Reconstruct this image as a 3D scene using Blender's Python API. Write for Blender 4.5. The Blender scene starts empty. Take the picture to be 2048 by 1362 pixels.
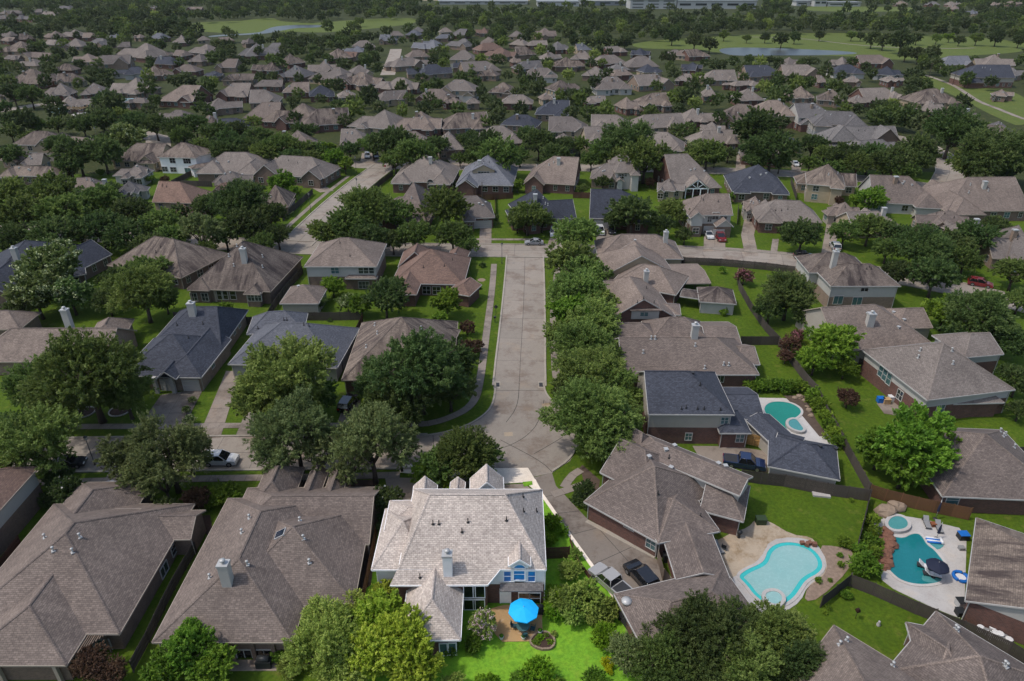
import bpy, math, random
import numpy as np
from mathutils import Vector, Matrix
R = math.radians
rnd = random.Random(11)
C = bpy.context.scene.collection
sc = bpy.context.scene
# ------------------------------------------------------------------ camera, sky, sun
F, HZ, CAMH = 1400.0, -80.0, 62.0
TH = math.atan((681 - HZ) / F)
cd = bpy.data.cameras.new('camera'); cam = bpy.data.objects.new('camera', cd); C.objects.link(cam)
cd.sensor_width = 36; cd.lens = F / 2048 * 36; cd.clip_start = 0.5; cd.clip_end = 20000
cam.location = (0, 0, CAMH); cam.rotation_euler = (math.pi/2 - TH, 0, 0); sc.camera = cam
SUN_EL, SUN_AZ = R(60), R(-102)          # azimuth from +Y, clockwise: the sun stands to the left
w = bpy.data.worlds.new('World'); sc.world = w; w.use_nodes = True
nt = w.node_tree; bg = nt.nodes['Background']
sky = nt.nodes.new('ShaderNodeTexSky'); sky.sky_type = 'NISHITA'; sky.sun_disc = False
sky.sun_elevation = SUN_EL; sky.sun_rotation = SUN_AZ; sky.air_density = 1.2; sky.dust_density = 2.5
nt.links.new(sky.outputs[0], bg.inputs[0]); bg.inputs[1].default_value = 0.15 # physical sky
sl = bpy.data.lights.new('sun', 'SUN'); sun = bpy.data.objects.new('sun', sl); C.objects.link(sun)
sl.energy = 2.0; sl.angle = R(3); sl.color = (1, 0.95, 0.88)
sd = Vector((math.sin(SUN_AZ)*math.cos(SUN_EL), math.cos(SUN_AZ)*math.cos(SUN_EL), math.sin(SUN_EL)))
sun.rotation_euler = sd.to_track_quat('Z', 'Y').to_euler(); sun.location = (0, 0, 300)
sc.view_settings.view_transform = 'Standard'; sc.view_settings.look = 'None'
sc.view_settings.exposure = 0.22; sc.view_settings.gamma = 1; sc.view_settings.use_curve_mapping = False
# ------------------------------------------------------------------ geometry helpers
UPV = Vector((0, math.sin(TH), math.cos(TH))); FWD = Vector((0, math.cos(TH), -math.sin(TH)))
CAMP = Vector((0, 0, CAMH))
def ray(px, py):
    return Vector(((px-1024)/F, 0, 0)) + UPV * (-(py-681)/F) + FWD
def G(px, py, z=0.0):
    """point of the plane z=const seen at a pixel of the 2048x1362 photograph"""
    d = ray(px, py); t = (z - CAMH) / d.z
    return CAMP + d * t
def proj(v):
    r = Vector(v) - CAMP; zc = r.dot(FWD)
    return (1024 + F*r.x/zc, 681 - F*r.dot(UPV)/zc, zc)
def ppm(v):
    return F / (Vector(v) - CAMP).dot(FWD)
def V2(v): return Vector((v.x, v.y, 0))
TILE = {1:(0,0),2:(680,0),3:(1348,0),4:(0,240),5:(680,240),6:(1348,240),7:(0,600),8:(680,600),9:(1348,600),10:(0,920),11:(680,920),12:(1348,920)}
K = 700/2048
def TP(t, u, v):
    o = TILE[t]; return (o[0]+u*K, o[1]+v*K)

class MB:
    """collects faces (world coordinates), builds ONE mesh object"""
    def __init__(s): s.v=[]; s.f=[]; s.m=[]; s.sm=[]
    def poly(s, pts, m=0, smooth=False):
        i=len(s.v); s.v += [tuple(p) for p in pts]; s.f.append(tuple(range(i,i+len(pts)))); s.m.append(m); s.sm.append(smooth)
    def box(s, o, ux, uy, uz, m=0):
        o=Vector(o); ux=Vector(ux); uy=Vector(uy); uz=Vector(uz)
        i=len(s.v)
        s.v += [tuple(p) for p in (o,o+ux,o+ux+uy,o+uy,o+uz,o+ux+uz,o+ux+uy+uz,o+uy+uz)]
        for q in ((3,2,1,0),(4,5,6,7),(0,1,5,4),(1,2,6,5),(2,3,7,6),(3,0,4,7)):
            s.f.append(tuple(i+k for k in q)); s.m.append(m); s.sm.append(False)
        return s
    def cbox(s, c, dx, dy, dz, rot=0.0, m=0):
        """box with base centre c"""
        cx,sx=math.cos(rot),math.sin(rot); ux=Vector((cx,sx,0)); uy=Vector((-sx,cx,0))
        return s.box(Vector(c)-ux*dx/2-uy*dy/2, ux*dx, uy*dy, (0,0,dz), m)
    def tube(s, pts, rads, n=7, m=0, cap=True):
        pts=[Vector(p) for p in pts]; base=len(s.v)
        for k,p in enumerate(pts):
            d=(pts[min(k+1,len(pts)-1)]-pts[max(k-1,0)]).normalized()
            a=d.orthogonal().normalized() if abs(d.z)<0.95 else Vector((1,0,0))
            a=(a-d*a.dot(d)).normalized(); b=d.cross(a)
            for j in range(n):
                t=2*math.pi*j/n; s.v.append(tuple(p+(a*math.cos(t)+b*math.sin(t))*rads[k]))
        for k in range(len(pts)-1):
            for j in range(n):
                s.f.append((base+k*n+j, base+k*n+(j+1)%n, base+(k+1)*n+(j+1)%n, base+(k+1)*n+j)); s.m.append(m); s.sm.append(True)
        if cap:
            s.f.append(tuple(base+(len(pts)-1)*n+j for j in range(n))); s.m.append(m); s.sm.append(False)
            s.f.append(tuple(base+n-1-j for j in range(n))); s.m.append(m); s.sm.append(False)
        return s
    def lathe(s, c, prof, n=12, m=0, smooth=True):
        c=Vector(c); base=len(s.v)
        for (r,z) in prof:
            for j in range(n):
                t=2*math.pi*j/n; s.v.append((c.x+r*math.cos(t), c.y+r*math.sin(t), c.z+z))
        for k in range(len(prof)-1):
            for j in range(n):
                s.f.append((base+k*n+j, base+k*n+(j+1)%n, base+(k+1)*n+(j+1)%n, base+(k+1)*n+j)); s.m.append(m); s.sm.append(smooth)
        s.f.append(tuple(base+(len(prof)-1)*n+j for j in range(n))); s.m.append(m); s.sm.append(False)
        return s
    def slab(s, pts, z0, z1, m=0, mside=None):
        """flat polygon with thickness"""
        top=[(p[0],p[1],z1) for p in pts]
        a=sum(top[i][0]*top[(i+1)%len(top)][1]-top[(i+1)%len(top)][0]*top[i][1] for i in range(len(top)))
        if a<0: top.reverse()
        s.poly(top, m)
        for i in range(len(top)):
            p=top[i]; q=top[(i+1)%len(top)]
            s.poly([(p[0],p[1],z0),(q[0],q[1],z0),q,p], m if mside is None else mside)
        return s
    def mesh(s, name, mats, org=(0,0,0)):
        me=bpy.data.meshes.new(name); o=Vector(org)
        me.from_pydata([(a[0]-o.x,a[1]-o.y,a[2]-o.z) for a in s.v], [], s.f)
        for mt in mats: me.materials.append(mt)
        if len(mats)>1: me.polygons.foreach_set('material_index', s.m)
        me.polygons.foreach_set('use_smooth', s.sm)
        uv=me.uv_layers.new(name='UVMap'); arr=np.empty(len(me.loops)*2, dtype=np.float32)
        Z=Vector((0,0,1)); V=s.v; k=0
        for p in me.polygons:
            n=p.normal
            if abs(n.z)>0.995: a=Vector((1,0,0)); b=Vector((0,1,0))
            else: a=Z.cross(n).normalized(); b=n.cross(a)
            for vi in p.vertices:
                q=V[vi]; arr[k]=q[0]*a.x+q[1]*a.y+q[2]*a.z; arr[k+1]=q[0]*b.x+q[1]*b.y+q[2]*b.z; k+=2
        uv.data.foreach_set('uv', arr)
        return me
    def build(s, name, mats, parent=None, org=None):
        if not isinstance(mats,(list,tuple)): mats=[mats]
        if org is None: org = parent.location if parent is not None else (0,0,0)
        o=bpy.data.objects.new(name, s.mesh(name,mats,org)); C.objects.link(o)
        if parent is not None: o.parent=parent
        return o
def sub(mb, name, mats, part, root):
    """a sub-part: child of a part whose own origin sits on the root"""
    o=mb.build(name, mats, None, root.location); o.parent=part; return o
THINGS=[]
def tag(o, label, cat, group=None, pos=None):
    o['label']=label; o['category']=cat
    if group: o['group']=group
    THINGS.append(o); return o
def thing(name, loc, label=None, cat=None, group=None):
    o=bpy.data.objects.new(name,None); C.objects.link(o); o.location=loc; o.empty_display_size=0.3
    if label: tag(o,label,cat,group)
    return o
def structure(o, kind='structure'): o['kind']=kind; return o
def inst(name, me, parent=None, loc=(0,0,0), rz=0.0, scale=None):
    o=bpy.data.objects.new(name, me); C.objects.link(o); o.location=loc; o.rotation_euler=(0,0,rz)
    if scale is not None: o.scale=scale if hasattr(scale,'__len__') else (scale,)*3
    if parent is not None: o.parent=parent
    return o
def copy_tree(o, parent=None):
    c=o.copy(); C.objects.link(c)
    if parent is not None: c.parent=parent
    for ch in list(o.children): copy_tree(ch,c)
    return c
# ------------------------------------------------------------------ materials
M={}
class NB:
    def __init__(s,name):
        s.m=bpy.data.materials.new(name); s.m.use_nodes=True; s.t=s.m.node_tree; s.b=s.t.nodes['Principled BSDF']; M[name]=s.m
        s.b.inputs['Specular IOR Level'].default_value=0.3
    def n(s,typ,**kw):
        x=s.t.nodes.new('ShaderNode'+typ)
        for k,v in kw.items():
            if k in x.inputs: x.inputs[k].default_value=v
            else: setattr(x,k,v)
        return x
    def l(s,a,b): s.t.links.new(a,b)
    def coord(s,kind='Object'): return s.n('TexCoord').outputs[kind]
    def geo(s): return s.n('NewGeometry').outputs['Position']
    def noise(s,vec,scale,detail=4,rough=0.6,mapping=None):
        if mapping:
            mp=s.n('Mapping'); mp.inputs['Scale'].default_value=mapping; s.l(vec,mp.inputs[0]); vec=mp.outputs[0]
        x=s.n('TexNoise'); x.inputs['Scale'].default_value=scale; x.inputs['Detail'].default_value=detail; x.inputs['Roughness'].default_value=rough
        s.l(vec,x.inputs['Vector']); return x.outputs['Fac']
    def ramp(s,fac,stops):
        x=s.n('ValToRGB'); e=x.color_ramp.elements
        while len(e)<len(stops): e.new(0.5)
        for k,(p,c) in enumerate(stops):
            e[k].position=p; e[k].color=(*c,1) if hasattr(c,'__len__') else (c,c,c,1)
        s.l(fac,x.inputs[0]); return x.outputs[0]
    def mix(s,fac,a,b,mode='MIX'):
        x=s.n('Mix'); x.data_type='RGBA'; x.blend_type=mode
        for sock,v in ((0,fac),(6,a),(7,b)):
            if isinstance(v,(int,float)): x.inputs[sock].default_value=v if sock==0 else (v,v,v,1)
            elif isinstance(v,tuple): x.inputs[sock].default_value=(*v[:3],1)
            else: s.l(v,x.inputs[sock])
        return x.outputs[2]
    def math(s,op,a,b=None,clamp=False):
        x=s.n('Math'); x.operation=op; x.use_clamp=clamp
        for k,v in ((0,a),(1,b)):
            if v is None: continue
            if isinstance(v,(int,float)): x.inputs[k].default_value=v
            else: s.l(v,x.inputs[k])
        return x.outputs[0]
    def rand(s): return s.n('ObjectInfo').outputs['Random']
    def out(s,col,rough=0.85,bump=None,bstr=0.3,bdist=0.02,spec=None):
        if isinstance(col,tuple): s.b.inputs['Base Color'].default_value=(*col,1)
        else: s.l(col,s.b.inputs['Base Color'])
        if isinstance(rough,(int,float)): s.b.inputs['Roughness'].default_value=rough
        else: s.l(rough,s.b.inputs['Roughness'])
        if spec is not None: s.b.inputs['Specular IOR Level'].default_value=spec
        if bump is not None:
            x=s.n('Bump'); x.inputs['Strength'].default_value=bstr; x.inputs['Distance'].default_value=bdist
            s.l(bump,x.inputs['Height']); s.l(x.outputs[0],s.b.inputs['Normal'])
        return s.m
def plain(name,col,rough=0.7,var=0.12,scale=3.0,spec=None,metal=0):
    b=NB(name); f=b.noise(b.geo(),scale,5)
    c=b.mix(f,tuple(x*(1-var) for x in col),tuple(x*(1+var) for x in col))
    b.b.inputs['Metallic'].default_value=metal
    return b.out(c,rough,spec=spec)
def shingle(name,c1,c2,stain=0.0,edge=0.55):
    b=NB(name); uv=b.n('UVMap').outputs[0]
    br=b.n('TexBrick'); br.offset=0.5; br.inputs['Scale'].default_value=1.0; br.inputs['Brick Width'].default_value=0.42; br.inputs['Row Height'].default_value=0.20
    br.inputs['Mortar Size'].default_value=0.024; br.inputs['Mortar Smooth'].default_value=0.3; br.inputs['Bias'].default_value=0.0
    br.inputs['Color1'].default_value=(*c1,1); br.inputs['Color2'].default_value=(*c2,1); br.inputs['Mortar'].default_value=(*[x*edge for x in c1],1)
    # wobble so that the courses are not ruler straight
    nz=b.n('TexNoise'); nz.inputs['Scale'].default_value=1.3; b.l(uv,nz.inputs['Vector'])
    vm=b.n('VectorMath'); vm.operation='MULTIPLY_ADD'; b.l(nz.outputs['Color'],vm.inputs[0]); vm.inputs[1].default_value=(.10,.06,0); b.l(uv,vm.inputs[2])
    b.l(vm.outputs[0],br.inputs['Vector'])
    col=br.outputs['Color']
    big=b.noise(b.geo(),0.22,5,0.65); col=b.mix(b.ramp(big,[(0.3,0.0),(0.75,1.0)]),b.mix(1.0,col,(0.80,0.79,0.78),'MULTIPLY'),b.mix(1.0,col,(1.14,1.12,1.10),'MULTIPLY'))
    fine=b.noise(uv,3.2,6,0.75); col=b.mix(b.ramp(fine,[(0.35,0.0),(0.65,1.0)]),b.mix(1.0,col,(0.76,0.76,0.76),'MULTIPLY'),b.mix(1.0,col,(1.20,1.20,1.20),'MULTIPLY'))
    if stain>0:
        st=b.noise(uv,0.8,5,0.7,mapping=(1.0,0.16,1)); st2=b.noise(b.geo(),0.12,3)
        fac=b.math('MULTIPLY',b.ramp(st,[(0.40,0.0),(0.58,1.0)]),b.ramp(st2,[(0.36,0.0),(0.54,1.0)]))
        col=b.mix(b.math('MULTIPLY',fac,stain),col,(0.042,0.033,0.033))
    r=b.rand(); col=b.mix(b.math('MULTIPLY',r,1.0),b.mix(1.0,col,(0.80,0.79,0.80),'MULTIPLY'),b.mix(1.0,col,(1.20,1.16,1.11),'MULTIPLY'))
    b.out(col,0.92,bump=br.outputs['Fac'],bstr=0.35,bdist=-0.02,spec=0.2); return b.m
shingle('shingle_brown',(0.240,0.200,0.177),(0.160,0.134,0.121),0.22)
shingle('shingle_stained',(0.228,0.191,0.165),(0.155,0.129,0.112),0.90)
shingle('shingle_tan',(.232,.208,.192),(.166,.146,.136),0.18)
shingle('shingle_grey',(0.179,0.174,0.177),(0.117,0.115,0.120),0.10)
shingle('shingle_red',(0.241,0.163,0.131),(0.159,0.110,0.094),0.15)
shingle('shingle_charcoal',(.066,.075,.100),(.042,.048,.064),0.0)
shingle('shingle_blue',(0.166,0.178,0.207),(0.110,0.120,0.144),0.05)
shingle('shingle_pale',(.545,.495,.460),(.375,.335,.315),0.10,0.5)  # lit copy of the roof shingle, brightness put into the colour
def brickm(name,c1,c2,mort):
    b=NB(name); uv=b.n('UVMap').outputs[0]; br=b.n('TexBrick'); br.inputs['Scale'].default_value=1.0
    br.inputs['Brick Width'].default_value=0.26; br.inputs['Row Height'].default_value=0.1; br.inputs['Mortar Size'].default_value=0.011
    br.inputs['Color1'].default_value=(*c1,1); br.inputs['Color2'].default_value=(*c2,1); br.inputs['Mortar'].default_value=(*mort,1); b.l(uv,br.inputs['Vector'])
    f=b.noise(b.geo(),0.9,5,0.7); c=b.mix(f,b.mix(1.0,br.outputs['Color'],(0.6,0.6,0.6),'MULTIPLY'),b.mix(1.0,br.outputs['Color'],(1.35,1.3,1.28),'MULTIPLY'))
    return b.out(c,0.9,bump=br.outputs['Fac'],bstr=0.4,bdist=-0.01)
brickm('brick_red',(.155,.070,.052),(.095,.048,.040),(.15,.12,.105))
brickm('brick_brown',(.190,.125,.092),(.125,.085,.066),(.19,.165,.14))
brickm('brick_tan',(.26,.185,.135),(.185,.135,.10),(.24,.21,.18))
brickm('brick_orange',(.23,.115,.062),(.155,.080,.047),(.2,.15,.11))
def siding(name,col):
    b=NB(name); uv=b.n('UVMap').outputs[0]; s=b.n('SeparateXYZ'); b.l(uv,s.inputs[0])
    fr=b.math('FRACT',b.math('MULTIPLY',s.outputs[1],5.0)); ln=b.math('LESS_THAN',fr,0.12)
    f=b.noise(b.geo(),0.8,5); c=b.mix(f,tuple(x*.85 for x in col),tuple(x*1.1 for x in col)); c=b.mix(b.math('MULTIPLY',ln,0.3),c,tuple(x*.45 for x in col))
    return b.out(c,0.7,bump=fr,bstr=0.4,bdist=0.02)
siding('siding_white',(.42,.405,.375)); siding('siding_cream',(.37,.335,.285)); siding('siding_grey',(.30,.30,.29)); siding('siding_beige',(.36,.29,.20)); siding('siding_bright',(.82,.81,.80))
plain('trim_white',(.40,.385,.36)); plain('trim_bright',(.86,.85,.84)); plain('trim_tan',(.32,.27,.22)); plain('gutter',(.34,.31,.28))
def glass(name,col,rough=0.06):
    b=NB(name); f=b.noise(b.geo(),0.7,3); c=b.mix(f,tuple(x*.6 for x in col),tuple(x*1.5 for x in col)); b.out(c,rough,spec=0.9); return b.m
glass('glass',(.030,.036,.040)); glass('glass_blue',(.02,.15,.40)); glass('glass_dark',(.010,.011,.012)); glass('glass_sky',(.018,.026,.042)); glass('glass_teal',(.06,.12,.125))
plain('garage_white',(.44,.42,.39),0.6,0.06); plain('garage_tan',(.22,.17,.13),0.6,0.06)
plain('metal_pale',(.42,.42,.41),0.45,0.1,metal=0.2); plain('metal_dark',(.035,.035,.037),0.5); plain('pipe_black',(.02,.02,.02),0.6)
def concrete(name,c,stain=(.10,.085,.07),amt=0.35):
    b=NB(name); g=b.geo(); f=b.noise(g,0.35,6,0.7); f2=b.noise(g,9,4,0.7)
    col=b.mix(f,tuple(x*.84 for x in c),tuple(x*1.10 for x in c)); col=b.mix(b.math('MULTIPLY',f2,0.30),col,tuple(x*.72 for x in c))
    st=b.ramp(b.noise(g,0.17,6,0.75),[(0.50,0.0),(0.62,1.0)]); col=b.mix(b.math('MULTIPLY',st,amt),col,stain)
    lo=b.ramp(b.noise(g,1.1,4,0.6),[(0.58,0.0),(0.66,1.0)]); col=b.mix(b.math('MULTIPLY',lo,0.16),col,stain)
    tn=b.ramp(b.noise(g,0.22,5,0.7),[(0.55,0.0),(0.66,1.0)]); col=b.mix(b.math('MULTIPLY',tn,0.35),col,tuple(min(1,x*k) for x,k in zip(c,(1.12,.98,.82))))
    cr=b.noise(g,0.5,8,0.8); crk=b.ramp(b.math('ABSOLUTE',b.math('SUBTRACT',cr,0.5)),[(0.0,1.0),(0.010,0.0)]); col=b.mix(b.math('MULTIPLY',crk,0.35),col,(.06,.055,.05))
    r=b.rand(); col=b.mix(r,b.mix(1.0,col,(.90,.90,.90),'MULTIPLY'),b.mix(1.0,col,(1.07,1.06,1.05),'MULTIPLY'))
    return b.out(col,0.9,bump=f2,bstr=0.12,bdist=0.01)
concrete('concrete_road',(.288,.252,.214),(.150,.108,.084),.62); concrete('concrete_walk',(.265,.225,.19),(.08,.065,.055),0.6); concrete('concrete_kerb',(.35,.315,.265),amt=.3)
concrete('concrete_drive',(.27,.225,.185),(.09,.065,.05),0.55); concrete('concrete_stained',(.205,.175,.148),(.085,.062,.05),0.7)
concrete('concrete_pale',(.84,.74,.62),(.6,.48,.36),0.3); concrete('patio_tan',(.42,.27,.13),(.62,.54,.46),0.7); concrete('deck_white',(.46,.44,.42),(.32,.28,.25),0.4); concrete('deck_sand',(.38,.31,.23),(.19,.125,.06),0.75)  # the first carries the bright lot's extra light in its colour
plain('tar',(.045,.042,.04),0.9)
def grass(name,c1,c2,c3,dry=0.3):
    b=NB(name); g=b.geo(); f=b.noise(g,0.16,5,0.65); f2=b.noise(g,2.2,6,0.75)
    c=b.mix(b.ramp(f,[(0.3,0.0),(0.7,1.0)]),c1,c2); c=b.mix(b.math('MULTIPLY',b.ramp(f2,[(0.42,0.0),(0.62,1.0)]),0.75),c,c3)
    d=b.ramp(b.noise(g,0.45,5,0.7),[(0.56,0.0),(0.72,1.0)]); c=b.mix(b.math('MULTIPLY',d,dry),c,(.17,.155,.06))
    wp=b.ramp(b.noise(g,0.9,4,0.7),[(0.35,0.0),(0.62,1.0)]); c=b.mix(b.math('MULTIPLY',wp,0.45),c,b.mix(1.0,c,(1.50,1.20,0.95),'MULTIPLY'))
    sx=b.n('SeparateXYZ'); b.l(g,sx.inputs[0]); wv=b.math('SINE',b.math('ADD',b.math('MULTIPLY',b.math('ADD',sx.outputs[0],b.math('MULTIPLY',sx.outputs[1],.25)),5.2),b.math('MULTIPLY',f,3.0)))
    c=b.mix(b.math('MULTIPLY',b.math('ADD',wv,1.0),0.07),c,b.mix(1.0,c,(1.5,1.35,1.2),'MULTIPLY'))
    fb=b.noise(g,14,3,0.7); return b.out(c,0.95,bump=fb,bstr=0.5,bdist=0.05,spec=0.15)
grass('grass',(0.047,0.090,0.007),(0.074,0.128,0.009),(0.032,0.061,0.005))
grass('grass_ground',(.026,.040,.012),(.042,.060,.017),(.030,.030,.016),0.4)
grass('grass_lush',(.120,.295,.022),(.180,.375,.030),(.080,.190,.016),0.22)  # grass of the middle lot, its added brightness painted into the greens
grass('grass_golf',(.070,.105,.024),(.100,.135,.034),(.060,.085,.022),0.55)
plain('soil',(.085,.060,.045),0.95,0.5,1.5); plain('mulch',(.050,.030,.022),0.95,0.5,4); plain('gravel',(.22,.16,.12),0.95,0.6,2.5)
def woodm(name,c,c2):
    b=NB(name); f=b.noise(b.geo(),1.2,5,0.7,mapping=(3,3,.5)); r=b.rand()
    col=b.mix(f,c,c2); col=b.mix(r,b.mix(1.0,col,(.72,.72,.72),'MULTIPLY'),b.mix(1.0,col,(1.25,1.22,1.2),'MULTIPLY')); return b.out(col,0.9)
woodm('fence_grey',(.085,.072,.062),(.045,.038,.034)); woodm('fence_brown',(.17,.085,.040),(.095,.048,.026)); woodm('fence_red',(.115,.052,.036),(.07,.034,.026)); woodm('fence_new',(.42,.25,.085),(.33,.19,.07)); woodm('bark',(.085,.066,.052),(.045,.036,.030)); woodm('wood_pale',(.20,.15,.11),(.13,.10,.08))
def leafm(name,dark,mid,light,trans=0.42):
    b=NB(name); a=b.n('Attribute'); a.attribute_name='tone'; r=b.rand()
    t=b.math('ADD',b.math('MULTIPLY',a.outputs['Fac'],0.86),b.math('MULTIPLY',r,0.14))
    c=b.ramp(t,[(0.05,dark),(0.5,mid),(0.95,light)])
    hs=b.n('HueSaturation'); b.l(c,hs.inputs['Color']); b.l(b.math('ADD',b.math('MULTIPLY',b.math('FRACT',b.math('MULTIPLY',r,3.71)),0.032),0.482),hs.inputs['Hue']); b.l(b.math('ADD',b.math('MULTIPLY',b.math('FRACT',b.math('MULTIPLY',r,7.13)),0.40),0.80),hs.inputs['Value']); hs.inputs['Saturation'].default_value=1.04
    b.l(hs.outputs[0],b.b.inputs['Base Color']); b.b.inputs['Roughness'].default_value=0.6; b.b.inputs['Specular IOR Level'].default_value=0.25
    tr=b.n('BsdfTranslucent'); b.l(hs.outputs[0],tr.inputs[0]); ms=b.n('MixShader'); ms.inputs[0].default_value=trans
    b.l(b.b.outputs[0],ms.inputs[1]); b.l(tr.outputs[0],ms.inputs[2]); b.l(ms.outputs[0],b.t.nodes['Material Output'].inputs[0]); return b.m
leafm('leaf_oak',(0.048,0.083,0.022),(0.125,0.186,0.046),(0.248,0.316,0.089))
leafm('leaf_street',(0.065,0.107,0.030),(0.180,0.260,0.066),(0.333,0.432,0.123))
leafm('leaf_far',(0.028,0.046,0.020),(0.077,0.109,0.041),(0.148,0.184,0.071))
leafm('leaf_dark',(0.027,0.049,0.018),(0.083,0.130,0.038),(0.177,0.226,0.074))
leafm('leaf_grey',(0.062,0.089,0.033),(0.146,0.189,0.068),(0.262,0.297,0.122))
leafm('leaf_fresh',(0.055,0.110,0.017),(0.145,0.248,0.033),(0.290,0.414,0.061))
leafm('leaf_lime',(.12,.20,.022),(.33,.43,.055),(.58,.64,.13))
leafm('leaf_rust',(0.056,0.034,0.022),(0.119,0.070,0.045),(0.182,0.126,0.070))
leafm('leaf_bloom',(.045,.080,.022),(.115,.175,.045),(.34,.40,.17))
leafm('leaf_yellow',(.25,.28,.02),(.5,.5,.03),(.75,.7,.05))
leafm('leaf_lush',(.06,.15,.014),(.17,.34,.028),(.32,.50,.055))  # shrub leaves with the bright lot's extra light painted in
leafm('leaf_olive',(0.110,0.165,0.033),(0.275,0.363,0.083),(0.462,0.528,0.154))  # olive leaves, lightened in colour to look lit
plain('bloom_cream',(.40,.44,.22),0.8,.25); plain('bloom_pink',(.42,.17,.20),0.8,.3); plain('bloom_white',(.60,.58,.52),0.8,.2); plain('bloom_blush',(.62,.45,.46),0.8,.25)
def waterm(name,c1,c2,rough=0.04):
    b=NB(name); f=b.noise(b.geo(),0.25,3); c=b.mix(f,c1,c2); rp=b.noise(b.geo(),2.2,4); cs=b.ramp(b.math('ABSOLUTE',b.math('SUBTRACT',b.noise(b.geo(),1.4,2),0.5)),[(0.0,1.0),(0.035,0.0)]); c=b.mix(b.math('MULTIPLY',cs,.22),c,b.mix(1.0,c,(1.6,1.5,1.5),'MULTIPLY')); b.out(c,rough,bump=rp,bstr=0.22,bdist=0.03,spec=0.5); return b.m  # thin bright lines paint caustics into the water colour
waterm('pool_green',(.008,.17,.125),(.014,.22,.165)); waterm('pool_teal',(.008,.13,.145),(.014,.175,.19)); waterm('pool_turq',(.03,.36,.36),(.05,.44,.42)); waterm('pool_pale',(.17,.37,.355),(.29,.43,.415),.03); waterm('spa_teal',(.04,.20,.20),(.09,.27,.27)); waterm('pond',(.030,.033,.036),(.045,.048,.052),0.32)  # the palest pool mix has a cloud reflection painted into its colour
plain('rock_red',(.17,.080,.052),0.9,.4,2); plain('rock_tan',(.24,.18,.13),0.9,.35,2)
def paint(name,c,rough=0.25,spec=0.5): 
    b=NB(name); f=b.noise(b.geo(),2,3); b.b.inputs['Coat Weight'].default_value=0.6; b.b.inputs['Coat Roughness'].default_value=0.08
    return b.out(b.mix(f,tuple(x*.9 for x in c),tuple(x*1.08 for x in c)),rough,spec=spec)
for nm,c in dict(silver=(.30,.31,.33),white=(.55,.55,.54),black=(.012,.012,.014),red=(.17,.012,.016),blue=(.012,.022,.065),dark=(.03,.032,.036),grey=(.32,.31,.30)).items(): paint('paint_'+nm,c)
plain('tyre',(.015,.015,.015),0.9); plain('rim',(.3,.3,.3),0.35,metal=.7); plain('lamp_red',(.3,.01,.01),0.3); plain('lamp_white',(.6,.6,.58),0.2)
plain('cloth_blue',(.010,.42,.86),0.7,.08); plain('cloth_navy',(.012,.016,.035),0.8); plain('plastic_white',(.6,.6,.6),0.5); plain('plastic_blue',(.01,.12,.42),0.4); plain('plastic_dark',(.02,.022,.024),0.5); plain('cushion_grey',(.22,.22,.22),0.8); plain('wood_red',(.2,.07,.03),0.7); plain('plastic_green',(.03,.05,.02),0.6); plain('sign_yellow',(.55,.36,.03),0.5); plain('sign_red',(.35,.02,.02),0.5)
plain('factory_white',(.40,.40,.385),0.7,.05,.05); plain('factory_grey',(.22,.23,.24),0.6,.1,.05); plain('field_tan',(.30,.24,.16),0.95,.3,.02); plain('teal_cloth',(.02,.07,.09),0.8); plain('frosted',(.5,.49,.45),0.35); plain('blue_shade',(.20,.33,.36),0.7)
# ------------------------------------------------------------------ windows, doors (shared meshes)
CACHE={}
def part_mesh(key, fn):
    if key not in CACHE: CACHE[key]=fn()
    return CACHE[key]
def window_meshes(wd,ht,nx,ny,frame,glassm,arch=False):
    """local frame: x along the wall, -y outwards, z up, origin bottom centre on the wall face"""
    def fr():
        b=MB(); t=0.09; d=0.10; x0=-wd/2
        for (a,c,e,f) in ((x0-t,0-t,wd+2*t,t),(x0-t,ht,wd+2*t,t),(x0-t,0,t,ht),(x0+wd,0,t,ht)):
            b.box((a,-d,c),(e,0,0),(0,d+.12,0),(0,0,f))
        for k in range(1,nx): b.box((x0+wd*k/nx-.035,-d*.8,0),(.07,0,0),(0,d*.8,0),(0,0,ht))
        for k in range(1,ny): b.box((x0,-d*.65,ht*k/ny-.03),(wd,0,0),(0,d*.65,0),(0,0,.06))
        if arch:
            n=8; r=wd/2
            for k in range(n):
                a0=math.pi*k/n; a1=math.pi*(k+1)/n
                p=[Vector((r*math.cos(a),0,ht+r*math.sin(a))) for a in (a0,a1)]; q=[Vector(((r+t)*math.cos(a),0,ht+(r+t)*math.sin(a))) for a in (a0,a1)]
                f1=[Vector((v.x,-d,v.z)) for v in (p[0],q[0],q[1],p[1])]; b.poly(f1)
                b.poly([q[0],Vector((q[0].x,-d,q[0].z)),Vector((q[1].x,-d,q[1].z)),q[1]])
        return b.mesh('window_frame',[M[frame]])
    def gl():
        b=MB(); x0=-wd/2; pts=[(x0,-.03,0),(x0+wd,-.03,0),(x0+wd,-.03,ht)]
        if arch: pts+=[(wd/2*math.cos(math.pi*k/8),-.03,ht+wd/2*math.sin(math.pi*k/8)) for k in range(1,8)]
        pts.append((x0,-.03,ht)); b.poly(pts); return b.mesh('pane',[M[glassm]])
    key=(round(wd,2),round(ht,2),nx,ny,frame,glassm,arch)
    return part_mesh(('wf',)+key,fr), part_mesh(('wg',)+key,gl)
def put_window(root,p,n,wd,ht,nx=2,ny=2,frame='trim_white',glassm='glass',arch=False,simple=False,name='window'):
    rz=math.atan2(n.y,n.x)+math.pi/2
    fm,gm=window_meshes(wd,ht,nx,ny,frame,glassm,arch)
    o=inst(name,fm,root,Vector(p)-root.location,rz); inst('pane',gm,o)
    return o
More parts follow.
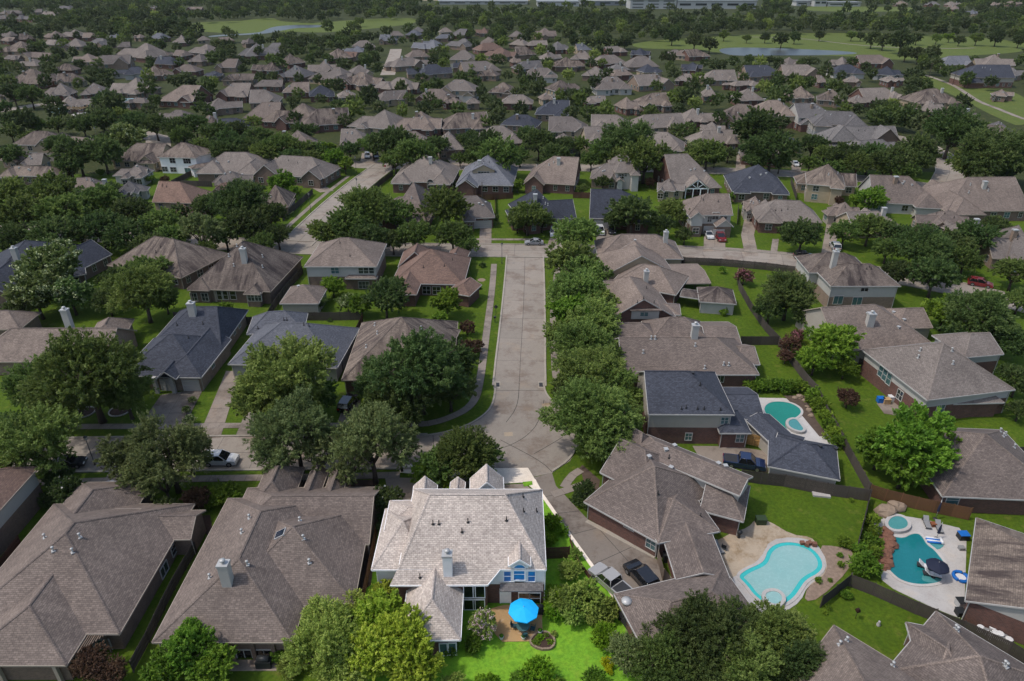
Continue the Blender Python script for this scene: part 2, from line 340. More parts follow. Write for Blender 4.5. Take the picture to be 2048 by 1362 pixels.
def garage_door_mesh(wd,ht,matn):
    def mk():
        b=MB(); n=4
        for k in range(n): b.box((-wd/2,-.05,ht*k/n+.01),(wd,0,0),(0,.05,0),(0,0,ht/n-.03))
        for s in (-1,1): b.box((s*(wd/2+.06)-.06,-.09,0),(.12,0,0),(0,.09,0),(0,0,ht+.12))
        b.box((-wd/2,-.09,ht),(wd,0,0),(0,.09,0),(0,0,.12)); return b.mesh('garage_door',[M[matn]])
    return part_mesh(('gd',round(wd,1),ht,matn),mk)
def put_garage(root,p,n,wd=4.6,ht=2.2,matn='garage_white'):
    return inst('garage_door',garage_door_mesh(wd,ht,matn),root,Vector(p)-root.location,math.atan2(n.y,n.x)+math.pi/2)
def door_mesh(matn):
    def mk():
        b=MB(); b.box((-.5,-.06,0),(1,0,0),(0,.06,0),(0,0,2.1))
        for s in (-1,1): b.box((s*.56-.07,-.11,0),(.14,0,0),(0,.11,0),(0,0,2.2))
        b.box((-.5,-.11,2.1),(1,0,0),(0,.11,0),(0,0,.12)); return b.mesh('door',[M[matn]])
    return part_mesh(('dr',matn),mk)
def vent_mesh(kind):
    def mk():
        b=MB()
        if kind=='pipe': b.tube([(0,0,-.2),(0,0,.55)],[.06,.06],7).tube([(0,0,.0),(0,0,.06)],[.2,.09],8); return b.mesh('vent_pipe',[M['pipe_black']])
        if kind=='white': b.tube([(0,0,-.2),(0,0,.5)],[.08,.08],8).lathe((0,0,.45),[(.0,0),(.16,.02),(.16,.14),(.02,.2)],8); b.cbox((0,0,-.05),.4,.4,.1); return b.mesh('vent_pipe',[M['metal_pale']])
        b.cbox((0,0,-.2),.42,.42,.42); b.cbox((0,0,.2),.55,.55,.06); return b.mesh('roof_vent',[M['metal_pale'] if kind=='box' else M['metal_dark']])
    return part_mesh(('vent',kind),mk)
# ------------------------------------------------------------------ houses
HOUSES=[]
def hit(polys,o,d):
    best=None
    for pts,n in polys:
        dn=d.dot(n)
        if abs(dn)<1e-9: continue
        t=(pts[0]-o).dot(n)/dn
        if t<=0 or (best and t>=best[0]): continue
        q=o+d*t; ok=True
        for i in range(len(pts)):
            if (pts[(i+1)%len(pts)]-pts[i]).cross(q-pts[i]).dot(n)<-1e-5: ok=False; break
        if ok: best=(t,q,n)
    return best
class House:
    def __init__(s,label,roof='shingle_brown',wall='brick_brown',upper=None,trim='trim_tan',name='brick_house',cat='house',group=None,short=None,split=2.9,frame='trim_white'):
        s.label=label; s.roofm=roof; s.wallm=wall; s.upper=upper; s.trim=trim; s.name=name; s.cat=cat; s.group=group; s.short=short; s.split=split; s.frame=frame
        s.roof=MB(); s.cap=MB(); s.fas=MB(); s.rp=[]; s.wp=[]; s.wq=[]; s.root=None; s.nb=0; s.foot=[]
    def block(s,x1,y1,x2,y2,ze=3.0,d=None,top=None,axis='x',ends='hh',pitch=0.62,inset=0.45,wall=None,upper='same',walls=True,split=None,z0=0.0,flip=False,hl=None,nearfas=True):
        s.nearfas=nearfas
        """near eave edge from pixel (x1,y1) to (x2,y2) at height ze; depth d in metres or ridge seen at image row top"""
        s.nb+=1; ze=ze+0.013*s.nb
        A=G(x1,y1,ze); B=G(x2,y2,ze); ux=V2(B-A); wd=ux.length; ux.normalize(); uy=Vector((-ux.y,ux.x,0))
        if flip: uy=-uy
        if d is None:
            lo,hi=2.0,60.0
            for _ in range(40):
                md=(lo+hi)/2
                rise=pitch*(md if axis=='x' else min(md,wd))/2
                far=md/2 if axis=='x' else (md-(wd/2 if ends[1]=='h' else 0))
                q=(A+B)/2+uy*far; q.z=ze+rise
                if proj(q)[1]>top: lo=md
                else: hi=md
            d=max(3.0,min(lo,1.7*wd+6))
        return s.raw(A,ux,uy,wd,d,ze,axis,ends,pitch,inset,wall,upper,walls,split,z0,hl)
    def raw(s,A,ux,uy,wd,d,ze,axis='x',ends='hh',pitch=0.62,inset=0.45,wall=None,upper='same',walls=True,split=None,z0=0.0,hl=None):
        A=Vector(A); A.z=0
        if s.root is None:
            c=A+ux*wd/2+uy*d/2; s.root=thing(s.name,(c.x,c.y,0))
        P=lambda a,b,z: Vector((A.x+ux.x*a+uy.x*b, A.y+ux.y*a+uy.y*b, z))
        L,Wd=(wd,d) if axis=='x' else (d,wd)
        Q=(lambda a,b,z: P(a,b,z)) if axis=='x' else (lambda a,b,z: P(b,a,z))
        rise=pitch*Wd/2
        h0=min(Wd/2,L/2) if ends[0]=='h' else 0.0; h1=min(Wd/2,L/2) if ends[1]=='h' else 0.0
        if hl: h0,h1=hl
        if h0+h1>L: h0=h1=L/2
        c=[Q(0,0,ze),Q(L,0,ze),Q(L,Wd,ze),Q(0,Wd,ze)]; r0=Q(h0,Wd/2,ze+rise); r1=Q(L-h1,Wd/2,ze+rise)
        th=Vector((0,0,-.20)); faces=[]
        faces.append([c[0],c[1],r1,r0] if (r1-r0).length>.05 else [c[0],c[1],r0]); faces.append([c[2],c[3],r0,r1] if (r1-r0).length>.05 else [c[2],c[3],r0])
        if ends[0]=='h': faces.append([c[3],c[0],r0])
        if ends[1]=='h': faces.append([c[1],c[2],r1])
        out=[]
        for f in faces:
            n=(f[1]-f[0]).cross(f[2]-f[0])
            if n.z<0: f=list(reversed(f)); n=-n
            s.roof.poly(f); s.rp.append((f,n.normalized()))
        # underside and verge thickness
        lo=[p+th for p in c]
        if ends=='hh': s.roof.poly([lo[3],lo[2],lo[1],lo[0]] )
        else:
            for f in faces: s.roof.poly([p+th for p in f])
        # fascia: thin boards along the eaves and verges
        def board(p,q):
            dv=(q-p); nrm=Vector((dv.y,-dv.x,0)).normalized(); cen=(c[0]+c[2])/2
            if nrm.dot(V2((p+q)/2-cen))<0: nrm=-nrm
            s.fas.box(p-Vector((0,0,.21)),dv,nrm*0.07,(0,0,.20))
        if getattr(s,'nearfas',True): board(c[0],c[1])
        s.nearfas=True; board(c[2],c[3])
        if ends[0]=='h': board(c[3],c[0])
        else: board(c[0],r0); board(r0,c[3])
        if ends[1]=='h': board(c[1],c[2])
        else: board(c[1],r1); board(r1,c[2])
        # ridge and hip caps
        segs=[(r0,r1)] if (r1-r0).length>.3 else []
        if ends[0]=='h': segs+=[(c[0],r0),(c[3],r0)]
        if ends[1]=='h': segs+=[(c[1],r1),(c[2],r1)]
        for p,q in segs:
            dv=q-p; sd_=dv.cross(Vector((0,0,1))).normalized()*0.14; up=Vector((0,0,.055))
            s.cap.poly([p-sd_,q-sd_,q+up,p+up]); s.cap.poly([p+up,q+up,q+sd_,p+sd_])
        # walls
        if walls:
            i=inset+0.011*(s.nb%7); g=0.30
            a0=i if ends[0]=='h' else g; a1=L-(i if ends[1]=='h' else g)
            zt=ze-.12
            w4=[Q(a0,i,0),Q(a1,i,0),Q(a1,Wd-i,0),Q(a0,Wd-i,0)]
            if getattr(s,'pipes',False) and z0<1:
                for q4 in (w4[0],w4[1]):
                    oc=(q4-(w4[0]+w4[2])/2); oc.z=0; oc.normalize(); q5=q4+oc*.09; s.pipe=getattr(s,'pipe',None) or []; s.pipe.append((q5,zt))
            lowm=wall or s.wallm; upm=s.upper if upper=='same' else upper; sp=split or s.split
            for k in range(4):
                p,q=w4[k],w4[(k+1)%4]; gab=(k==1 and ends[1]=='g') or (k==3 and ends[0]=='g')
                nrm=Vector((q.y-p.y,p.x-q.x,0)).normalized(); cen=(w4[0]+w4[2])/2
                if nrm.dot(V2((p+q)/2-cen))<0: nrm=-nrm
                def emit(pts,mt):
                    n=(pts[1]-pts[0]).cross(pts[2]-pts[0])
                    if n.dot(nrm)<0: pts=list(reversed(pts))
                    s.wq.append((pts,mt)); s.wp.append((pts,nrm))
                z=lambda v,zz: Vector((v.x,v.y,zz))
                if upm and zt>sp+.8:
                    emit([z(p,z0),z(q,z0),z(q,sp),z(p,sp)],lowm); emit([z(p,sp),z(q,sp),z(q,zt),z(p,zt)],upm)
                else: emit([z(p,z0),z(q,z0),z(q,zt),z(p,zt)],lowm if z0<1 else (upm or lowm))
                if gab:
                    mid=(p+q)/2; top=ze-.14+pitch*(Wd/2-0.0)-.0; drop=pitch*i
                    pk=z(mid,ze+rise-.2); emit([z(p,zt),z(q,zt),z(q,ze-.14+drop),pk,z(p,ze-.14+drop)] ,upm or lowm)
        s.foot.append((A,ux,uy,wd,d,ze))
        return s
    def on_roof(s,px,py):
        h=hit(s.rp,CAMP,ray(px,py)); return h[1] if h else None
    def on_wall(s,px,py):
        return hit(s.wp,CAMP,ray(px,py))
    def vents(s,pts,kind='pipe'):
        s.finish_mesh()
        for (x,y) in pts:
            p=s.on_roof(x,y)
            if p: inst('roof_vent' if kind in('box','dark') else 'vent_pipe',vent_mesh(kind),s.root,p-s.root.location,rnd.random())
        return s
    def chimney(s,px,py,h=2.4,wx=1.1,wy=.8,mat='siding_white',rot=0,flue=True):
        """px,py: where the near foot of the chimney meets the roof"""
        p=s.on_roof(px,py)
        if p is None: return s
        p=p+Vector((0,wy/2,0))
        b=MB(); b.cbox((p.x,p.y,p.z-1.6),wx,wy,h+1.6-.25,rot); o=b.build('chimney',M[mat],s.root)
        b=MB(); b.cbox((p.x,p.y,p.z+h-.25),wx+.14,wy+.14,.25,rot); 
        if flue: b.lathe((p.x,p.y,p.z+h),[(.16,0),(.16,.28),(.3,.30),(.3,.42),(.05,.5)],10)
        c=sub(b,'chimney_cap',M['metal_pale'],o,s.root); return s
    def plane_ext(s,face,pxs,inset=.5,wall=None):
        """carries one roof plane further down: pixel outline on the plane of that roof face; first two points are the lower edge"""
        pts,n=s.rp[face]; q=[]
        for x,y in pxs:
            d=ray(x,y); q.append(CAMP+d*((pts[0]-CAMP).dot(n)/d.dot(n))-n*.012)
        f=list(q)
        if (f[1]-f[0]).cross(f[2]-f[0]).z<0: f.reverse()
        s.roof.poly(f); s.rp.append((f,n)); s.roof.poly([p-Vector((0,0,.2)) for p in reversed(f)])
        for a,b in zip(q,q[1:]+q[:1]):
            if a is q[-1]: continue
            dv=b-a; nr=Vector((dv.y,-dv.x,0)).normalized(); c=sum(q,Vector())/len(q)
            if nr.dot(V2((a+b)/2-c))<0: nr=-nr
            s.fas.box(a-Vector((0,0,.21)),dv,nr*.07,(0,0,.20))
        up=V2(sum(q[2:],Vector())/len(q[2:])-(q[0]+q[1])/2); u=V2(q[1]-q[0]).normalized(); back=Vector((-u.y,u.x,0))
        if back.dot(up)<0: back=-back
        a=q[0]+u*inset+back*inset; b=q[1]-u*inset*.2+back*inset; zt=min(q[0].z,q[1].z)-.1; e=up.length+1.5
        z=lambda v,zz: Vector((v.x,v.y,zz))
        for p,r in ((a,b),(b,b+back*e),(a,a+back*e)):
            nr=Vector(((r-p).y,-(r-p).x,0)).normalized(); 
            if nr.dot(V2((p+r)/2-((a+b)/2+back*e/2)))<0: nr=-nr
            w=[z(p,0),z(r,0),z(r,zt),z(p,zt)]
            if (w[1]-w[0]).cross(w[2]-w[0]).dot(nr)<0: w.reverse()
            s.wq.append((w,wall or s.wallm)); s.wp.append((w,nr))
    def win(s,px,py,wd,ht,nx=2,ny=2,glassm='glass',frame=None,arch=False,label=None):
        """px,py: centre of the window in the photograph"""
        h=s.on_wall(px,py); hr=hit(s.rp,CAMP,ray(px,py))
        if h and hr and hr[0]<h[0]-.02: h=None
        if h is None: print('NOWALL',s.label[:30],px,py); return None
        p=h[1]-Vector((0,0,ht/2)); o=put_window(s.root,p,h[2],wd,ht,nx,ny,frame or s.frame,glassm,arch)
        if label: o['label']=label
        return o
    def garage(s,px,py,wd=4.6,ht=2.2,matn='garage_white'):
        h=s.on_wall(px,py)
        if h is None: print('NOGARAGE',s.label[:30],px,py); return s
        p=h[1].copy(); p.z=0.03; put_garage(s.root,p,h[2],wd,ht,matn); return s
    def door(s,px,py,matn='trim_white'):
        h=s.on_wall(px,py)
        if h is None: print('NODOOR',px,py); return s
        p=h[1].copy(); p.z=0.05; inst('door',door_mesh(matn),s.root,p-s.root.location,math.atan2(h[2].y,h[2].x)+math.pi/2); return s
    def auto_windows(s,step=3.4,maxn=14,glassm='glass',simple=False):
        k=0
        for pts,n in s.wp:
            mid=sum(pts,Vector())/len(pts)
            if n.dot(CAMP-mid)<=0 or len(pts)!=4: continue
            zs=[p.z for p in pts]; z0,z1=min(zs),max(zs)
            if z1-z0<1.7: continue
            lowest=[p for p in pts if abs(p.z-z0)<.01]; a,b=lowest[0],lowest[1]; L=(b-a).length
            levels=[z0+.95] if z1-z0<4.4 else [z0+.95,z0+3.75]
            if z0>1: levels=[z0+(z1-z0-1.4)/2]
            m=max(1,int(L/step))
            for lv in levels:
                for j in range(m):
                    if k>=maxn: return s
                    q=a.lerp(b,(j+.5)/m); q=Vector((q.x,q.y,lv))
                    t=q+n*0.3; inside=False
                    for (A,ux,uy,wd,d,ze) in s.foot:
                        r=V2(t)-A; x,y=r.dot(ux),r.dot(uy)
                        if .3<x<wd-.3 and .3<y<d-.3 and lv<ze-.2:
                            if .5<x<wd-.5 and .5<y<d-.5: inside=True
                    if inside or rnd.random()<.12: continue
                    put_window(s.root,q,n,1.5 if rnd.random()<.5 else 1.0,1.45,2,2,s.frame,rnd.choice([glassm,'glass','glass_dark','glass_teal']) if not simple else glassm); k+=1
        return s
    def finish_mesh(s):
        if getattr(s,'done',False): return
        s.done=True
        s.roofo=s.roof.build('roof',M[s.roofm],s.root)
        if s.cap.v: sub(s.cap,'ridge_cap',M[s.roofm],s.roofo,s.root)
        sub(s.fas,'fascia',M[s.trim],s.roofo,s.root)
        for q5,zt in (getattr(s,'pipe',None) or []): MB().cbox((q5.x,q5.y,.1),.09,.09,zt-.1).build('downpipe',M[s.trim if s.trim!='trim_tan' else 'gutter'],s.root)
        by={}
        for pts,mt in s.wq: by.setdefault(mt,[]).append(pts)
        for mt,polys in by.items():
            groups=[]     # walls that do not touch become parts of their own
            for pts in polys:
                key={(round(p.x,2),round(p.y,2),round(p.z,2)) for p in pts}; mine=[g for g in groups if g[0]&key]
                ng=(set(key),[pts])
                for g in mine: ng[0].update(g[0]); ng[1].extend(g[1]); groups.remove(g)
                groups.append(ng)
            for _,pl in groups:
                mb=MB()
                for pts in pl: mb.poly(pts)
                mb.build('wall',M[mt],s.root)
    def finish(s,label=True):
        s.finish_mesh()
        if s.label: tag(s.root,s.label,s.cat,s.group)
        else: s.root['category']=s.cat; THINGS.append(s.root)
        xs=[];ys=[]
        for v in s.roof.v:
            q=proj(v); xs.append(q[0]); ys.append(q[1])
        s.bbox=(min(xs),min(ys),max(xs),max(ys)); HOUSES.append(s); return s
# ------------------------------------------------------------------ foliage
def leaf_mesh(name,seed,n,size,lobes=18,flat=0.78,spread=0.60,lr=(.30,.46),asp=.42,up=0.45,fuzz=.10,per=None,open_=0.0):
    """leaves grouped in sprays that stand out from the limbs of the crown"""
    rg=np.random.default_rng(seed); per=per or (26 if n>9000 else 14 if n>1500 else 5)
    c=rg.normal(size=(lobes,3)); c/=np.linalg.norm(c,axis=1)[:,None]; c[:,2]=np.where(c[:,2]<-.35,-c[:,2]*.6,c[:,2])
    c*=(spread*rg.uniform(.5,1.06,lobes))[:,None]; c[:,2]*=flat
    r=rg.uniform(lr[0],lr[1],lobes); ton=rg.uniform(0,1,lobes)
    if not open_: c=np.vstack([c,[[0,0,0]]]); r=np.append(r,.52); ton=np.append(ton,.25)
    ns=n//per*2; w=r**2; k=rg.choice(len(r),size=ns,p=w/w.sum())
    d=rg.normal(size=(ns,3)); d/=np.linalg.norm(d,axis=1)[:,None]
    p=c[k]+d*(r[k]*(1-np.abs(rg.normal(0,.22,ns))))[:,None]*np.array([1,1,flat*.95])
    keep=np.ones(ns,bool)
    for j in range(len(r)):
        q=(p-c[j])/np.array([1,1,flat*.95]); keep&=~((np.linalg.norm(q,axis=1)<r[j]*.62)&(k!=j)&(rg.random(ns)<.85))
    if open_: keep&=~((p[:,2]<-.15)&(rg.random(ns)<open_))
    p=p[keep][:n//per]; d=d[keep][:n//per]; k=k[keep][:n//per]; m=len(p)
    out=p/np.maximum(np.linalg.norm(p,axis=1),.05)[:,None]
    ax=d*.75+out*.7+rg.normal(0,.38,(m,3)); ax[:,2]+=up*.7; ax/=np.linalg.norm(ax,axis=1)[:,None]
    ln=rg.uniform(.07,.15,m)*(1+fuzz*3*rg.random(m)); st=rg.uniform(0,1,m)
    i=np.repeat(np.arange(m),per); M_=len(i); t=rg.random(M_)**.8
    a=ax[i]; q=p[i]+a*(ln[i]*t)[:,None]*1.25+rg.normal(0,1,(M_,3))*(.026*(1.15-.6*t))[:,None]
    la=a*.9+rg.normal(0,.55,(M_,3)); la/=np.linalg.norm(la,axis=1)[:,None]
    nn=d[i]*.8+rg.normal(0,.6,(M_,3)); nn[:,2]+=up; b=np.cross(nn,la); b/=np.maximum(np.linalg.norm(b,axis=1),1e-6)[:,None]; nn=np.cross(la,b)
    sz=size*rg.uniform(.7,1.4,M_)[:,None]
    v=np.empty((M_,4,3)); v[:,0]=q-la*sz; v[:,1]=q-b*sz*asp+nn*sz*.12; v[:,2]=q+la*sz; v[:,3]=q+b*sz*asp+nn*sz*.12
    tone=np.clip(ton[k][i]*.34+st[i]*.30+t*.16+rg.uniform(0,1,M_)*.24-.02,0,1)
    return v.reshape(-1,3),tone
def mesh_from_quads(name,v,tone,mat):
    me=bpy.data.meshes.new(name); m=len(v)//4
    me.vertices.add(len(v)); me.vertices.foreach_set('co',v.astype(np.float32).ravel())
    me.loops.add(len(v)); me.loops.foreach_set('vertex_index',np.arange(len(v),dtype=np.int32))
    me.polygons.add(m); me.polygons.foreach_set('loop_start',np.arange(0,len(v),4,dtype=np.int32))
    a=me.attributes.new('tone','FLOAT','FACE'); a.data.foreach_set('value',tone.astype(np.float32))
    me.materials.append(mat); me.update(); me.validate(); return me
CR={}
def crown_mesh(shape,lod,var,matn):
    key=(shape,lod,var,matn)
    if key in CR: return CR[key]
    n,size={3:(34000,.030),2:(12500,.048),1:(3000,.092),0:(480,.19)}[lod]
    kw=dict(oak=dict(lobes=46,flat=.74,spread=.80,lr=(.13,.27),fuzz=.16),loose=dict(lobes=30,flat=.95,spread=.84,lr=(.12,.24),fuzz=.3,open_=.8),round=dict(lobes=28,flat=.92,spread=.68,lr=(.17,.32),fuzz=.16),shrub=dict(lobes=20,flat=.85,spread=.66,lr=(.18,.36),fuzz=.2),tall=dict(lobes=26,flat=1.5,spread=.62,lr=(.16,.30),fuzz=.16),bigleaf=dict(lobes=50,flat=.88,spread=.82,lr=(.11,.22),fuzz=.16))[shape]
    if shape=='loose': n=int(n*.62)
    if shape=='bigleaf': size*=1.45; n=int(n*.62)
    vk=('g',shape,lod,var)
    if vk not in CR: CR[vk]=leaf_mesh('crown',hash((shape,var))%9999 if False else (sum(map(ord,shape))*7+var*131+lod),n,size,**kw)
    mk=('m',shape,lod,var)
    if mk not in CR: CR[mk]=mesh_from_quads('crown',*CR[vk],M[matn])
    return CR[mk]
def trunk_mesh(shape,var):
    key=('trunk',shape,var)
    if key in CR: return CR[key]
    r=random.Random(var*17+len(shape)); b=MB(); zb=-1.12 if shape not in('tall',) else -1.55
    b.tube([(0,0,zb),(.01,0,zb+.25),(.02,.01,-.45)],[.075,.055,.048],8)
    for k in range(9):
        a=k*2*math.pi/9+r.uniform(-.3,.3); e=r.uniform(.35,.8); z1=r.uniform(-.1,.5); m1=Vector((math.cos(a)*e*.4,math.sin(a)*e*.4,-.3+z1*.2)); e1=Vector((math.cos(a)*e,math.sin(a)*e,z1))
        b.tube([(.02,.01,-.62),m1,e1],[.034,.022,.006],5)
        for _ in range(3):
            f=m1.lerp(e1,r.uniform(.2,.8)); b.tube([f,f+Vector((r.uniform(-.3,.3),r.uniform(-.3,.3),r.uniform(.1,.4)))],[.014,.004],4)
    CR[key]=b.mesh('trunk',[M['bark']]); return CR[key]
TREES=[]
KIND={'street':('oak','leaf_street','spreading mid green street oak'),'wood':('round','leaf_far','big dark woodland tree'), # shape, leaf material, phrase, height factor of the crown centre
 'oak':('oak','leaf_oak','broad green live oak'),'dark':('oak','leaf_dark','dark dense live oak'),'loose':('loose','leaf_grey','loose grey-green tree'),
 'fresh':('bigleaf','leaf_fresh','fresh green leafy tree'),'lime':('bigleaf','leaf_lime','bright lime green tree'),'olive':('loose','leaf_olive','pale olive green tree'),'round':('round','leaf_oak','rounded green tree'),
 'rust':('round','leaf_rust','small rusty purple tree'),'bloom':('bigleaf','leaf_bloom','white flowering tree'),'tall':('tall','leaf_dark','narrow upright dark tree'),'magnolia':('round','leaf_dark','dark magnolia dotted with white flowers'),
 'shrub':('shrub','leaf_fresh','rounded green shrub'),'dshrub':('shrub','leaf_dark','dark green shrub'),'lshrub':('shrub','leaf_lush','bright green shrub'),'oshrub':('shrub','leaf_olive','olive green bush'),'crape':('round','leaf_olive','crape myrtle with pale pink flowers'),'pink':('round','leaf_rust','crape myrtle with pink flowers'),'yshrub':('shrub','leaf_yellow','small yellow green shrub')}
def foliage_lod(rpx):
    return 3 if rpx>62 else 2 if rpx>26 else 1 if rpx>9 else 0
def tree(cx,cy,wpx,kind='oak',label=None,sq=1.0,group=None,hz=1.0):
    """crown centre pixel, crown width in pixels"""
    shape,matn,ph=KIND[kind]; bush=kind.endswith('shrub')
    zf=0.55 if bush else (1.45 if shape=='tall' else 1.2 if shape=='loose' else .90)
    zc=2.0
    for _ in range(6):
        p=G(cx,cy,zc); r=wpx/2/ppm(p); zc=r*zf*sq*hz
    p=G(cx,cy,zc)
    big=wpx/2; lod=foliage_lod(big); var=rnd.randrange(4 if lod>=2 else 5)
    root=thing('tree' if not bush else 'shrub',(p.x,p.y,0)); root['category']='tree' if not bush else 'shrub'; THINGS.append(root)
    rz=rnd.uniform(0,6.28); s=r*(.99 if bush else .90 if shape!='loose' else 1.0)
    cr=inst('crown' if not bush else 'foliage',crown_mesh(shape,lod,var,matn),root,(0,0,zc),rz,(s,s,s*sq))
    cr.material_slots[0].link='OBJECT'; cr.material_slots[0].material=M[matn]
    if not bush and lod>0: inst('trunk',trunk_mesh(shape,var),root,(0,0,zc),rz,(s,s,zc/1.115 if shape!='tall' else zc/1.545))
    elif bush and lod>0:
        b=MB(); 
        inst('stem',part_mesh('stem',lambda:[b.tube([(0,0,0),(.1*math.cos(k*1.3),.1*math.sin(k*1.3),.5),(.35*math.cos(k*1.3),.35*math.sin(k*1.3),.9)],[.035,.025,.01],5) for k in range(5)] and b.mesh('stem',[M['bark']])),root,(0,0,0),rz,(s,s,zc*1.1))
    if kind in('crape','pink','magnolia','bloom') and lod>0:
        bm={'bloom':'bloom_cream','crape':'bloom_blush','pink':'bloom_pink','magnolia':'bloom_white'}[kind]
        inst('blossom',bloom_mesh(bm,var,kind),root,(0,0,zc),rz,(s,s,s*sq))
    if label: root['label']=label
    if group: root['group']=group
    TREES.append(dict(o=root,cx=cx,cy=cy,w=wpx,kind=kind,ph=ph,label=label)); return root
def bloom_mesh(bm,var,kind):
    key=('bloom',bm,var,KIND[kind][0])
    if key in CR: return CR[key]
    rg=np.random.default_rng(var+77); 
    if kind=='bloom' and False: pass
    if kind=='magnolia': nb,per,sp=34,3,.015
    elif kind=='bloom': nb,per,sp=80,22,.05
    else: nb,per,sp=110,26,.06
    v0,_=CR[('g',KIND[kind][0],max(k[2] for k in CR if k[0]=='g' and k[1]==KIND[kind][0] and k[3]==var),var)]
    q=v0.reshape(-1,4,3)[:,0]; top=q[(q[:,2]>-.1)]; c=top[rg.choice(len(top),nb)]*1.03
    p=np.repeat(c,per,0)+rg.normal(0,sp,(nb*per,3)); m=len(p)
    t=rg.normal(size=(m,3)); t/=np.linalg.norm(t,axis=1)[:,None]; b=np.cross(t,rg.normal(size=(m,3))); b/=np.linalg.norm(b,axis=1)[:,None]; s=.030 if kind!='magnolia' else .045
    v=np.stack([p-t*s,p-b*s,p+t*s,p+b*s],1).reshape(-1,3)
    CR[key]=mesh_from_quads('blossom',v,rg.random(m),M[bm]); return CR[key]
# ------------------------------------------------------------------ ground strips
def wpts(px,z=0): return [G(x,y,z) for x,y in px]
def resample(pts,step):
    d=[0]
    for a,b in zip(pts,pts[1:]): d.append(d[-1]+(b-a).length)
    n=max(1,round(d[-1]/step)); out=[]
    for k in range(n+1):
        t=d[-1]*k/n; i=0
        while i<len(d)-2 and d[i+1]<t: i+=1
        out.append(pts[i].lerp(pts[i+1],(t-d[i])/max(1e-6,d[i+1]-d[i])))
    return out
def smooth_line(pts,it=2):
    for _ in range(it):
        o=[pts[0]]
        for a,b in zip(pts,pts[1:]): o+= [a.lerp(b,.25),a.lerp(b,.75)]
        o.append(pts[-1]); pts=o
    return pts
def normals(pts):
    o=[]
    for i in range(len(pts)):
        d=(pts[min(i+1,len(pts)-1)]-pts[max(i-1,0)]); o.append(Vector((-d.y,d.x,0)).normalized())
    return o
def strip(pts,w0,w1,z0,z1,mb=None):
    mb=mb or MB(); ns=normals(pts)
    for i in range(len(pts)-1):
        q=[pts[i]+ns[i]*w0,pts[i+1]+ns[i+1]*w0,pts[i+1]+ns[i+1]*w1,pts[i]+ns[i]*w1]
        mb.slab(q,z0,z1)
    return mb
def sheet(name,px,mat,z,kind='structure',world=False):
    pts=px if world else wpts(px); b=MB(); q=[(p.x,p.y,z) for p in pts]
    a=sum(q[i][0]*q[(i+1)%len(q)][1]-q[(i+1)%len(q)][0]*q[i][1] for i in range(len(q)))
    if a<0: q.reverse()
    # fan triangulation is left to Blender's tessellator
    b.poly(q); o=b.build(name,M[mat]); o['kind']=kind; return o
def closed(px,it=2,world=False):
    pts=[Vector(p) for p in (px if world else wpts(px))]
    for _ in range(it):
        o=[]
        for i in range(len(pts)): a,b=pts[i],pts[(i+1)%len(pts)]; o+=[a.lerp(b,.25),a.lerp(b,.75)]
        pts=o
    return pts
ROADPX=[]
def road(name,px,width=8.4,seg=7.0,z=0.02,slabs=True,mat='concrete_road',kerbs=(1,1),smooth=2):
    pts=smooth_line(wpts(px),smooth); pts=resample(pts,seg); hw=width/2
    base=strip(pts,-hw-.02,hw+.02,-.05,z-.006).build(name,M['tar'] if slabs else M[mat]); base['kind']='structure'
    if slabs:
        ns=normals(pts)
        for i in range(len(pts)-1):
            for s in (0,1):
                w0,w1=(-hw,-.035) if s==0 else (.035,hw)
                a,b=pts[i],pts[i+1]; dv=(b-a).normalized()*.025
                mb=MB(); mb.slab([a+dv+ns[i]*w0,b-dv+ns[i+1]*w0,b-dv+ns[i+1]*w1,a+dv+ns[i]*w1],-.04,z); mb.build('slab',M[mat],base)
    for s,kf in ((1,kerbs[0]),(-1,kerbs[1])):
        if kf: strip(pts,s*hw,s*(hw+.32),-.05,z+.13).build('kerb',M['concrete_kerb'],base)
    ROADPX.append((pts,hw)); return pts
def walk(name,px,width=1.35,seg=1.6,z=0.05,mat='concrete_walk',slabs=True,smooth=1):
    pts=resample(smooth_line(wpts(px),smooth),seg); hw=width/2
    base=strip(pts,-hw-.03,hw+.03,-.05,z-.015).build(name,M['soil']); base['kind']='structure'; ns=normals(pts)
    if not slabs: strip(pts,-hw,hw,-.04,z).build('slab',M[mat],base); return
    for i in range(len(pts)-1):
        a,b=pts[i],pts[i+1]; dv=(b-a).normalized()*.02; zz=z+rnd.uniform(-.006,.008)
        MB().slab([a+dv-ns[i]*hw,b-dv-ns[i+1]*hw,b-dv+ns[i+1]*hw,a+dv+ns[i]*hw],-.04,zz).build('slab',M[mat],base)
def drive(name,quad,nx,ny,mat='concrete_drive',z=0.04):
    """driveway from four ground pixels (near-left, near-right, far-right, far-left) cut in slabs"""
    a,b,c,d=wpts(quad); base=MB().slab([a,b,c,d],-.05,z-.012).build(name,M['tar']); base['kind']='structure'
    e=.022
    for i in range(nx):
        for j in range(ny):
            f=lambda u,v:(a.lerp(b,u)).lerp(d.lerp(c,u),v)
            q=[f(i/nx,j/ny),f((i+1)/nx,j/ny),f((i+1)/nx,(j+1)/ny),f(i/nx,(j+1)/ny)]; m=sum(q,Vector())/4
            q=[p+(m-p).normalized()*e*1.4 for p in q]; MB().slab(q,-.04,z+rnd.uniform(-.004,.004)).build('slab',M[mat],base)
    return base
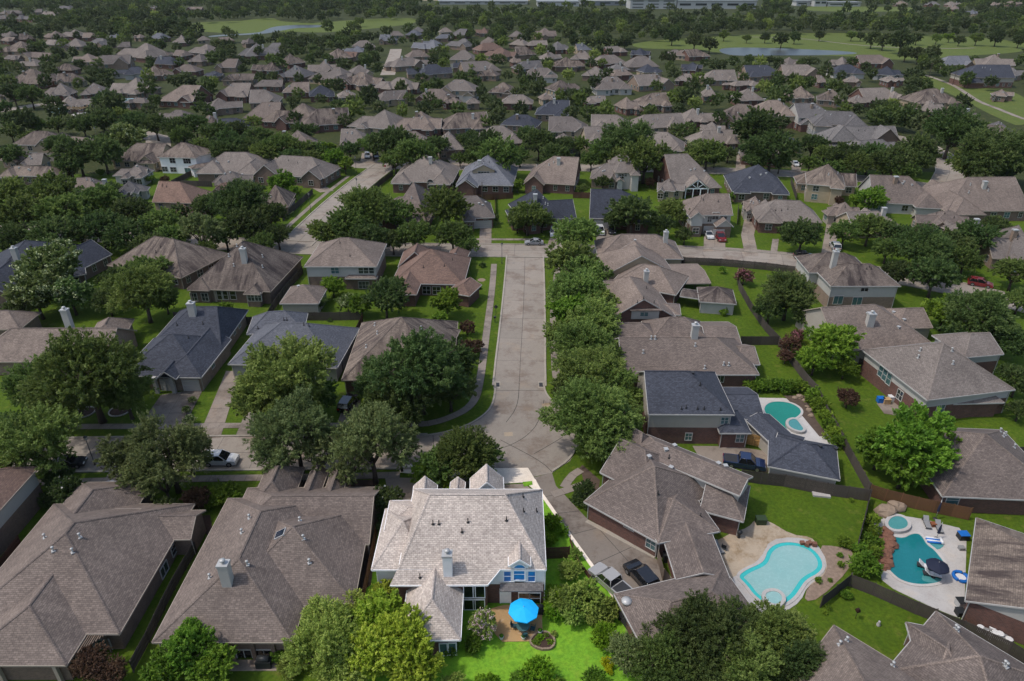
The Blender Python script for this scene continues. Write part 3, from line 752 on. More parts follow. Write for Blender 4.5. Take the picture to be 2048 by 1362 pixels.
# ------------------------------------------------------------------ fences
def fence(px,label,mat='fence_grey',h=1.85,world=False,rails=True,gap=2.4,group='board fences between the gardens',pick=True):
    pts=px if world else wpts(px)
    root=thing('wooden_fence',(pts[0].x,pts[0].y,0),label,'fence',group); ro=root.location
    for a,b in zip(pts,pts[1:]):
        L=(b-a).length; n=max(1,round(L/gap)); u=(b-a).normalized(); nn=Vector((-u.y,u.x,0)); rz=math.atan2(u.y,u.x)
        pm=part_mesh(('fp',round(L/n,2),mat,h,pick),lambda:_panel(L/n,h,mat,pick)); po=part_mesh(('fpost',mat,h),lambda:MB().cbox((0,0,0),.1,.1,h+.05).mesh('post',[M[mat]]))
        for k in range(n):
            q=a+u*(L*k/n); o=inst('panel',pm,root,q-ro,rz); inst('post',po,root,q-ro,rz)
        inst('post',po,root,b-ro,rz)
    return root
def _panel(L,h,mat,pick):
    b=MB(); n=max(2,int(L/.15)); r=random.Random(int(L*100))
    if pick:
        for k in range(n):
            x=.05+(L-.1)*k/n; b.box((x+.006,-.055,.05),((L-.1)/n-.012,0,0),(0,.022,0),(0,0,h-.05-r.random()*.05))
    else: b.box((.05,.03,.05),(L-.1,0,0),(0,.022,0),(0,0,h-.05))
    for z in (.3,h*.52,h-.3): b.box((.05,-.03 if pick else -.06,z),(L-.1,0,0),(0,.05 if pick else .03,0),(0,0,.09))
    return b.mesh('panel',[M[mat]])
# ------------------------------------------------------------------ cars
def car_parts(kind):
    """profile in x (front +x), extruded with tumblehome; returns dict of MBs around the origin, front to +x"""
    if kind=='sedan': L,Wd,H=4.7,1.8,1.42; low=[(-2.33,.42),(-2.3,.80),(-1.6,.93),(-.9,.95),(.75,.92),(1.6,.85),(2.2,.70),(2.34,.45)]; cab=[(-1.75,.93),(-1.05,1.38),(.15,1.42),(1.0,.90)]
    elif kind=='suv': L,Wd,H=4.8,1.92,1.78; low=[(-2.38,.48),(-2.38,.95),(-1.7,1.04),(-.9,1.06),(.9,1.02),(1.7,.98),(2.28,.84),(2.38,.5)]; cab=[(-2.25,1.0),(-1.95,1.70),(.2,1.76),(1.15,1.02)]
    else: L,Wd,H=5.7,2.0,1.85; low=[(-2.85,.55),(-2.85,1.02),(-2.0,1.04),(-.9,1.05),(1.2,1.05),(2.0,1.03),(2.75,.90),(2.85,.55)]; cab=[(-.85,1.04),(-.65,1.80),(.75,1.83),(1.5,1.04)]
    b=MB(); hw=Wd/2; n=len(low)
    def loft(prof,secs):
        """secs: list of (y, inset of z toward base) half sections"""
        pass
    zb=.28
    ring=[(x,zb) for x,_ in low[:1]]+low+[(low[-1][0],zb)]
    for sgn in (1,-1):
        yo=[Vector((x,sgn*hw*(.93 if abs(x)>L*.44 else 1.0),z)) for x,z in ring]
        b.poly(yo if sgn<0 else list(reversed(yo)))
    for (x0,z0),(x1,z1) in zip(ring,ring[1:]+ring[:1]):
        f0=hw*(.93 if abs(x0)>L*.44 else 1.0); f1=hw*(.93 if abs(x1)>L*.44 else 1.0)
        b.poly([(x0,-f0,z0),(x0,f0,z0),(x1,f1,z1),(x1,-f1,z1)],0,False)
    if kind=='pickup':   # bed opening sunk into the body
        b2=MB(); b2.box((-2.72,-.82,.72),(1.75,0,0),(0,1.64,0),(0,0,.345))
    cabm=MB(); gl=MB(); th=hw*.80; bh=hw*.95
    (ax,az),(bx,bz),(cx,cz),(dx,dz)=cab
    A=[(ax,bh,az),(bx,th,bz),(cx,th,cz),(dx,bh,dz)]
    B=[(x,-y,z) for x,y,z in A]
    cabm.poly([A[1],B[1],B[2],A[2]]); # roof panel
    cabm.box((bx,-th,bz-.06),(cx-bx,0,0),(0,2*th,0),(0,0,.055))
    gl.poly([B[0],A[0],A[1],B[1]] if False else [A[0],B[0],B[1],A[1]]); gl.poly([A[2],B[2],B[3],A[3]])
    sw=MB()
    for S,sg in ((A,1),(B,-1)):
        q=[Vector(p) for p in S]; gl.poly(q)
        # pillars
        for i,j in ((0,1),(2,3)):
            sw.tube([q[i],q[j]],[.05,.05],5)
        sw.tube([q[1],q[2]],[.045,.045],5); mid0=q[0].lerp(q[3],.5); mid1=q[1].lerp(q[2],.5); sw.tube([mid0,mid1],[.04,.04],5)
    return dict(L=L,W=Wd,body=b,roof=cabm,glass=gl,pillar=sw,bed=b2 if kind=='pickup' else None,wx=L*.30,wr=.33 if kind=='sedan' else .38)
def car(px,py,heading,kind,color,label,world=None):
    """heading: degrees of the nose, 0 = image right (+X), 90 = away"""
    p=world or G(px,py,0); d=car_parts(kind); key=('car',kind,color)
    root=thing({'sedan':'sedan_car','suv':'suv_car','pickup':'pickup_truck'}[kind],(p.x,p.y,.03),label,'car' if kind!='pickup' else 'pickup truck',None); root.rotation_euler=(0,0,R(heading))
    pm='paint_'+color
    def mk(n,mb,mt): return part_mesh(key+(n,),lambda:mb.mesh(n,[M[mt]]))
    bo=inst('body',mk('body',d['body'],pm),root); cb=inst('roof_panel',mk('roof_panel',d['roof'],pm),root); inst('pillar',mk('pillar',d['pillar'],pm),root)
    inst('windows',mk('windows',d['glass'],'glass_dark'),root)
    if d['bed']: inst('cargo_bed',mk('cargo_bed',d['bed'],'metal_dark'),root)
    def wheel():
        b=MB(); r=d['wr']; b.tube([(0,-.12,0),(0,.12,0)],[r,r],16); return b.mesh('tyre',[M['tyre']])
    def rimm():
        b=MB(); r=d['wr']*.62; b.tube([(0,-.13,0),(0,.13,0)],[r,r],12); return b.mesh('rim',[M['rim']])
    wm=part_mesh(('tyre',d['wr']),wheel); rm=part_mesh(('rim',d['wr']),rimm)
    for sx in (-1,1):
        for sy in (-1,1):
            o=inst('wheel',wm,root,(sx*d['wx'],sy*(d['W']/2-.10),d['wr']-.02)); inst('rim',rm,o)
    hz=.72 if kind!='pickup' else .82
    hl=part_mesh(('hl',kind),lambda:MB().box((0,-.2,0),(.08,0,0),(0,.4,0),(0,0,.15)).mesh('headlight',[M['lamp_white']])); tl=part_mesh(('tl',kind),lambda:MB().box((-.06,-.16,0),(.08,0,0),(0,.32,0),(0,0,.2)).mesh('tail_light',[M['lamp_red']]))
    for sy in (-1,1):
        inst('headlight',hl,root,(d['L']/2-.12,sy*(d['W']/2-.36),hz-.14)); inst('tail_light',tl,root,(-d['L']/2+.01,sy*(d['W']/2-.3),hz))
        mi=part_mesh(('mir',color),lambda:MB().cbox((0,0,0),.12,.22,.14).mesh('mirror',[M[pm]])); inst('mirror',mi,root,(cx_mirror(kind),sy*(d['W']/2+.08),1.0))
    return root
def cx_mirror(k): return {'sedan':.75,'suv':.85,'pickup':1.25}[k]
# ------------------------------------------------------------------ street lamp, sign
def lamp(px,py,label,h=4.6):
    p=G(px,py); root=thing('street_lamp',(p.x,p.y,0),label,'street lamp','black street lamps along the kerbs')
    inst('post',part_mesh(('lp',h),lambda:MB().tube([(0,0,0),(0,0,.5),(0,0,.55),(0,0,h)],[.11,.11,.06,.05],8).mesh('post',[M['metal_dark']])),root)
    inst('lantern',part_mesh('lant',lambda:MB().lathe((0,0,0),[(.08,0),(.10,.08),(.17,.12),(.24,.52),(.26,.56)],8).mesh('lantern',[M['frosted']])),root,(0,0,h))
    inst('lantern_cap',part_mesh('lantc',lambda:MB().lathe((0,0,0),[(.29,0),(.18,.16),(.05,.26),(.02,.40)],8).mesh('lantern_cap',[M['metal_dark']])),root,(0,0,h+.56)); return root
# ------------------------------------------------------------------ ground, water, roads
def big_ground():
    b=MB(); xs=[-4000,-1500,-600,-200,0,200,600,1500,4000]; ys=[-200,20,120,320,700,1500,3000,7000]
    for i in range(len(xs)-1):
        for j in range(len(ys)-1): b.poly([(xs[i],ys[j],0),(xs[i+1],ys[j],0),(xs[i+1],ys[j+1],0),(xs[i],ys[j+1],0)])
    o=b.build('ground',M['grass_ground']); o['kind']='structure'
big_ground()
near=[(-300,1420),(2400,1420),(2300,470),(1900,345),(1300,330),(760,328),(640,345),(430,340),(100,350),(-300,470)]
sheet('lawn',near,'grass',.004)
GOLF_L=[(285,62),(345,52),(400,44),(480,42),(545,34),(560,44),(640,46),(700,40),(830,34),(840,46),(760,56),(690,62),(640,66),(560,62),(530,68),(430,66),(360,58),(300,70)]
GOLF_R=[(1262,84),(1440,72),(1600,66),(1760,66),(1920,72),(2060,84),(2060,104),(1930,112),(1800,122),(1715,112),(1440,108),(1400,98),(1270,98)]
GOLF_S=[(1805,136),(1880,158),(1925,172),(2060,186),(2060,262),(1985,232),(1920,196),(1860,172)]
GOLF_T=[(1590,13),(1725,13),(1840,14),(1840,23),(1620,24)]
GOLF_U=[(1130,80),(1250,79),(1252,91),(1140,90)]
PARK_L=[(-20,208),(40,205),(40,222),(100,240),(60,250),(-20,250)]
GREENS=[GOLF_L,GOLF_R,GOLF_S,GOLF_T,GOLF_U]
for g in GREENS: sheet('fairway',closed(g,2),'grass_golf',.05,world=True)
POND_R=[(1438,96),(1500,95),(1600,98),(1700,103),(1722,108),(1640,111),(1540,111),(1470,112),(1440,106)]
POND_L=[(530,60),(548,53),(590,50),(640,50),(668,52),(640,55),(590,56),(560,62),(530,68),(450,72),(415,75),(420,71),(480,68),(520,65)]
POND_F=[(1975,236),(2030,246),(2060,256),(2060,268),(2010,258)]
PONDS=[POND_R,POND_L]
for g in PONDS: sheet('pond',closed(g,2),'pond',.10,world=True)
sheet('dry_field',[(832,1),(1060,1),(1060,-6),(820,-6)],'field_tan',.05)
walk('cart_path',[(1850,150),(1880,160),(1910,172),(1930,185),(1960,205),(1990,215),(2030,232),(2060,242)],2.4,10,.09,slabs=False,smooth=2)
walk('cart_path',[(1500,74),(1600,76),(1690,88),(1760,94),(1860,98),(1950,96)],2.6,20,.09,slabs=False,smooth=2)
# streets
S1=[(1050,512),(1049,560),(1045,655),(1039.5,740),(1038.5,772)]
S2=[(-60,455),(150,468),(300,478),(450,487),(600,496),(820,500),(1050,501),(1350,507),(1590,522),(1700,538),(1830,560),(1960,587),(2120,628)]
S3=[(588,492),(606,475),(628,452),(668,413),(710,376),(745,349),(772,330)]
S4=[(540,320),(700,330),(850,333),(1050,335),(1330,338),(1450,342),(1580,347),(1730,357),(1860,374)]
S5=[(1852,405),(1875,388),(1893,362),(1902,342),(1897,325),(1880,306),(1845,288),(1790,274),(1720,268)]
S6=[(-80,912),(200,908),(500,905),(850,902)]
road('street',S1,8.4,8.0,.020)
road('street',S2,8.2,9.0,.026,kerbs=(1,1))
road('street',S3,8.2,9.0,.032,kerbs=(1,1))
road('street',S4,8.0,14,.026,slabs=True)
road('street',S5,8.0,14,.030,slabs=True)
road('street',S6,7.6,6.0,.024)
road('far_street',[(-40,228),(60,212),(110,204),(170,200)],8,20,.03,slabs=False,kerbs=(0,0))
road('far_street',[(775,150),(782,130),(790,108),(792,98)],9,20,.03,slabs=False,kerbs=(0,0))
road('far_street',[(260,262),(310,272),(330,285),(316,300)],9,20,.03,slabs=False,kerbs=(0,0))
# street bend: one paved area with tar joints
bend=[(988.5,764),(988,791),(980,818),(955,839),(921,856),(873,868),(818,874),(780,878),(780,931),(860,930),(994,938),(1058,956),(1104,946),(1140,922),(1158,890),(1152,850),(1122,815),(1093,791),(1088.5,764)]
bp=wpts(bend); bb=MB(); bb.slab([(p.x,p.y) for p in bp],-.05,.034); bo=bb.build('street_bend',M['concrete_road']); bo['kind']='structure'
for ln in ([(1038.5,766),(1037,800),(1030,822),(1012,845)],[(1088,800),(1084,822),(1073,853),(1050,875),(1025,889),(1001,899),(900,904),(790,904)],[(1001,880),(1083,923),(1104,944)],[(1068,908),(1100,890),(1126,874)],[(990,781),(1092,781)],[(866,870),(870,930)],[(940,850),(938,932)]):
    o=strip(resample(smooth_line(wpts(ln),2),1.5),-.045,.045,.0,.039).build('joint_seal',M['tar'],bo)
for ln,dy in (([(988.5,764),(988,791),(980,818),(955,839),(921,856),(873,868),(818,874),(780,878)],1),([(1088.5,764),(1093,791),(1122,815),(1152,850),(1158,890),(1140,922),(1106,944)],-1)):
    strip(resample(smooth_line(wpts(ln),2),1.2),0,.32*(-1 if dy>0 else 1)*-1,-.05,.15).build('kerb',M['concrete_kerb'],bo)
# storm drain inlets
for (x,y) in ((994,770),(1083,770)):
    p=G(x,y); r=thing('storm_drain',(p.x,p.y,.03),'concrete storm drain inlet at the %s kerb of the main street'%('left' if x<1040 else 'right'),'drain')
    MB().cbox((p.x,p.y,.0),1.1,2.2,.05).build('grate',M['concrete_kerb'],r); MB().cbox((p.x,p.y,.05),.8,1.2,.02).build('opening',M['metal_dark'],r)
# patched spots in the paving of the bend
for pts in ([(1008,865),(1025,864),(1026,872),(1009,873)],[(1083,808),(1100,806),(1104,814),(1086,816)]):
    MB().slab([(p.x,p.y) for p in wpts(pts)],0,.040).build('paving_patch',M['deck_sand'],bo)
# sidewalks
walk('sidewalk',[(988,528),(986,560),(981,605),(975,650),(968,705),(962,750),(953,795),(938,815),(917,828),(871,846),(817,850),(700,851),(620,851)],1.3,1.5)
walk('sidewalk',[(610,851),(480,851),(300,853),(170,853),(-40,857)],1.3,1.6)
walk('sidewalk',[(-40,968),(200,962),(420,957),(640,954),(800,950)],1.3,1.6)
walk('sidewalk',[(1118,515),(1112,560),(1106,620),(1108,690),(1112,760),(1125,795)],1.3,1.6)
walk('sidewalk',[(553,474),(590,440),(640,396),(697,352)],1.3,2.0)
walk('sidewalk',[(880,478),(1000,479),(1060,479)],1.3,2.0)
walk('sidewalk',[(1340,492),(1480,498),(1610,510)],1.3,2.0)
walk('sidewalk',[(1128,975),(1142,952),(1162,940)],1.2,1.5)
walk('sidewalk',[(1104,990),(1150,975),(1170,968)],1.2,1.5)
# driveways
drive('driveway',[(262,876),(356,876),(408,776),(322,790)],2,4,'concrete_stained',.048)
drive('driveway',[(396,876),(441,876),(482,742),(452,742)],1,5)
drive('garden_path',[(470,874),(499,874),(516,812),(497,812)],1,5,'concrete_walk')
drive('driveway',[(958,489),(983,489),(983,454),(960,454)],2,4)
drive('driveway',[(1095,489),(1122,489),(1150,452),(1108,452)],2,4)
drive('driveway',[(1193,495),(1240,495),(1216,452),(1192,452)],2,4,'concrete_stained')
drive('driveway',[(1407,503),(1451,503),(1450,464),(1408,464)],2,4)
drive('driveway',[(1490,512),(1517,512),(1508,470),(1482,470)],2,4); drive('driveway',[(1482,470),(1508,470),(1516,431),(1490,431)],2,4)
drive('garden_path',[(1539,514),(1553,514),(1558,478),(1545,478)],1,4,'concrete_walk')
drive('driveway',[(1640,520),(1662,520),(1684,442),(1654,442)],2,6)
drive('driveway',[(1840,500),(1890,500),(1900,466),(1834,466)],2,3)
drive('driveway',[(905,332),(930,332),(920,308),(888,308)],2,2); drive('driveway',[(1471,340),(1491,340),(1489,305),(1474,305)],2,4)
drive('driveway',[(720,325),(762,325),(756,306),(724,306)],2,2); drive('driveway',[(1583,345),(1600,345),(1606,322),(1583,322)],2,2)
drive('driveway',[(1895,420),(1940,395),(1905,375),(1870,400)],2,2)
drive('driveway',[(640,385),(668,382),(650,372),(620,374)],2,2)
drive('driveway',[(675,846),(712,846),(722,800),(690,800)],2,3,'concrete_stained')
drive('driveway',[(500,990),(560,990),(590,934),(545,934)],2,4,'concrete_stained')
drive('driveway',[(160,1040),(250,1040),(280,934),(225,934)],2,5,'concrete_stained')
# long drive of the neighbour on the right, opening into a court
bp=wpts([(1060,957),(1104,946),(1112,972),(1150,1012),(1182,1046),(1240,1078),(1312,1118),(1352,1165),(1240,1195),(1196,1147),(1140,1068),(1080,987)])
o=MB().slab([(p.x,p.y) for p in bp],-.05,.030).build('driveway',M['concrete_stained']); o['kind']='structure'
for ln in ([(1084,995),(1128,986)],[(1108,1028),(1160,1022)],[(1140,1070),(1196,1056)],[(1196,1056),(1290,1160)],[(1185,1130),(1262,1095)]):
    strip(wpts(ln),-.03,.03,0,.035).build('joint_seal',M['tar'],o)
strip(wpts([(1175,1040),(1312,1112)]),-.55,.05,0,.08).build('kerb',M['concrete_kerb'],o)
o=MB().slab([(p.x,p.y) for p in wpts([(1385,892),(1470,893),(1537,903),(1535,946),(1440,932),(1400,918)])],-.05,.032).build('driveway',M['concrete_drive']); o['kind']='structure'
# edging and outer forecourt of the bright house, extra light painted into the colour
o=MB().slab([(p.x,p.y) for p in wpts([(800,929),(994,937),(1056,936),(1086,985),(1075,985),(1050,965),(1000,968),(900,955),(800,945)])],-.05,.045).build('forecourt',M['concrete_pale']); o['kind']='structure'
MB().slab([(p.x,p.y) for p in wpts([(770,955),(905,958),(1000,970),(1048,968),(1072,985),(1074,1010),(780,1010)])],-.05,.040).build('forecourt',M['concrete_drive'])['kind']='structure'
strip(wpts([(1068,960),(1082,987),(1112,1030),(1142,1074),(1197,1150),(1245,1218)]),-.22,.22,0,.09).build('edging',M['concrete_pale'])['kind']='structure'
sheet('lush_lawn',[(1079,986),(1112,1034),(1142,1078),(1197,1154),(1245,1224),(1300,1400),(640,1400),(735,1160),(757,1062),(830,990)],'grass_lush',.008)  # bright lot's grass, its light carried by the colour
MB().slab(wpts([(1045,965),(1064,963),(1065,970),(1048,974)]),0,.1).build('lawn_patch',M['grass_lush'])['kind']='structure'
# side yards and mulch
sheet('mulch_bed',[(1130,962),(1165,930),(1200,960),(1195,1000),(1150,985)],'soil',.012); sheet('lawn_patch',[(1115,968),(1140,950),(1163,945),(1170,975),(1160,1010),(1135,995)],'grass',.016)
sheet('mulch_bed',[(600,960),(760,960),(740,1000),(520,1000)],'mulch',.012); sheet('mulch_bed',[(250,1040),(420,1030),(430,1080),(385,1050),(260,1010)],'mulch',.012)
sheet('side_yard',[(738,1060),(756,1060),(742,1170),(700,1200),(712,1130)],'soil',.014)
# planting circles in the lawn of the charcoal house
for (x,y,r) in ((170,825,1.45),(240,822,1.55)):
    p=G(x,y); t=thing('tree_ring',(p.x,p.y,0),'pale stone edged mulch ring, %s of two in the front lawn'%('left' if x<200 else 'right'),'tree ring')
    b=MB(); n=18
    MB().lathe((p.x,p.y,0),[(r,.0),(r*.9,.06)],24).build('mulch',M['mulch'],t)
    for k in range(n):
        a=2*math.pi*k/n; MB().cbox((p.x+r*math.cos(a),p.y+r*math.sin(a),0),.18,2*math.pi*r/n*.92,.16,a).build('stone',M['deck_white'],t)
p=G(963,560); t=thing('tree_ring',(p.x,p.y,0),'small round gravel ring on the lawn by the red roofed house','tree ring'); MB().lathe((p.x,p.y,0),[(.9,0),(.85,.06)],20).build('gravel',M['rock_tan'],t)
# ------------------------------------------------------------------ pools
def pool(outline,name,label,water,coping='deck_white',spa=None,spawater='spa_teal',it=2,steps=None):
    pts=closed(outline,it); c=sum(pts,Vector())/len(pts); t=thing(name,(c.x,c.y,0),label,'swimming pool','garden swimming pools')
    b=MB(); n=len(pts)
    a=sum(pts[i].x*pts[(i+1)%n].y-pts[(i+1)%n].x*pts[i].y for i in range(n))
    if a<0: pts.reverse()
    b.poly([(p.x,p.y,.082) for p in pts]); b.build('water',M[water],t)
    cb=MB(); tb=MB()
    for i in range(n):
        p,q=pts[i],pts[(i+1)%n]; d=(q-p).normalized(); nn=Vector((d.y,-d.x,0))
        d0=(p-pts[i-1]).normalized(); d2=(pts[(i+2)%n]-q).normalized(); m0=(d0+d).normalized(); m1=(d+d2).normalized(); k0=Vector((m0.y,-m0.x,0)); k1=Vector((m1.y,-m1.x,0))
        cb.slab([p-k0*.03,q-k1*.03,q+k1*.33,p+k0*.33],0,.13)
        wt=.5 if water=='pool_pale' else .10; tb.slab([p-k0*wt,q-k1*wt,q-k1*.03,p-k0*.03],.0,.094)
    cb.build('coping',M[coping],t); tb.build('waterline_tile' if water!='pool_pale' else 'shallow_rim',M['pool_turq'] if water=='pool_pale' else M['spa_teal'],t)  # turquoise ring: plain water left outside the painted cloud reflection
    if spa:
        sp=closed(spa,it); 
        a=sum(sp[i].x*sp[(i+1)%len(sp)].y-sp[(i+1)%len(sp)].x*sp[i].y for i in range(len(sp)))
        if a<0: sp.reverse()
        w=MB(); w.poly([(p.x,p.y,.42) for p in sp]); so=w.build('spa_water',M[spawater],t)
        r=MB(); n=len(sp)
        for i in range(n):
            p,q=sp[i],sp[(i+1)%n]; k0=(sp[(i+1)%n]-sp[i-1]).normalized(); k1=(sp[(i+2)%n]-sp[i]).normalized(); k0=Vector((k0.y,-k0.x,0)); k1=Vector((k1.y,-k1.x,0))
            r.slab([p-k0*.02,q-k1*.02,q+k1*.38,p+k0*.38],0,.48)
        r.build('spa_wall',M[coping],t)
        # step ledges in the spa, seen through the water
    return t
def T(t,pts): return [TP(t,u,v) for u,v in pts]
def deckslab(name,px,mat,z=.06,it=1):
    pts=closed(px,it); o=MB().slab([(p.x,p.y) for p in pts],-.05,z).build(name,M[mat]); o['kind']='structure'; return o
deckslab('pool_deck',T(9,[(470,572),(560,575),(660,575),(745,600),(790,660),(830,720),(950,835),(920,870),(800,850),(690,815),(600,745),(510,650)]),'deck_white')
sheet('planting_bed',T(9,[(640,560),(770,560),(830,700),(900,800),(850,800),(700,620)]),'soil',.070); 
pool(T(9,[(522,640),(545,606),(600,594),(680,603),(735,633),(747,662),(718,690),(678,704),(655,735),(665,768),(690,800),(640,780),(590,720),(540,675)]),'swimming_pool','green kidney shaped pool with a small raised spa behind the charcoal house','pool_green','deck_white',T(9,[(668,716),(712,706),(740,745),(757,768),(742,782),(695,770),(664,745)]))
deckslab('pool_deck',T(12,[(165,505),(260,470),(350,420),(430,400),(480,345),(550,355),(690,440),(800,450),(840,500),(905,610),(870,690),(780,745),(740,820),(640,890),(540,930),(430,800),(300,690)]),'deck_sand')
deckslab('pool_deck',T(12,[(420,650),(520,560),(560,470),(700,450),(830,480),(900,600),(870,680),(780,740),(740,830),(650,890),(540,930),(400,800),(320,700)]),'deck_white',.066)
deckslab('gravel_bed',T(12,[(840,500),(950,505),(1060,535),(1030,640),(850,815),(760,830),(780,745),(870,690),(900,610)]),'gravel',.055)
pool(T(12,[(370,685),(420,645),(500,612),(530,585),(545,530),(600,490),(690,481),(790,507),(850,560),(874,620),(850,665),(770,705),(735,760),(700,810),(640,850),(560,860),(470,800),(420,730)]),'swimming_pool','large pale turquoise freeform pool mirroring the clouds beside sandy deck','pool_pale','deck_white',T(12,[(525,795),(580,778),(625,800),(632,840),(590,865),(540,840)]),'pool_pale')
deckslab('pool_deck',T(12,[(1140,330),(1215,345),(1290,322),(1450,345),(1540,368),(1712,410),(1708,600),(1695,935),(1600,900),(1480,850),(1220,725),(1205,640),(1200,560),(1180,450)]),'deck_white')
pool(T(12,[(1262,445),(1340,462),(1385,435),(1430,432),(1455,455),(1480,500),(1520,525),(1560,575),(1582,605),(1550,640),(1572,700),(1550,722),(1440,736),(1330,712),(1268,660),(1236,615),(1250,560),(1275,500)]),'swimming_pool','deep teal pool with rocks and round spa beside the right edge house','pool_teal','deck_white',T(12,[(1243,385),(1262,352),(1305,340),(1350,355),(1368,390),(1350,415),(1300,425),(1258,412)]))
# boulders along the teal pool: each one a thing
def rock(px,py,r,label,mat='rock_red',group='boulders along the pool edge'):
    p=G(px,py); b=MB(); rg=random.Random(int(px*7+py)); n=7
    prof=[(r*.9,0),(r*1.0,r*.3),(r*.8,r*.65),(r*.35,r*.85)]; base=len(b.v)
    for (rr,z) in prof:
        for j in range(n):
            t=2*math.pi*j/n; q=rr*rg.uniform(.75,1.2); b.v.append((p.x+q*math.cos(t)*1.2,p.y+q*math.sin(t),.06+z*rg.uniform(.85,1.15)))
    for k in range(3):
        for j in range(n): b.f.append((base+k*n+j,base+k*n+(j+1)%n,base+(k+1)*n+(j+1)%n,base+(k+1)*n+j)); b.m.append(0); b.sm.append(False)
    b.f.append(tuple(base+3*n+j for j in range(n))); b.m.append(0); b.sm.append(False)
    o=b.build('boulder',M[mat],None,(p.x,p.y,0)); o.location=(p.x,p.y,0); tag(o,label,'boulder',group)
spots=[(1238,412),(1250,435),(1236,455),(1262,470),(1246,490),(1268,505),(1240,520),(1258,538),(1226,555),(1246,572),(1222,590),(1240,608),(1232,632),(1216,575),(1228,485)]
ORDB=['leftmost','second','third','fourth','fifth','sixth','seventh','eighth','ninth','tenth','eleventh','twelfth','thirteenth','fourteenth','rightmost']
spots.sort()
for i,(u,v) in enumerate(spots):
    rock(*TP(12,u,v),rnd.uniform(.45,.8),'%s reddish boulder %s'%(['uppermost','second'][i] if False else ORDB[i],'in the line on the teal pool rim, counted from the left'))
rock(*TP(12,1296,280),1.0,'large tan boulder beside the brown fence above the round spa','rock_tan'); rock(*TP(12,1235,310),1.2,'broad flat tan boulder at the corner behind the spa','rock_tan')
for i,(u,v) in enumerate(((705,575),(735,570),(760,590),(780,625),(800,680),(790,650))): rock(*TP(9,u,v),rnd.uniform(.35,.6),'tan rock in the bed beside the green pool, %s from the fence end'%ORDB[i+(0 if i else 0)].replace('leftmost','first'),'rock_tan','rocks by the green pool')
# ------------------------------------------------------------------ fences
fence([(602,641),(660,641),(722,640)],'weathered grey fence between the blue grey roof and the lawns above','fence_grey')
fence([(726,645),(704,690),(686,742)],'dark fence running between the blue grey house and stained brown house','fence_red',1.7)
fence([(606,548),(572,586),(548,622),(532,650)],'narrow dark fence beside the stained roof with columns','fence_grey')
fence([(350,640),(450,648),(532,652)],'low dark fence behind the lawn above the charcoal house','fence_grey')
fence([(1340,515),(1368,529),(1440,532),(1530,540),(1614,551)],'long weathered fence facing the cross street on the right','fence_grey')
fence([(1474,560),(1478,580),(1500,620),(1530,662),(1556,690),(1585,732),(1612,768),(1632,790)],'grey fence climbing between back gardens and the big dark tree','fence_grey')
fence([(1480,690),(1520,690),(1556,690)],'short grey cross fence at the end of the narrow lawn','fence_grey')
fence([(1632,790),(1650,830),(1672,868),(1692,908),(1712,945),(1736,988)],'grey fence behind the hedge beside the green pool','fence_grey')
fence([(1480,962),(1520,968),(1567,973),(1650,990),(1736,1002)],'tall grey fence between the pickup court and the green lawn','fence_grey',2.0)
fence([(1737,992),(1768,1002),(1830,1018),(1936,1040)],'warm brown fence with newer boards above the round spa','fence_brown',2.0)
fence([(1737,1003),(1728,1040),(1712,1102)],'thin grey fence between the lawn and the teal pool shrubs','fence_grey')
fence([(1640,1215),(1668,1193),(1697,1170)],'grey fence stub rising beside the gravel bed','fence_grey')
fence([(1697,1172),(1744,1190),(1780,1206),(1830,1228),(1866,1242)],'grey fence between the white pool deck and lower lawn','fence_grey')
fence([(1866,1244),(1922,1266),(2014,1308),(2075,1345)],'dark fence along the bottom right garden with junk','fence_grey')
fence([(1092,1118),(1138,1116)],'short red brown gate fence beside the bright lawn','fence_red',1.9)
fence([(1140,1082),(1152,1120),(1180,1160)],'low red brown retaining fence around the spiky shrub','fence_red',.8)
fence([(753,1078),(744,1125),(735,1172),(722,1230)],'orange brown fence on the left of the bright house','fence_brown',1.8)
fence([(712,1060),(738,1062),(753,1066)],'short fence gate between the two grey roofs','fence_red',1.7)
fence([(1238,1240),(1262,1272),(1290,1330),(1310,1390)],'black rail fence on the right of the bright lawn','metal_dark',1.5,pick=False)
fence([(394,1105),(372,1140),(350,1180),(330,1220),(300,1285),(268,1345)],'dark fence along the narrow strip between two grey roofs','fence_grey',1.7)
fence([(356,1088),(392,1092)],'pale topped side gate between two grey roofs','fence_red',1.7)
fence([(44,1092),(20,1125),(-10,1165)],'dark fence at the left edge below the white sided wall','fence_red',1.7)
fence([(942,402),(985,400),(1026,397)],'red brown fence behind the lawns with two small trees','fence_red')
fence([(1146,396),(1180,397)],'red brown fence stub beside the tall thin tree','fence_red')
fence([(737,392),(760,372),(786,352)],'dark fence beside the diagonal street at the corner house','fence_grey')
fence([(566,443),(592,419),(626,389)],'grey fence along the diagonal street sidewalk','fence_grey')
fence([(345,372),(384,352)],'dark fence between the white house and grey roof','fence_grey')
fence([(365,372),(425,374)],'dark low fence closing a small bright lawn','fence_grey')
fence([(1581,366),(1592,400)],'thin fence between the charcoal roof and the stained roof','fence_grey')
fence([(1476,418),(1474,450)],'thin fence beside the narrow lawn of the double garage house','fence_grey')
fence([(1896,905),(1960,910),(2060,915)],'dark fence behind the red brick house on the right','fence_grey')
fence([(1715,735),(1760,740)],'short fence beside the glazed sun room','fence_grey')
fence([(990,396),(992,440)],'fence between red garage and charcoal house','fence_red',1.5)
g=thing('wooden_gate',tuple(G(1512,893)),'new yellow timber gate between two charcoal roofs','gate'); gp0=G(1489,888); gp1=G(1536,898); gu=(gp1-gp0).normalized(); gl=(gp1-gp0).length; gz=math.atan2(gu.y,gu.x); nb=18
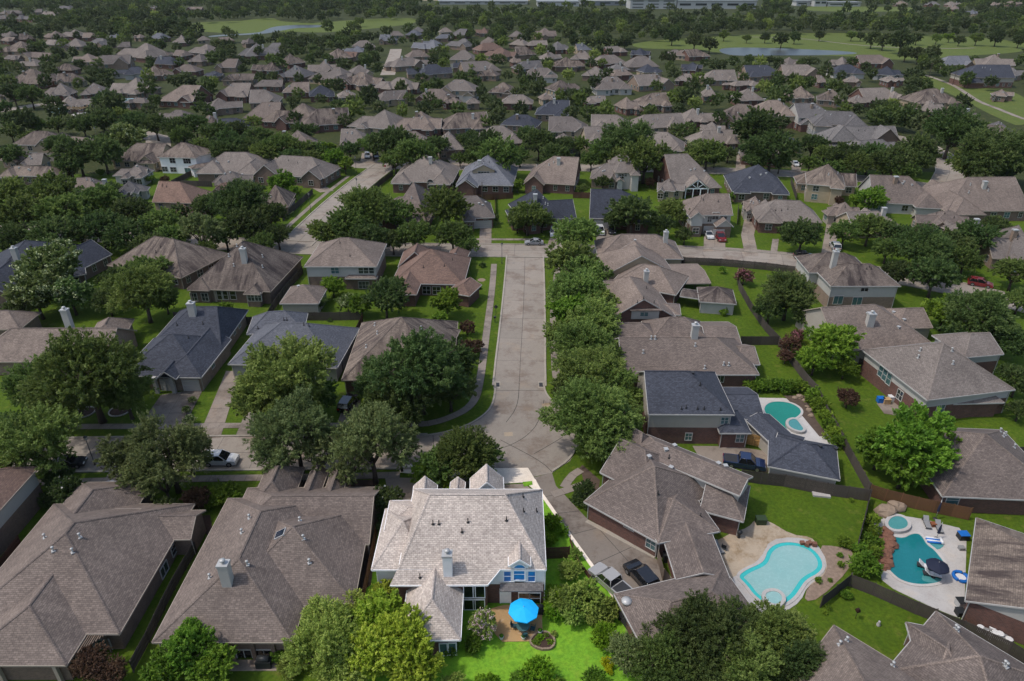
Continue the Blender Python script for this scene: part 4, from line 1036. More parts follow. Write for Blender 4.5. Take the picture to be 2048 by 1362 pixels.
bm_=part_mesh('gateboard',lambda:MB().box((0,0,.05),(gl/nb-.015,0,0),(0,.04,0),(0,0,1.9)).mesh('board',[M['fence_new']]))
for k in range(nb): inst('board',bm_,g,gp0+gu*(gl*k/nb)-g.location,gz)
for z in (.35,1.0,1.6): inst('rail',part_mesh('gaterail',lambda:MB().box((0,-.05,0),(gl,0,0),(0,.05,0),(0,0,.1)).mesh('rail',[M['fence_new']])),g,gp0+Vector((0,0,z))-g.location,gz)
# ------------------------------------------------------------------ near houses, block by block
H=House; House.pipes=True
# the bright house in the middle, extra light painted into roof, siding and trim
h=H('large two storey house with brightened grey shingle roof and white siding','shingle_pale','brick_red','siding_bright','trim_bright','suburban_house',short='pale roofed house',frame='trim_bright')
h.block(797,1138,1092,1139,5.25,d=12.8,pitch=.74,hl=(2.9,4.4),nearfas=False,inset=.14)
h.plane_ext(0,[(780,1170),(975,1169),(1000,1138.5),(794,1139)])
a=G(999,1138,5.263); b_=G(1092,1139,5.263); h.fas.box(a-Vector((0,.07,.21)),b_-a,Vector((0,.07,0)),(0,0,.2))
h.block(743,1139,850,1139,4.4,top=1042,pitch=.52,split=.2); h.block(768,1062,900,1060,4.9,top=1013,pitch=.5)
h.block(800,1281,921,1279,2.9,d=11.5,axis='y',ends='hg',pitch=.80)
h.block(823,1018,872,1016,3.4,d=4.3,axis='y',ends='gg',pitch=1.0); h.block(940,992,1008,990,3.4,d=3.4,axis='y',ends='gg',pitch=1.05); h.block(897,1002,927,1002,3.2,d=3.6,axis='y',ends='gg',pitch=.9)
qa=G(1017,1139,5.25); qb=G(1061,1139,5.25); qu=(qb-qa).normalized(); h.nb+=1; h.raw(qa-Vector((0,.22,0)),qu,Vector((-qu.y,qu.x,0)),(qb-qa).length,5.0,6.05,'y','gg',.80,inset=.22,z0=3.35)
a=G(1000,1166,3.35); b_=G(1086,1165,3.35); sk=MB(); o1=Vector((0,-.75,-.42)); sk.poly([a+o1,b_+o1,b_,a]); sk.poly([a+o1,a+o1-Vector((0,0,.12)),b_+o1-Vector((0,0,.12)),b_+o1]); sk.poly([a,a+o1,a+o1-Vector((0,0,.12))]); sk.poly([b_,b_+o1-Vector((0,0,.12)),b_+o1]); sk.build('skirt_roof',M['shingle_grey'],h.root)
h.chimney(896,1154,3.0,.95,.9,'siding_bright')
h.vents([(866,1048),(878,1048),(936,1044),(924,1064),(1013,1041),(1046,994),(1047,1023),(1073,1023),(840,1155)])
h.win(1018,1152,1.05,1.5,1,2,'glass_blue'); h.win(1039,1148,1.2,1.65,1,2,'glass_blue',arch=True); h.win(1060,1152,1.05,1.5,1,2,'glass_blue')
for x in (939,958): h.win(x,1183,1.15,1.7,1,1,'glass_dark')
for x in (939,958): h.win(x,1209,1.15,1.5,1,1,'glass_dark')
h.win(1048,1196,1.1,1.6,1,2,'glass_dark'); h.win(1070,1196,1.1,1.6,1,2,'glass_dark'); h.door(1011,1204,'trim_bright')
h.win(887,1298,.7,1.7,1,1,'glass_teal'); h.win(905,1297,.7,1.7,1,1,'glass_teal')
h.finish()
# grey roof to its left, with skylight
h=H('wide grey brown hipped house with a blue skylight and louvred chimney','shingle_brown','brick_brown',None,'trim_tan',short='skylight house')
h.block(304,1284,585,1284,2.9,d=21,axis='y',pitch=.60); h.block(420,1217,708,1206,2.95,d=14.5,axis='y',pitch=.56); h.block(440,1090,738,1088,2.9,top=991,ends='hg',pitch=.60)
h.block(497,1020,580,1018,3.0,d=8,axis='y',ends='hh',pitch=.95); h.block(597,1004,634,1004,3.0,d=6,axis='y',ends='gg',pitch=1.1); h.block(641,1004,679,1004,3.0,d=6,axis='y',ends='gg',pitch=1.1)
h.chimney(454,1175,3.0,1.0,.9,'siding_white'); h.vents([(484,1066),(499,1037),(600,1042),(607,1078),(619,1126),(420,1156),(495,1130)],'white')
sk=hit(h.rp,CAMP,ray(561,1068)); p=sk[1]
if p:
    o=MB().cbox((0,0,-.3),1.15,1.3,.42).build('skylight',M['metal_pale'],h.root,(0,0,0)); o.location=p-h.root.location; o.rotation_euler=sk[2].to_track_quat('Z','Y').to_euler()
    q=MB().cbox((0,0,.125),.95,1.1,.03).build('skylight_pane',M['glass_sky'],None,(0,0,0)); q.parent=o
for x in (470,512,552): 
    q=G(x,1316); MB().cbox((q.x,q.y,0),.4,.4,2.75).build('porch_column',M['brick_brown'],h.root)
for x in (440,490,530): h.win(x,1312,1.5,1.9,2,1,'glass_dark')
h.finish()
h=H('big grey brown house on the left with small end pergola','shingle_brown','brick_brown',None,'trim_tan',short='pergola house')
h.block(-110,1268,239,1267,2.9,d=19,axis='y',pitch=.58); h.block(-90,1330,133,1330,2.85,d=9,axis='y',ends='hg',pitch=.55); h.block(60,1090,225,1088,2.9,d=11,axis='y',ends='gh',pitch=.58); h.block(190,1082,381,1078,2.9,top=1032,ends='hg',pitch=.58); h.block(186,1078,241,1078,4.4,d=5,axis='x',ends='gg',pitch=.5,walls=False)
h.vents([(107,1102),(146,1105),(90,1076),(160,1075)],'white'); h.win(328,1139,1.6,1.3,2,1); h.win(347,1100,1.0,1.2,1,2); h.win(205,1290,1.7,1.7,1,2,'glass_teal')
for x in (10,125): q=G(x,1366); MB().cbox((q.x,q.y,0),.35,.35,2.7).build('porch_column',M['trim_tan'],h.root)
h.finish()
t=thing('pergola',tuple(G(172,1330)),'dark slatted pergola tucked against the grey roof','pergola')
a=G(133,1322,2.6); b_=G(205,1275,2.6)
for k in range(11):
    q=a.lerp(b_,k/10); MB().box(q,Vector((.09,0,0)),Vector((0,-.9 if False else 2.4,0)),(0,0,.16)).build('slat',M['wood_pale'],t)
for k in (0,1): 
    MB().box(a+Vector((0,.3+1.7*k,-.16)),b_-a,Vector((0,.1,0)),(0,0,.16)).build('beam',M['wood_pale'],t)
for q in (a,b_): MB().cbox((q.x+.05,q.y+.3,0),.14,.14,2.45).build('post',M['wood_pale'],t)
h=H('reddish roofed house cut by left edge with white upper siding','shingle_red','brick_brown','siding_white','trim_tan',short='left edge red roof house')
h.block(-330,1092,-62,1088,5.3,d=13.5,axis='y'); h.finish()
# middle left
h=H('long brown gabled house with white chimney on the left edge','shingle_brown','brick_tan',None,short='left edge brown house')
h.block(-70,724,213,722,2.9,top=656,ends='hg'); h.block(168,690,245,682,2.9,d=9,axis='y',ends='hh',pitch=.7); h.block(-70,660,40,658,3.0,d=7,ends='gh'); h.chimney(137,656,3.4,1.1,.9,'siding_white'); h.finish()
h=H('charcoal roofed single storey house with arched entry and two garage doors','shingle_charcoal','brick_tan',None,'trim_white',short='charcoal garage house')
h.block(236,752,403,752,2.9,top=668,ends='hh',pitch=.66); h.block(290,700,442,698,2.9,d=15.5,ends='hh',pitch=.58,hl=(6,2.5)); h.block(318,754,402,755,2.88,d=13,axis='y',ends='hg',pitch=.66)
h.block(312,758,352,758,3.1,d=5,axis='y',ends='gg',pitch=.85,walls=False)
for x in (316,350): q=G(x,786); MB().cbox((q.x,q.y,0),.55,.55,3.0).build('porch_column',M['trim_white'],h.root)
h.chimney(385,634,2.6,1.2,.9,'siding_white'); h.vents([(354,650),(406,648),(377,676),(300,655)],'pipe'); h.garage(338,776,2.2,2.1); h.garage(384,776,2.6,2.1)
for x,y in ((425,728),(440,704),(455,682),(468,662),(478,648)): h.win(x,y,1.1,1.4,2,2,'glass_teal')
h.finish()
h=H('blue grey hipped house behind the large round front tree','shingle_blue','siding_grey',None,'trim_white',short='blue grey house')
h.block(456,728,674,736,2.9,top=645,pitch=.62); h.block(493,668,608,660,2.9,top=622,pitch=.7); h.vents([(516,657),(568,640),(574,640),(618,652),(608,650)],'pipe'); h.finish()
h=H('stained brown hipped house beside the main street corner','shingle_stained','brick_red',None,'trim_tan',short='stained corner house')
h.block(683,760,905,757,2.9,top=634,pitch=.60); h.block(790,690,899,700,2.9,top=651,ends='hh',pitch=.6); h.vents([(750,651),(755,668),(842,658),(733,695)],'white'); h.auto_windows(); h.finish()
h=H('streaky brown steep hipped house with columned back porch','shingle_stained','brick_brown',None,'trim_tan',short='columned porch house')
h.block(374,577,541,583,3.0,d=19,axis='y',pitch=.78); h.block(374,580,418,581,3.0,d=5,axis='y',ends='hg',pitch=.7); h.block(486,588,520,589,3.0,d=5,axis='y',ends='hg',pitch=.7); h.block(545,545,588,519,3.0,d=6,axis='y',ends='hg')
h.chimney(489,528,3.3,1.1,.9,'siding_white'); h.vents([(458,513),(474,493),(525,514),(525,535),(468,532)],'white')
for x in (434,458,478): q=G(x,603); MB().cbox((q.x,q.y,0),.4,.4,2.85).build('porch_column',M['trim_tan'],h.root)
for x in (388,410,502,516): h.win(x,594,1.3,1.7,2,2)
for x in (440,450,466): h.win(x,590,1.2,1.9,1,2,'glass_dark')
h.finish()
h=H('mottled brown hipped house with white garden room behind round trees','shingle_stained','brick_brown',None,'trim_tan',short='mottled hipped house')
h.block(214,530,362,556,2.9,top=475,pitch=.68); h.block(340,545,414,516,2.9,d=8,ends='hg'); h.vents([(299,476),(271,495),(321,494),(312,505)],'pipe'); h.auto_windows(); h.finish()
h=H('broad charcoal house with a pale chimney at the far left','shingle_charcoal','brick_brown',None,'trim_white',short='left charcoal house')
h.block(-40,586,172,548,2.9,top=480,pitch=.60); h.block(-90,604,40,596,3.0,d=15,axis='y',ends='gg'); h.block(150,545,224,508,2.9,d=9,ends='hg',pitch=.7); h.chimney(33,524,3.0,1.1,.9,'siding_white'); h.vents([(63,492),(139,495),(152,500)]); h.auto_windows(); h.finish()
h=H('two storey brown hipped house with white upper wall near the junction','shingle_brown','brick_brown','siding_white','trim_white',short='white walled two storey house')
h.block(608,533,753,533,5.4,top=475,pitch=.58); h.block(690,557,753,557,2.8,d=1.6,pitch=.6,walls=False); h.block(735,540,768,497,5.3,d=6,ends='hh') if False else None
h.win(670,541,1.6,1.3,2,2,'glass_teal'); h.win(722,541,1.0,1.3,1,2); h.win(732,541,1.0,1.3,1,2); h.win(743,541,1.0,1.3,1,2); h.win(728,570,2.2,1.6,3,2); h.win(650,568,1.4,1.5,2,2); h.vents([(700,512),(730,481),(680,486)]); h.finish()
h=H('detached white walled garage with brown hipped roof','shingle_brown','siding_cream',None,'trim_white','detached_garage','garage',short='white walled garage')
h.block(559,607,637,607,2.8,top=569,pitch=.55); h.vents([(597,573)],'box'); h.finish()
h=H('red brown roofed corner house with lawn beside the main street','shingle_red','brick_red',None,'trim_white',short='red roofed corner house')
h.block(782,566,927,569,2.9,top=498,pitch=.64); h.block(796,533,866,533,3.0,d=9,axis='y',ends='gh',pitch=.9); h.block(781,588,833,589,2.9,d=8,axis='y',ends='hg'); h.block(893,584,939,592,2.8,d=6,axis='y',ends='hg',pitch=.5); h.block(890,520,931,522,2.9,d=6,axis='y',ends='gh',pitch=.8)
h.vents([(889,532),(847,535),(905,520)]); h.win(853,580,1.6,1.7,2,2,'glass_dark'); h.win(873,581,1.6,1.7,2,2,'glass_dark'); h.finish()
# right of the main street
h=H('sprawling brown house of stacked gables at the junction','shingle_brown','siding_beige',None,'trim_white',short='stacked gable house')
h.block(1196,516,1367,518,3.0,top=468,pitch=.66); h.block(1212,549,1348,545,3.05,d=12,axis='y',ends='gh',pitch=.55); h.block(1235,536,1330,534,3.6,d=8,axis='y',ends='hg',pitch=.62,walls=False); h.chimney(1331,486,2.6,1.0,.9,'siding_white'); h.vents([(1270,481)],'box'); h.win(1210,528,1.2,1.4); h.finish()
h=H('brown cross gabled house with white boxed dormer and white chimney','shingle_brown','brick_red',None,'trim_white',short='white dormer house')
h.block(1216,640,1352,634,3.0,d=17,axis='y',ends='gh',pitch=.62); h.block(1222,565,1352,590,3.0,top=530,pitch=.62); h.block(1210,600,1260,600,2.9,d=8,ends='gh'); h.block(1300,626,1362,630,2.7,d=5,pitch=.4,ends='gh')
h.chimney(1292,564,2.3,.95,.9,'siding_white'); h.vents([(1275,605),(1308,606),(1287,598),(1293,577)])
a=G(1262,637,3.0); b_=G(1317,637,3.0); ux=(b_-a); d1=MB(); d1.box(a+Vector((0,-.05,-.1)),ux,Vector((0,3.5,0)),(0,0,1.9)); h.finish_mesh(); h.root and d1.build('dormer_wall',M['siding_white'],h.root); d2=MB(); d2.slab([a+Vector((-.4,-.5,0)),b_+Vector((.4,-.5,0)),b_+Vector((.2,4,0)),a+Vector((-.2,4,0))],4.78,4.95); d2.build('dormer_roof',M['shingle_brown'],h.root)
m=(a+b_)/2; put_window(h.root,Vector((m.x-.2,a.y-.06,3.55)),Vector((0,-1,0)),1.4,.8,2,1,'trim_white','glass_teal'); h.finish()
h=H('open sided patio cover with flat brown roof beside the lawn','shingle_brown','fence_grey',None,'trim_tan','patio_cover','patio cover',short='patio cover')
h.block(1350,567,1422,566,2.7,top=541,ends='gg',pitch=.12,walls=False)
for x,y in ((1356,585),(1388,585),(1418,584)): q=G(x,y); MB().cbox((q.x,q.y,0),.2,.2,2.6).build('post',M['fence_grey'],h.root)
h.finish()
h=H('small detached garage with white wall and stained hipped roof','shingle_stained','siding_white',None,'trim_white','detached_garage','garage',short='white detached garage')
h.block(1399,603,1473,608,2.7,top=573,pitch=.55); h.block(1360,592,1402,598,2.5,d=4,ends='gg',pitch=.1,walls=False); h.finish()
h=H('brown sprawling house with tall white chimney right of the street trees','shingle_brown','brick_red',None,'trim_white',short='tall white chimney house')
h.block(1245,750,1519,749,2.9,top=674,ends='gh',pitch=.60); h.block(1298,684,1422,684,3.2,top=634,pitch=.70); h.block(1222,689,1330,689,2.9,top=645,ends='gh'); h.block(1415,690,1484,690,2.9,d=9,ends='gg',pitch=.3); h.block(1237,731,1290,731,2.8,d=5,ends='gh',pitch=.5); h.block(1470,730,1520,729,2.7,d=7,ends='hg',pitch=.45)
h.chimney(1389,679,2.6,1.1,.9,'siding_white'); h.vents([(1286,706),(1390,692),(1409,737),(1447,730),(1457,731),(1302,678),(1310,678)],'white'); h.win(1430,757,1.6,1.3,3,1); h.win(1440,757,1.2,1.3,2,1); h.finish()
h=H('two storey charcoal hipped house above red brick beside green pool','shingle_charcoal','brick_red','siding_cream','trim_white',short='charcoal two storey house')
h.block(1297,828,1470,829,5.5,top=742,ends='gh',pitch=.62); h.block(1440,866,1503,866,2.9,d=6,pitch=.55); h.block(1452,838,1530,838,2.85,top=788,ends='gg',pitch=.35)
h.win(1449,841,1.0,1.1,2,2,'glass_teal'); h.win(1377,873,.9,1.2,2,2,'glass_teal'); h.win(1480,876,1.1,1.3,2,2,'glass_teal'); h.vents([(1363,818),(1372,816),(1395,818),(1408,818),(1441,820),(1400,770),(1376,740)],'pipe'); h.vents([(1385,747)],'dark'); h.finish()
h=H('charcoal roofed garage and breezeway in front of the green pool','shingle_charcoal','siding_cream',None,'trim_white','detached_garage','garage',short='charcoal garage')
h.block(1536,932,1680,960,2.8,top=886,pitch=.55); h.block(1490,838,1556,900,2.75,d=4.2,ends='gg',pitch=.35); h.block(1548,890,1600,905,2.78,d=4.0,ends='gg',pitch=.4)
h.vents([(1640,893),(1671,898)],'dark'); h.finish()
h=H('large brown neighbour house with long brick side wall and car court','shingle_brown','brick_red','siding_white','trim_white',short='right neighbour house',split=3.4)
h.block(1168,1003,1318,1086,2.9,d=14,pitch=.60); h.block(1262,900,1479,991,5.0,top=912,ends='hg',pitch=.50); h.block(1200,944,1300,994,3.6,d=9,ends='gh',pitch=.62); h.block(1400,1020,1487,1043,2.9,d=7,ends='gh',pitch=.5)
h.block(1352,1158,1459,1155,2.75,d=9,axis='y',ends='gg',pitch=.30); h.block(1316,1086,1440,1062,2.95,d=9,pitch=.42,ends='hh'); h.block(1222,910,1275,940,3.0,d=7,ends='gh',pitch=.9)
h.vents([(1316,988),(1401,1033),(1338,916)],'pipe'); h.vents([(1298,914),(1332,900),(1349,892),(1354,886),(1437,928),(1451,933),(1342,936),(1388,897)],'box')
h.win(1302,1088,1.2,1.4,2,2,'glass_teal'); h.win(1258,1054,1.3,.5,2,1)
h.finish()
h=H('brown roofed side garage of the neighbour behind the parked cars','shingle_brown','brick_red',None,'trim_white','detached_garage','garage',short='neighbour garage')
h.block(1228,1187,1445,1134,2.7,d=8.5,ends='hh',pitch=.5,flip=True); h.vents([(1361,1222)],'white'); h.finish()
# right column
h=H('two storey house with white upper siding and tall white chimney','shingle_stained','brick_tan','siding_white','trim_white',short='white chimney two storey house',split=2.8)
h.block(1662,572,1802,572,5.4,top=527,pitch=.60); h.block(1618,545,1745,547,5.3,top=505,pitch=.58); h.chimney(1667,535,3.4,1.0,.9,'siding_white'); h.win(1676,600,1.8,1.7,2,1,'glass_teal'); h.win(1714,602,1.8,1.7,2,1,'glass_teal'); h.win(1729,579,1.4,.7,2,1,'glass_dark'); h.vents([(1739,534),(1733,538),(1742,538),(1720,560)]); h.finish()
h=H('brown roofed house with square white chimney on the right','shingle_brown','siding_cream',None,'trim_tan',short='square chimney house')
h.block(1676,702,1870,690,2.9,top=609,ends='gh',pitch=.60); h.block(1795,657,1866,655,2.9,top=616,ends='hg',pitch=.5); h.chimney(1740,655,2.6,1.2,1.0,'siding_white'); h.vents([(1770,611),(1787,625),(1797,655),(1808,640),(1735,628)],'box'); h.win(1752,709,2.4,1.2,5,1,'glass_dark'); h.finish()
h=H('large tan roofed house with glazed sun room and red brick base','shingle_tan','brick_red','siding_white','trim_white',short='sun room house')
h.block(1855,800,2031,779,4.6,top=686,pitch=.60,ends='hh'); h.block(1755,722,1842,809,2.9,d=13,pitch=.60); h.block(1930,715,2008,708,4.4,d=8,ends='hg',pitch=.5)
h.win(1932,786,2.0,1.0,3,1,'glass_teal'); h.win(1880,818,1.3,1.5,2,2,'glass_teal')
for x,y in ((1762,742),(1770,750),(1778,758)): h.win(x,y,1.0,1.9,1,2,'glass_teal')
h.win(1800,790,1.2,1.6); h.vents([(1836,716),(1903,702),(1840,702),(1990,748),(1905,728)],'white'); h.finish()
h=H('brown hipped house at the right edge behind the bright tree','shingle_brown','brick_red',None,'trim_white',short='right edge hipped house')
h.block(1885,992,2140,1003,2.9,top=868,pitch=.58); h.win(1905,1000,1.5,1.6,1,2,'glass_teal'); h.vents([(2000,863),(2006,873),(2010,870),(2028,895)],'white'); h.finish()
h=H('house with black streaked roof and white gable at the right edge','shingle_stained','brick_red','siding_white','trim_white',short='streaked roof house')
h.block(1931,1201,2260,1330,3.0,d=15,axis='y',ends='gh',pitch=.42); h.finish()
h=H('brown roof at the bottom edge left of the lower right lawn','shingle_brown','brick_red',None,'trim_tan',short='bottom edge roof')
h.block(1668,1250,1900,1392,2.9,d=16,flip=True,pitch=.55); h.vents([(1693,1282),(1679,1290),(1785,1332)],'white'); h.finish()
h=H('brown hipped roof in the bottom right corner','shingle_brown','brick_red',None,'trim_white',short='bottom right corner roof')
h.block(1872,1222,2110,1366,2.9,d=11,flip=True,pitch=.55); h.block(1812,1244,1905,1262,2.9,d=9,flip=True,pitch=.5); h.vents([(1914,1262),(1910,1258),(2008,1330),(2012,1334)],'white'); h.finish()
House.pipes=False
# ------------------------------------------------------------------ houses farther away
AUTO=[]
RS={'b':'shingle_brown','s':'shingle_stained','t':'shingle_tan','g':'shingle_grey','r':'shingle_red','c':'shingle_charcoal','u':'shingle_blue'}
RW={'b':'brown','s':'stained brown','t':'tan','g':'grey','r':'reddish brown','c':'charcoal','u':'blue grey'}
def auto(t,u0,u1,v0,v1,code='b',wall=None,two=False,ch=None,rot=None):
    (x0,yr),(x1,ye)=(TP(t,u0,v0),TP(t,u1,v1)) if t else ((u0,v0),(u1,v1))
    far=ye<150
    wall=wall or rnd.choice(['brick_brown','brick_red','brick_tan','brick_red','siding_beige','brick_tan'])
    up=rnd.choice(['siding_white','siding_beige','siding_cream']) if two else None
    code='t' if code=='b' and rnd.random()<.4 else 's' if code=='b' and rnd.random()<.25 else code
    h=House(None,RS[code],wall,up,rnd.choice(['trim_white','trim_tan']),'suburban_house')
    ze=5.3 if two else 3.0
    wpx=x1-x0; pit=rnd.uniform(.62,.78)
    a=rnd.uniform(-.03,.03)*wpx if rot is None else rot*wpx
    m=rnd.random()
    if m<.55:
        h.block(x0,ye+a,x1,ye-a,ze,top=yr,pitch=pit,ends=rnd.choice(['hh','hh','hg','gh']))
    else:
        c=x0+wpx*rnd.uniform(.0,.35); c2=c+wpx*.65
        h.block(c,ye+a,c2,ye-a,ze,top=yr,pitch=pit,ends='hh'); h.block(x0,ye-1+a,x1,ye-1-a,ze-.3 if not two else 3.0,top=yr+(ye-yr)*.38,pitch=pit,ends=rnd.choice(['hh','gg','hg']))
    # projecting wings towards the viewer and the back
    A,ux,uy,wd,d,z=h.foot[0]
    for k in range(1 if far else rnd.choice([1,2,2])):
        ww=wd*rnd.uniform(.28,.42); off=(0.02*wd if k==0 else wd*.98-ww) if rnd.random()<.5 else (wd*.98-ww if k==0 else .02*wd)
        pr=rnd.uniform(1.2,3.0); zz=3.0 if not two else rnd.choice([3.0,5.1])
        h.raw(A+ux*off-uy*pr,ux,uy,ww,pr+d*.45,zz+.05*k,'y',rnd.choice(['hg','hg','gg']),min(pit*1.15,.95))
    if not far and rnd.random()<.7:
        ww=wd*rnd.uniform(.2,.3); off=wd*rnd.uniform(.1,.6); h.raw(A+ux*off+uy*d*.5,ux,uy,ww,d*.5+rnd.uniform(.5,2.5),3.05 if not two else 5.15,'y',rnd.choice(['gh','gg']),.95)
    h.finish_mesh(); h.auto_windows(3.2 if not far else 5.5,10 if not far else 4)
    if ch is None: ch=rnd.random()<.28
    if ch:
        h.chimney(x0+wpx*rnd.uniform(.3,.7),yr+(ye-yr)*rnd.uniform(.25,.5),2.2,1.0,.9,rnd.choice(['siding_white','siding_white','brick_tan']),flue=False)
    if not far: h.vents([(x0+wpx*rnd.uniform(.25,.75),yr+(ye-yr)*rnd.uniform(.15,.55)) for _ in range(3)],rnd.choice(['pipe','white','box']))
    h.code=code; h.two=two; h.hasch=ch; h.rect=(x0,yr,x1,ye); h.finish(); AUTO.append(h); return h
# named houses of the middle distance
def named(label,short,*a,**k):
    h=auto(*a,**k); h.root['label']=label; h.short=short; h.label=label; AUTO.remove(h); return h
# row facing the cross street
h=named('tall orange brick two storey hipped house turned corner on','orange brick house',0,304,384,363,405,'r','brick_orange',True,False); 
h=named('brown hipped corner house at the bend of the diagonal street','diagonal corner house',0,741,858,364,441,'b','brick_red')
h=named('brown house with two white garage doors and red brick gable','double garage gable house',0,926,990,391,436,'b','brick_red',False,False); h.garage(955,448,2.3,2.0); h.garage(974,448,2.3,2.0)
h=named('charcoal roofed house with white chimney facing the junction','junction charcoal house',0,1022,1153,378,440,'c','brick_red',False,True); h.garage(1127,449,4.4,2.1)
h=named('charcoal roofed house with two cars on its drive','two car charcoal house',0,1179,1302,379,438,'c','brick_red',False,False); h.garage(1202,448,3.4,2.1)
h=named('two storey brown brick house with gabled dormer above garages','dormer garage house',0,1376,1466,387,430,'b','brick_brown',True,False); h.garage(1418,458,2.6,2.1); h.garage(1438,458,2.6,2.1); h.win(1431,432,1.6,1.8,2,2)
h=named('brown hipped house with brick entry gables and white garage','brick entry house',0,1512,1645,400,442,'b','brick_red',False,False); 
h=named('brown roofed garage with white door at the end of a long drive','long drive garage',0,1487,1538,392,420,'b','siding_cream',False,False); h.garage(1507,423,4.4,2.1)
h=named('brown roofed garage with white door beside a parked white truck','white truck garage',0,1656,1722,404,432,'b','siding_cream',False,False); h.garage(1684,437,4.6,2.1)
h=named('brown low roof behind the dark round street trees','low roof behind trees',0,1706,1802,422,454,'b')
h=named('brown roofed garage with two wide brown doors','brown door garage',0,1833,1940,421,448,'b','brick_tan',False,False); h.garage(1860,456,4.6,2.1,'garage_tan'); h.garage(1890,456,4.0,2.1,'garage_tan')
h=named('tan brick house partly cut by the right edge above dark trees','right edge tan brick house',0,1985,2085,450,520,'b','brick_tan')
h=named('brown hipped house low behind the broad right street trees','hidden right street house',0,1905,2005,438,482,'b')
# row backing onto it
h=named('brown house with dark glazed porch and arched back window','arched window house',0,782,905,310,364,'b','brick_red',False,True); h.win(861,371,1.8,1.9,2,2,arch=True)
h=named('blue grey hipped house with yellow sided dormer','yellow dormer house',0,912,1026,310,370,'u','brick_red',False,True)
h.finish_mesh(); a=G(946,352,4.6); b_=G(989,352,4.6); d1=MB(); d1.box(a,b_-a,Vector((0,4,0)),(0,0,1.7)); d1.build('dormer_wall',M['siding_beige'],h.root); d2=MB(); m=(a+b_)/2+Vector((0,-.3,3.4)); 
d2.poly([a+Vector((-.5,-.4,1.6)),m,m+Vector((0,4.5,0)),a+Vector((-.5,4.2,1.6))]); d2.poly([m,b_+Vector((.5,-.4,1.6)),b_+Vector((.5,4.2,1.6)),m+Vector((0,4.5,0))]); d2.build('dormer_roof',M['shingle_blue'],h.root)
d3=MB(); d3.poly([a+Vector((0,-.05,1.68)),b_+Vector((0,-.05,1.68)),m+Vector((0,.2,-.1))]); d3.build('gable',M['siding_beige'],h.root); put_window(h.root,(a+b_)/2+Vector((0,-.02,.4)),Vector((0,-1,0)),3.4,1.0,4,1)
h=named('brown hipped house with small brick bays behind red fence','brick bay house',0,1047,1149,312,367,'b','brick_red',False,True)
h=named('white walled two storey house with tan roof and back porch','white back porch house',0,1210,1286,303,345,'t','siding_white',True,False); h.win(1240,349,1.0,1.2); h.win(1250,349,1.0,1.2)
h=named('low tan wing roof left of the white two storey house','low tan wing',0,1180,1236,327,358,'t',None,False,False)
h=named('tan hipped house with large white framed gable window wall','white truss gable house',0,1345,1438,307,371,'t','brick_red',False,False)
ga=G(1370,374,3.0); gb=G(1414,374,3.0); ga.z=gb.z=0; gm=(ga+gb)/2; gw=(gb-ga).length; pb=MB()
for k in range(4): pb.cbox(ga.lerp(gb,k/3)+Vector((0,-1.5,0)),.22,.22,2.8)
pb.box(ga+Vector((-.3,-1.6,2.8)),gb-ga+Vector((.6,0,0)),Vector((0,.25,0)),(0,0,.3)); ap=gm+Vector((0,-1.5,2.8+gw*.42))
for q in (ga,gb): pb.tube([q+Vector((0,-1.5,3.0)),ap],[.18,.18],6)
pb.tube([gm+Vector((0,-1.5,2.9)),ap],[.13,.13],6); 
for q in (ga,gb): pb.tube([gm+Vector((0,-1.5,3.0)),(q+Vector((0,-1.5,3.0))).lerp(ap,.5)],[.12,.12],6)
h.finish_mesh(); pb.build('porch_truss',M['trim_bright'],h.root); pr=MB(); 
for q,s in ((ga,-1),(gb,1)): pr.poly([q+Vector((s*.6,-1.9,2.85)),ap+Vector((0,-.4,.25)),ap+Vector((0,5,.25)),q+Vector((s*.6,5,2.85))][::s])
pr.build('porch_roof',M['shingle_tan'],h.root)
h=named('small brown hipped garage left of the truss gable house','small hipped garage',0,1314,1369,357,381,'b',None,False,False)
h=named('charcoal house with curved bay window on the cross street','curved bay charcoal house',0,1464,1579,329,384,'c','brick_brown',False,False)
h=named('streaked tan house with arched window and white two storey wing','arched wing house',0,1594,1714,328,371,'s','siding_beige',True,True)
h=named('big tan house with dormer windows and white sun room','dormer sun room house',0,1745,1884,352,408,'b','siding_white',False,True); 
for x in (1790,1802,1814,1826): h.win(x,404,1.2,2.0,1,2,'glass_teal')
h=named('very large brown hipped house at the curving street on the right','curving street house',0,1893,2062,354,422,'b','brick_brown',False,True)
# left of the diagonal street
h=House('two storey white walled house with purple brown hipped roof','shingle_stained','siding_bright','siding_bright','trim_white','suburban_house',short='white walled hip house')
h.block(314,314,392,316,5.4,top=285,pitch=.62); h.block(380,316,434,304,5.35,d=9,pitch=.55); h.block(384,338,434,330,2.9,d=4,pitch=.4)
h.rect=(314,284,434,346); h.win(345,321,1.8,1.6,2,2,'glass_dark'); h.win(374,322,2.4,1.5,3,2,'glass_dark'); h.win(330,338,1.8,1.5); h.win(347,339,2,1.5); h.win(376,341,2.0,1.6,2,1,'glass_teal'); h.finish()
h=named('long tan hipped house right of the white walled house','long tan hipped house',0,392,527,304,344,'t','brick_brown',False,False)
h=named('tan hipped house beside the diagonal street lawn','diagonal lawn house',0,508,648,312,352,'t','brick_brown',False,False)
h=named('small tan hipped garage with beige door','small tan garage',0,424,505,341,365,'t','siding_beige',False,False)
h=named('brown roofed house along the grey street fence','grey fence house',0,489,579,370,415,'b','brick_tan',False,False)
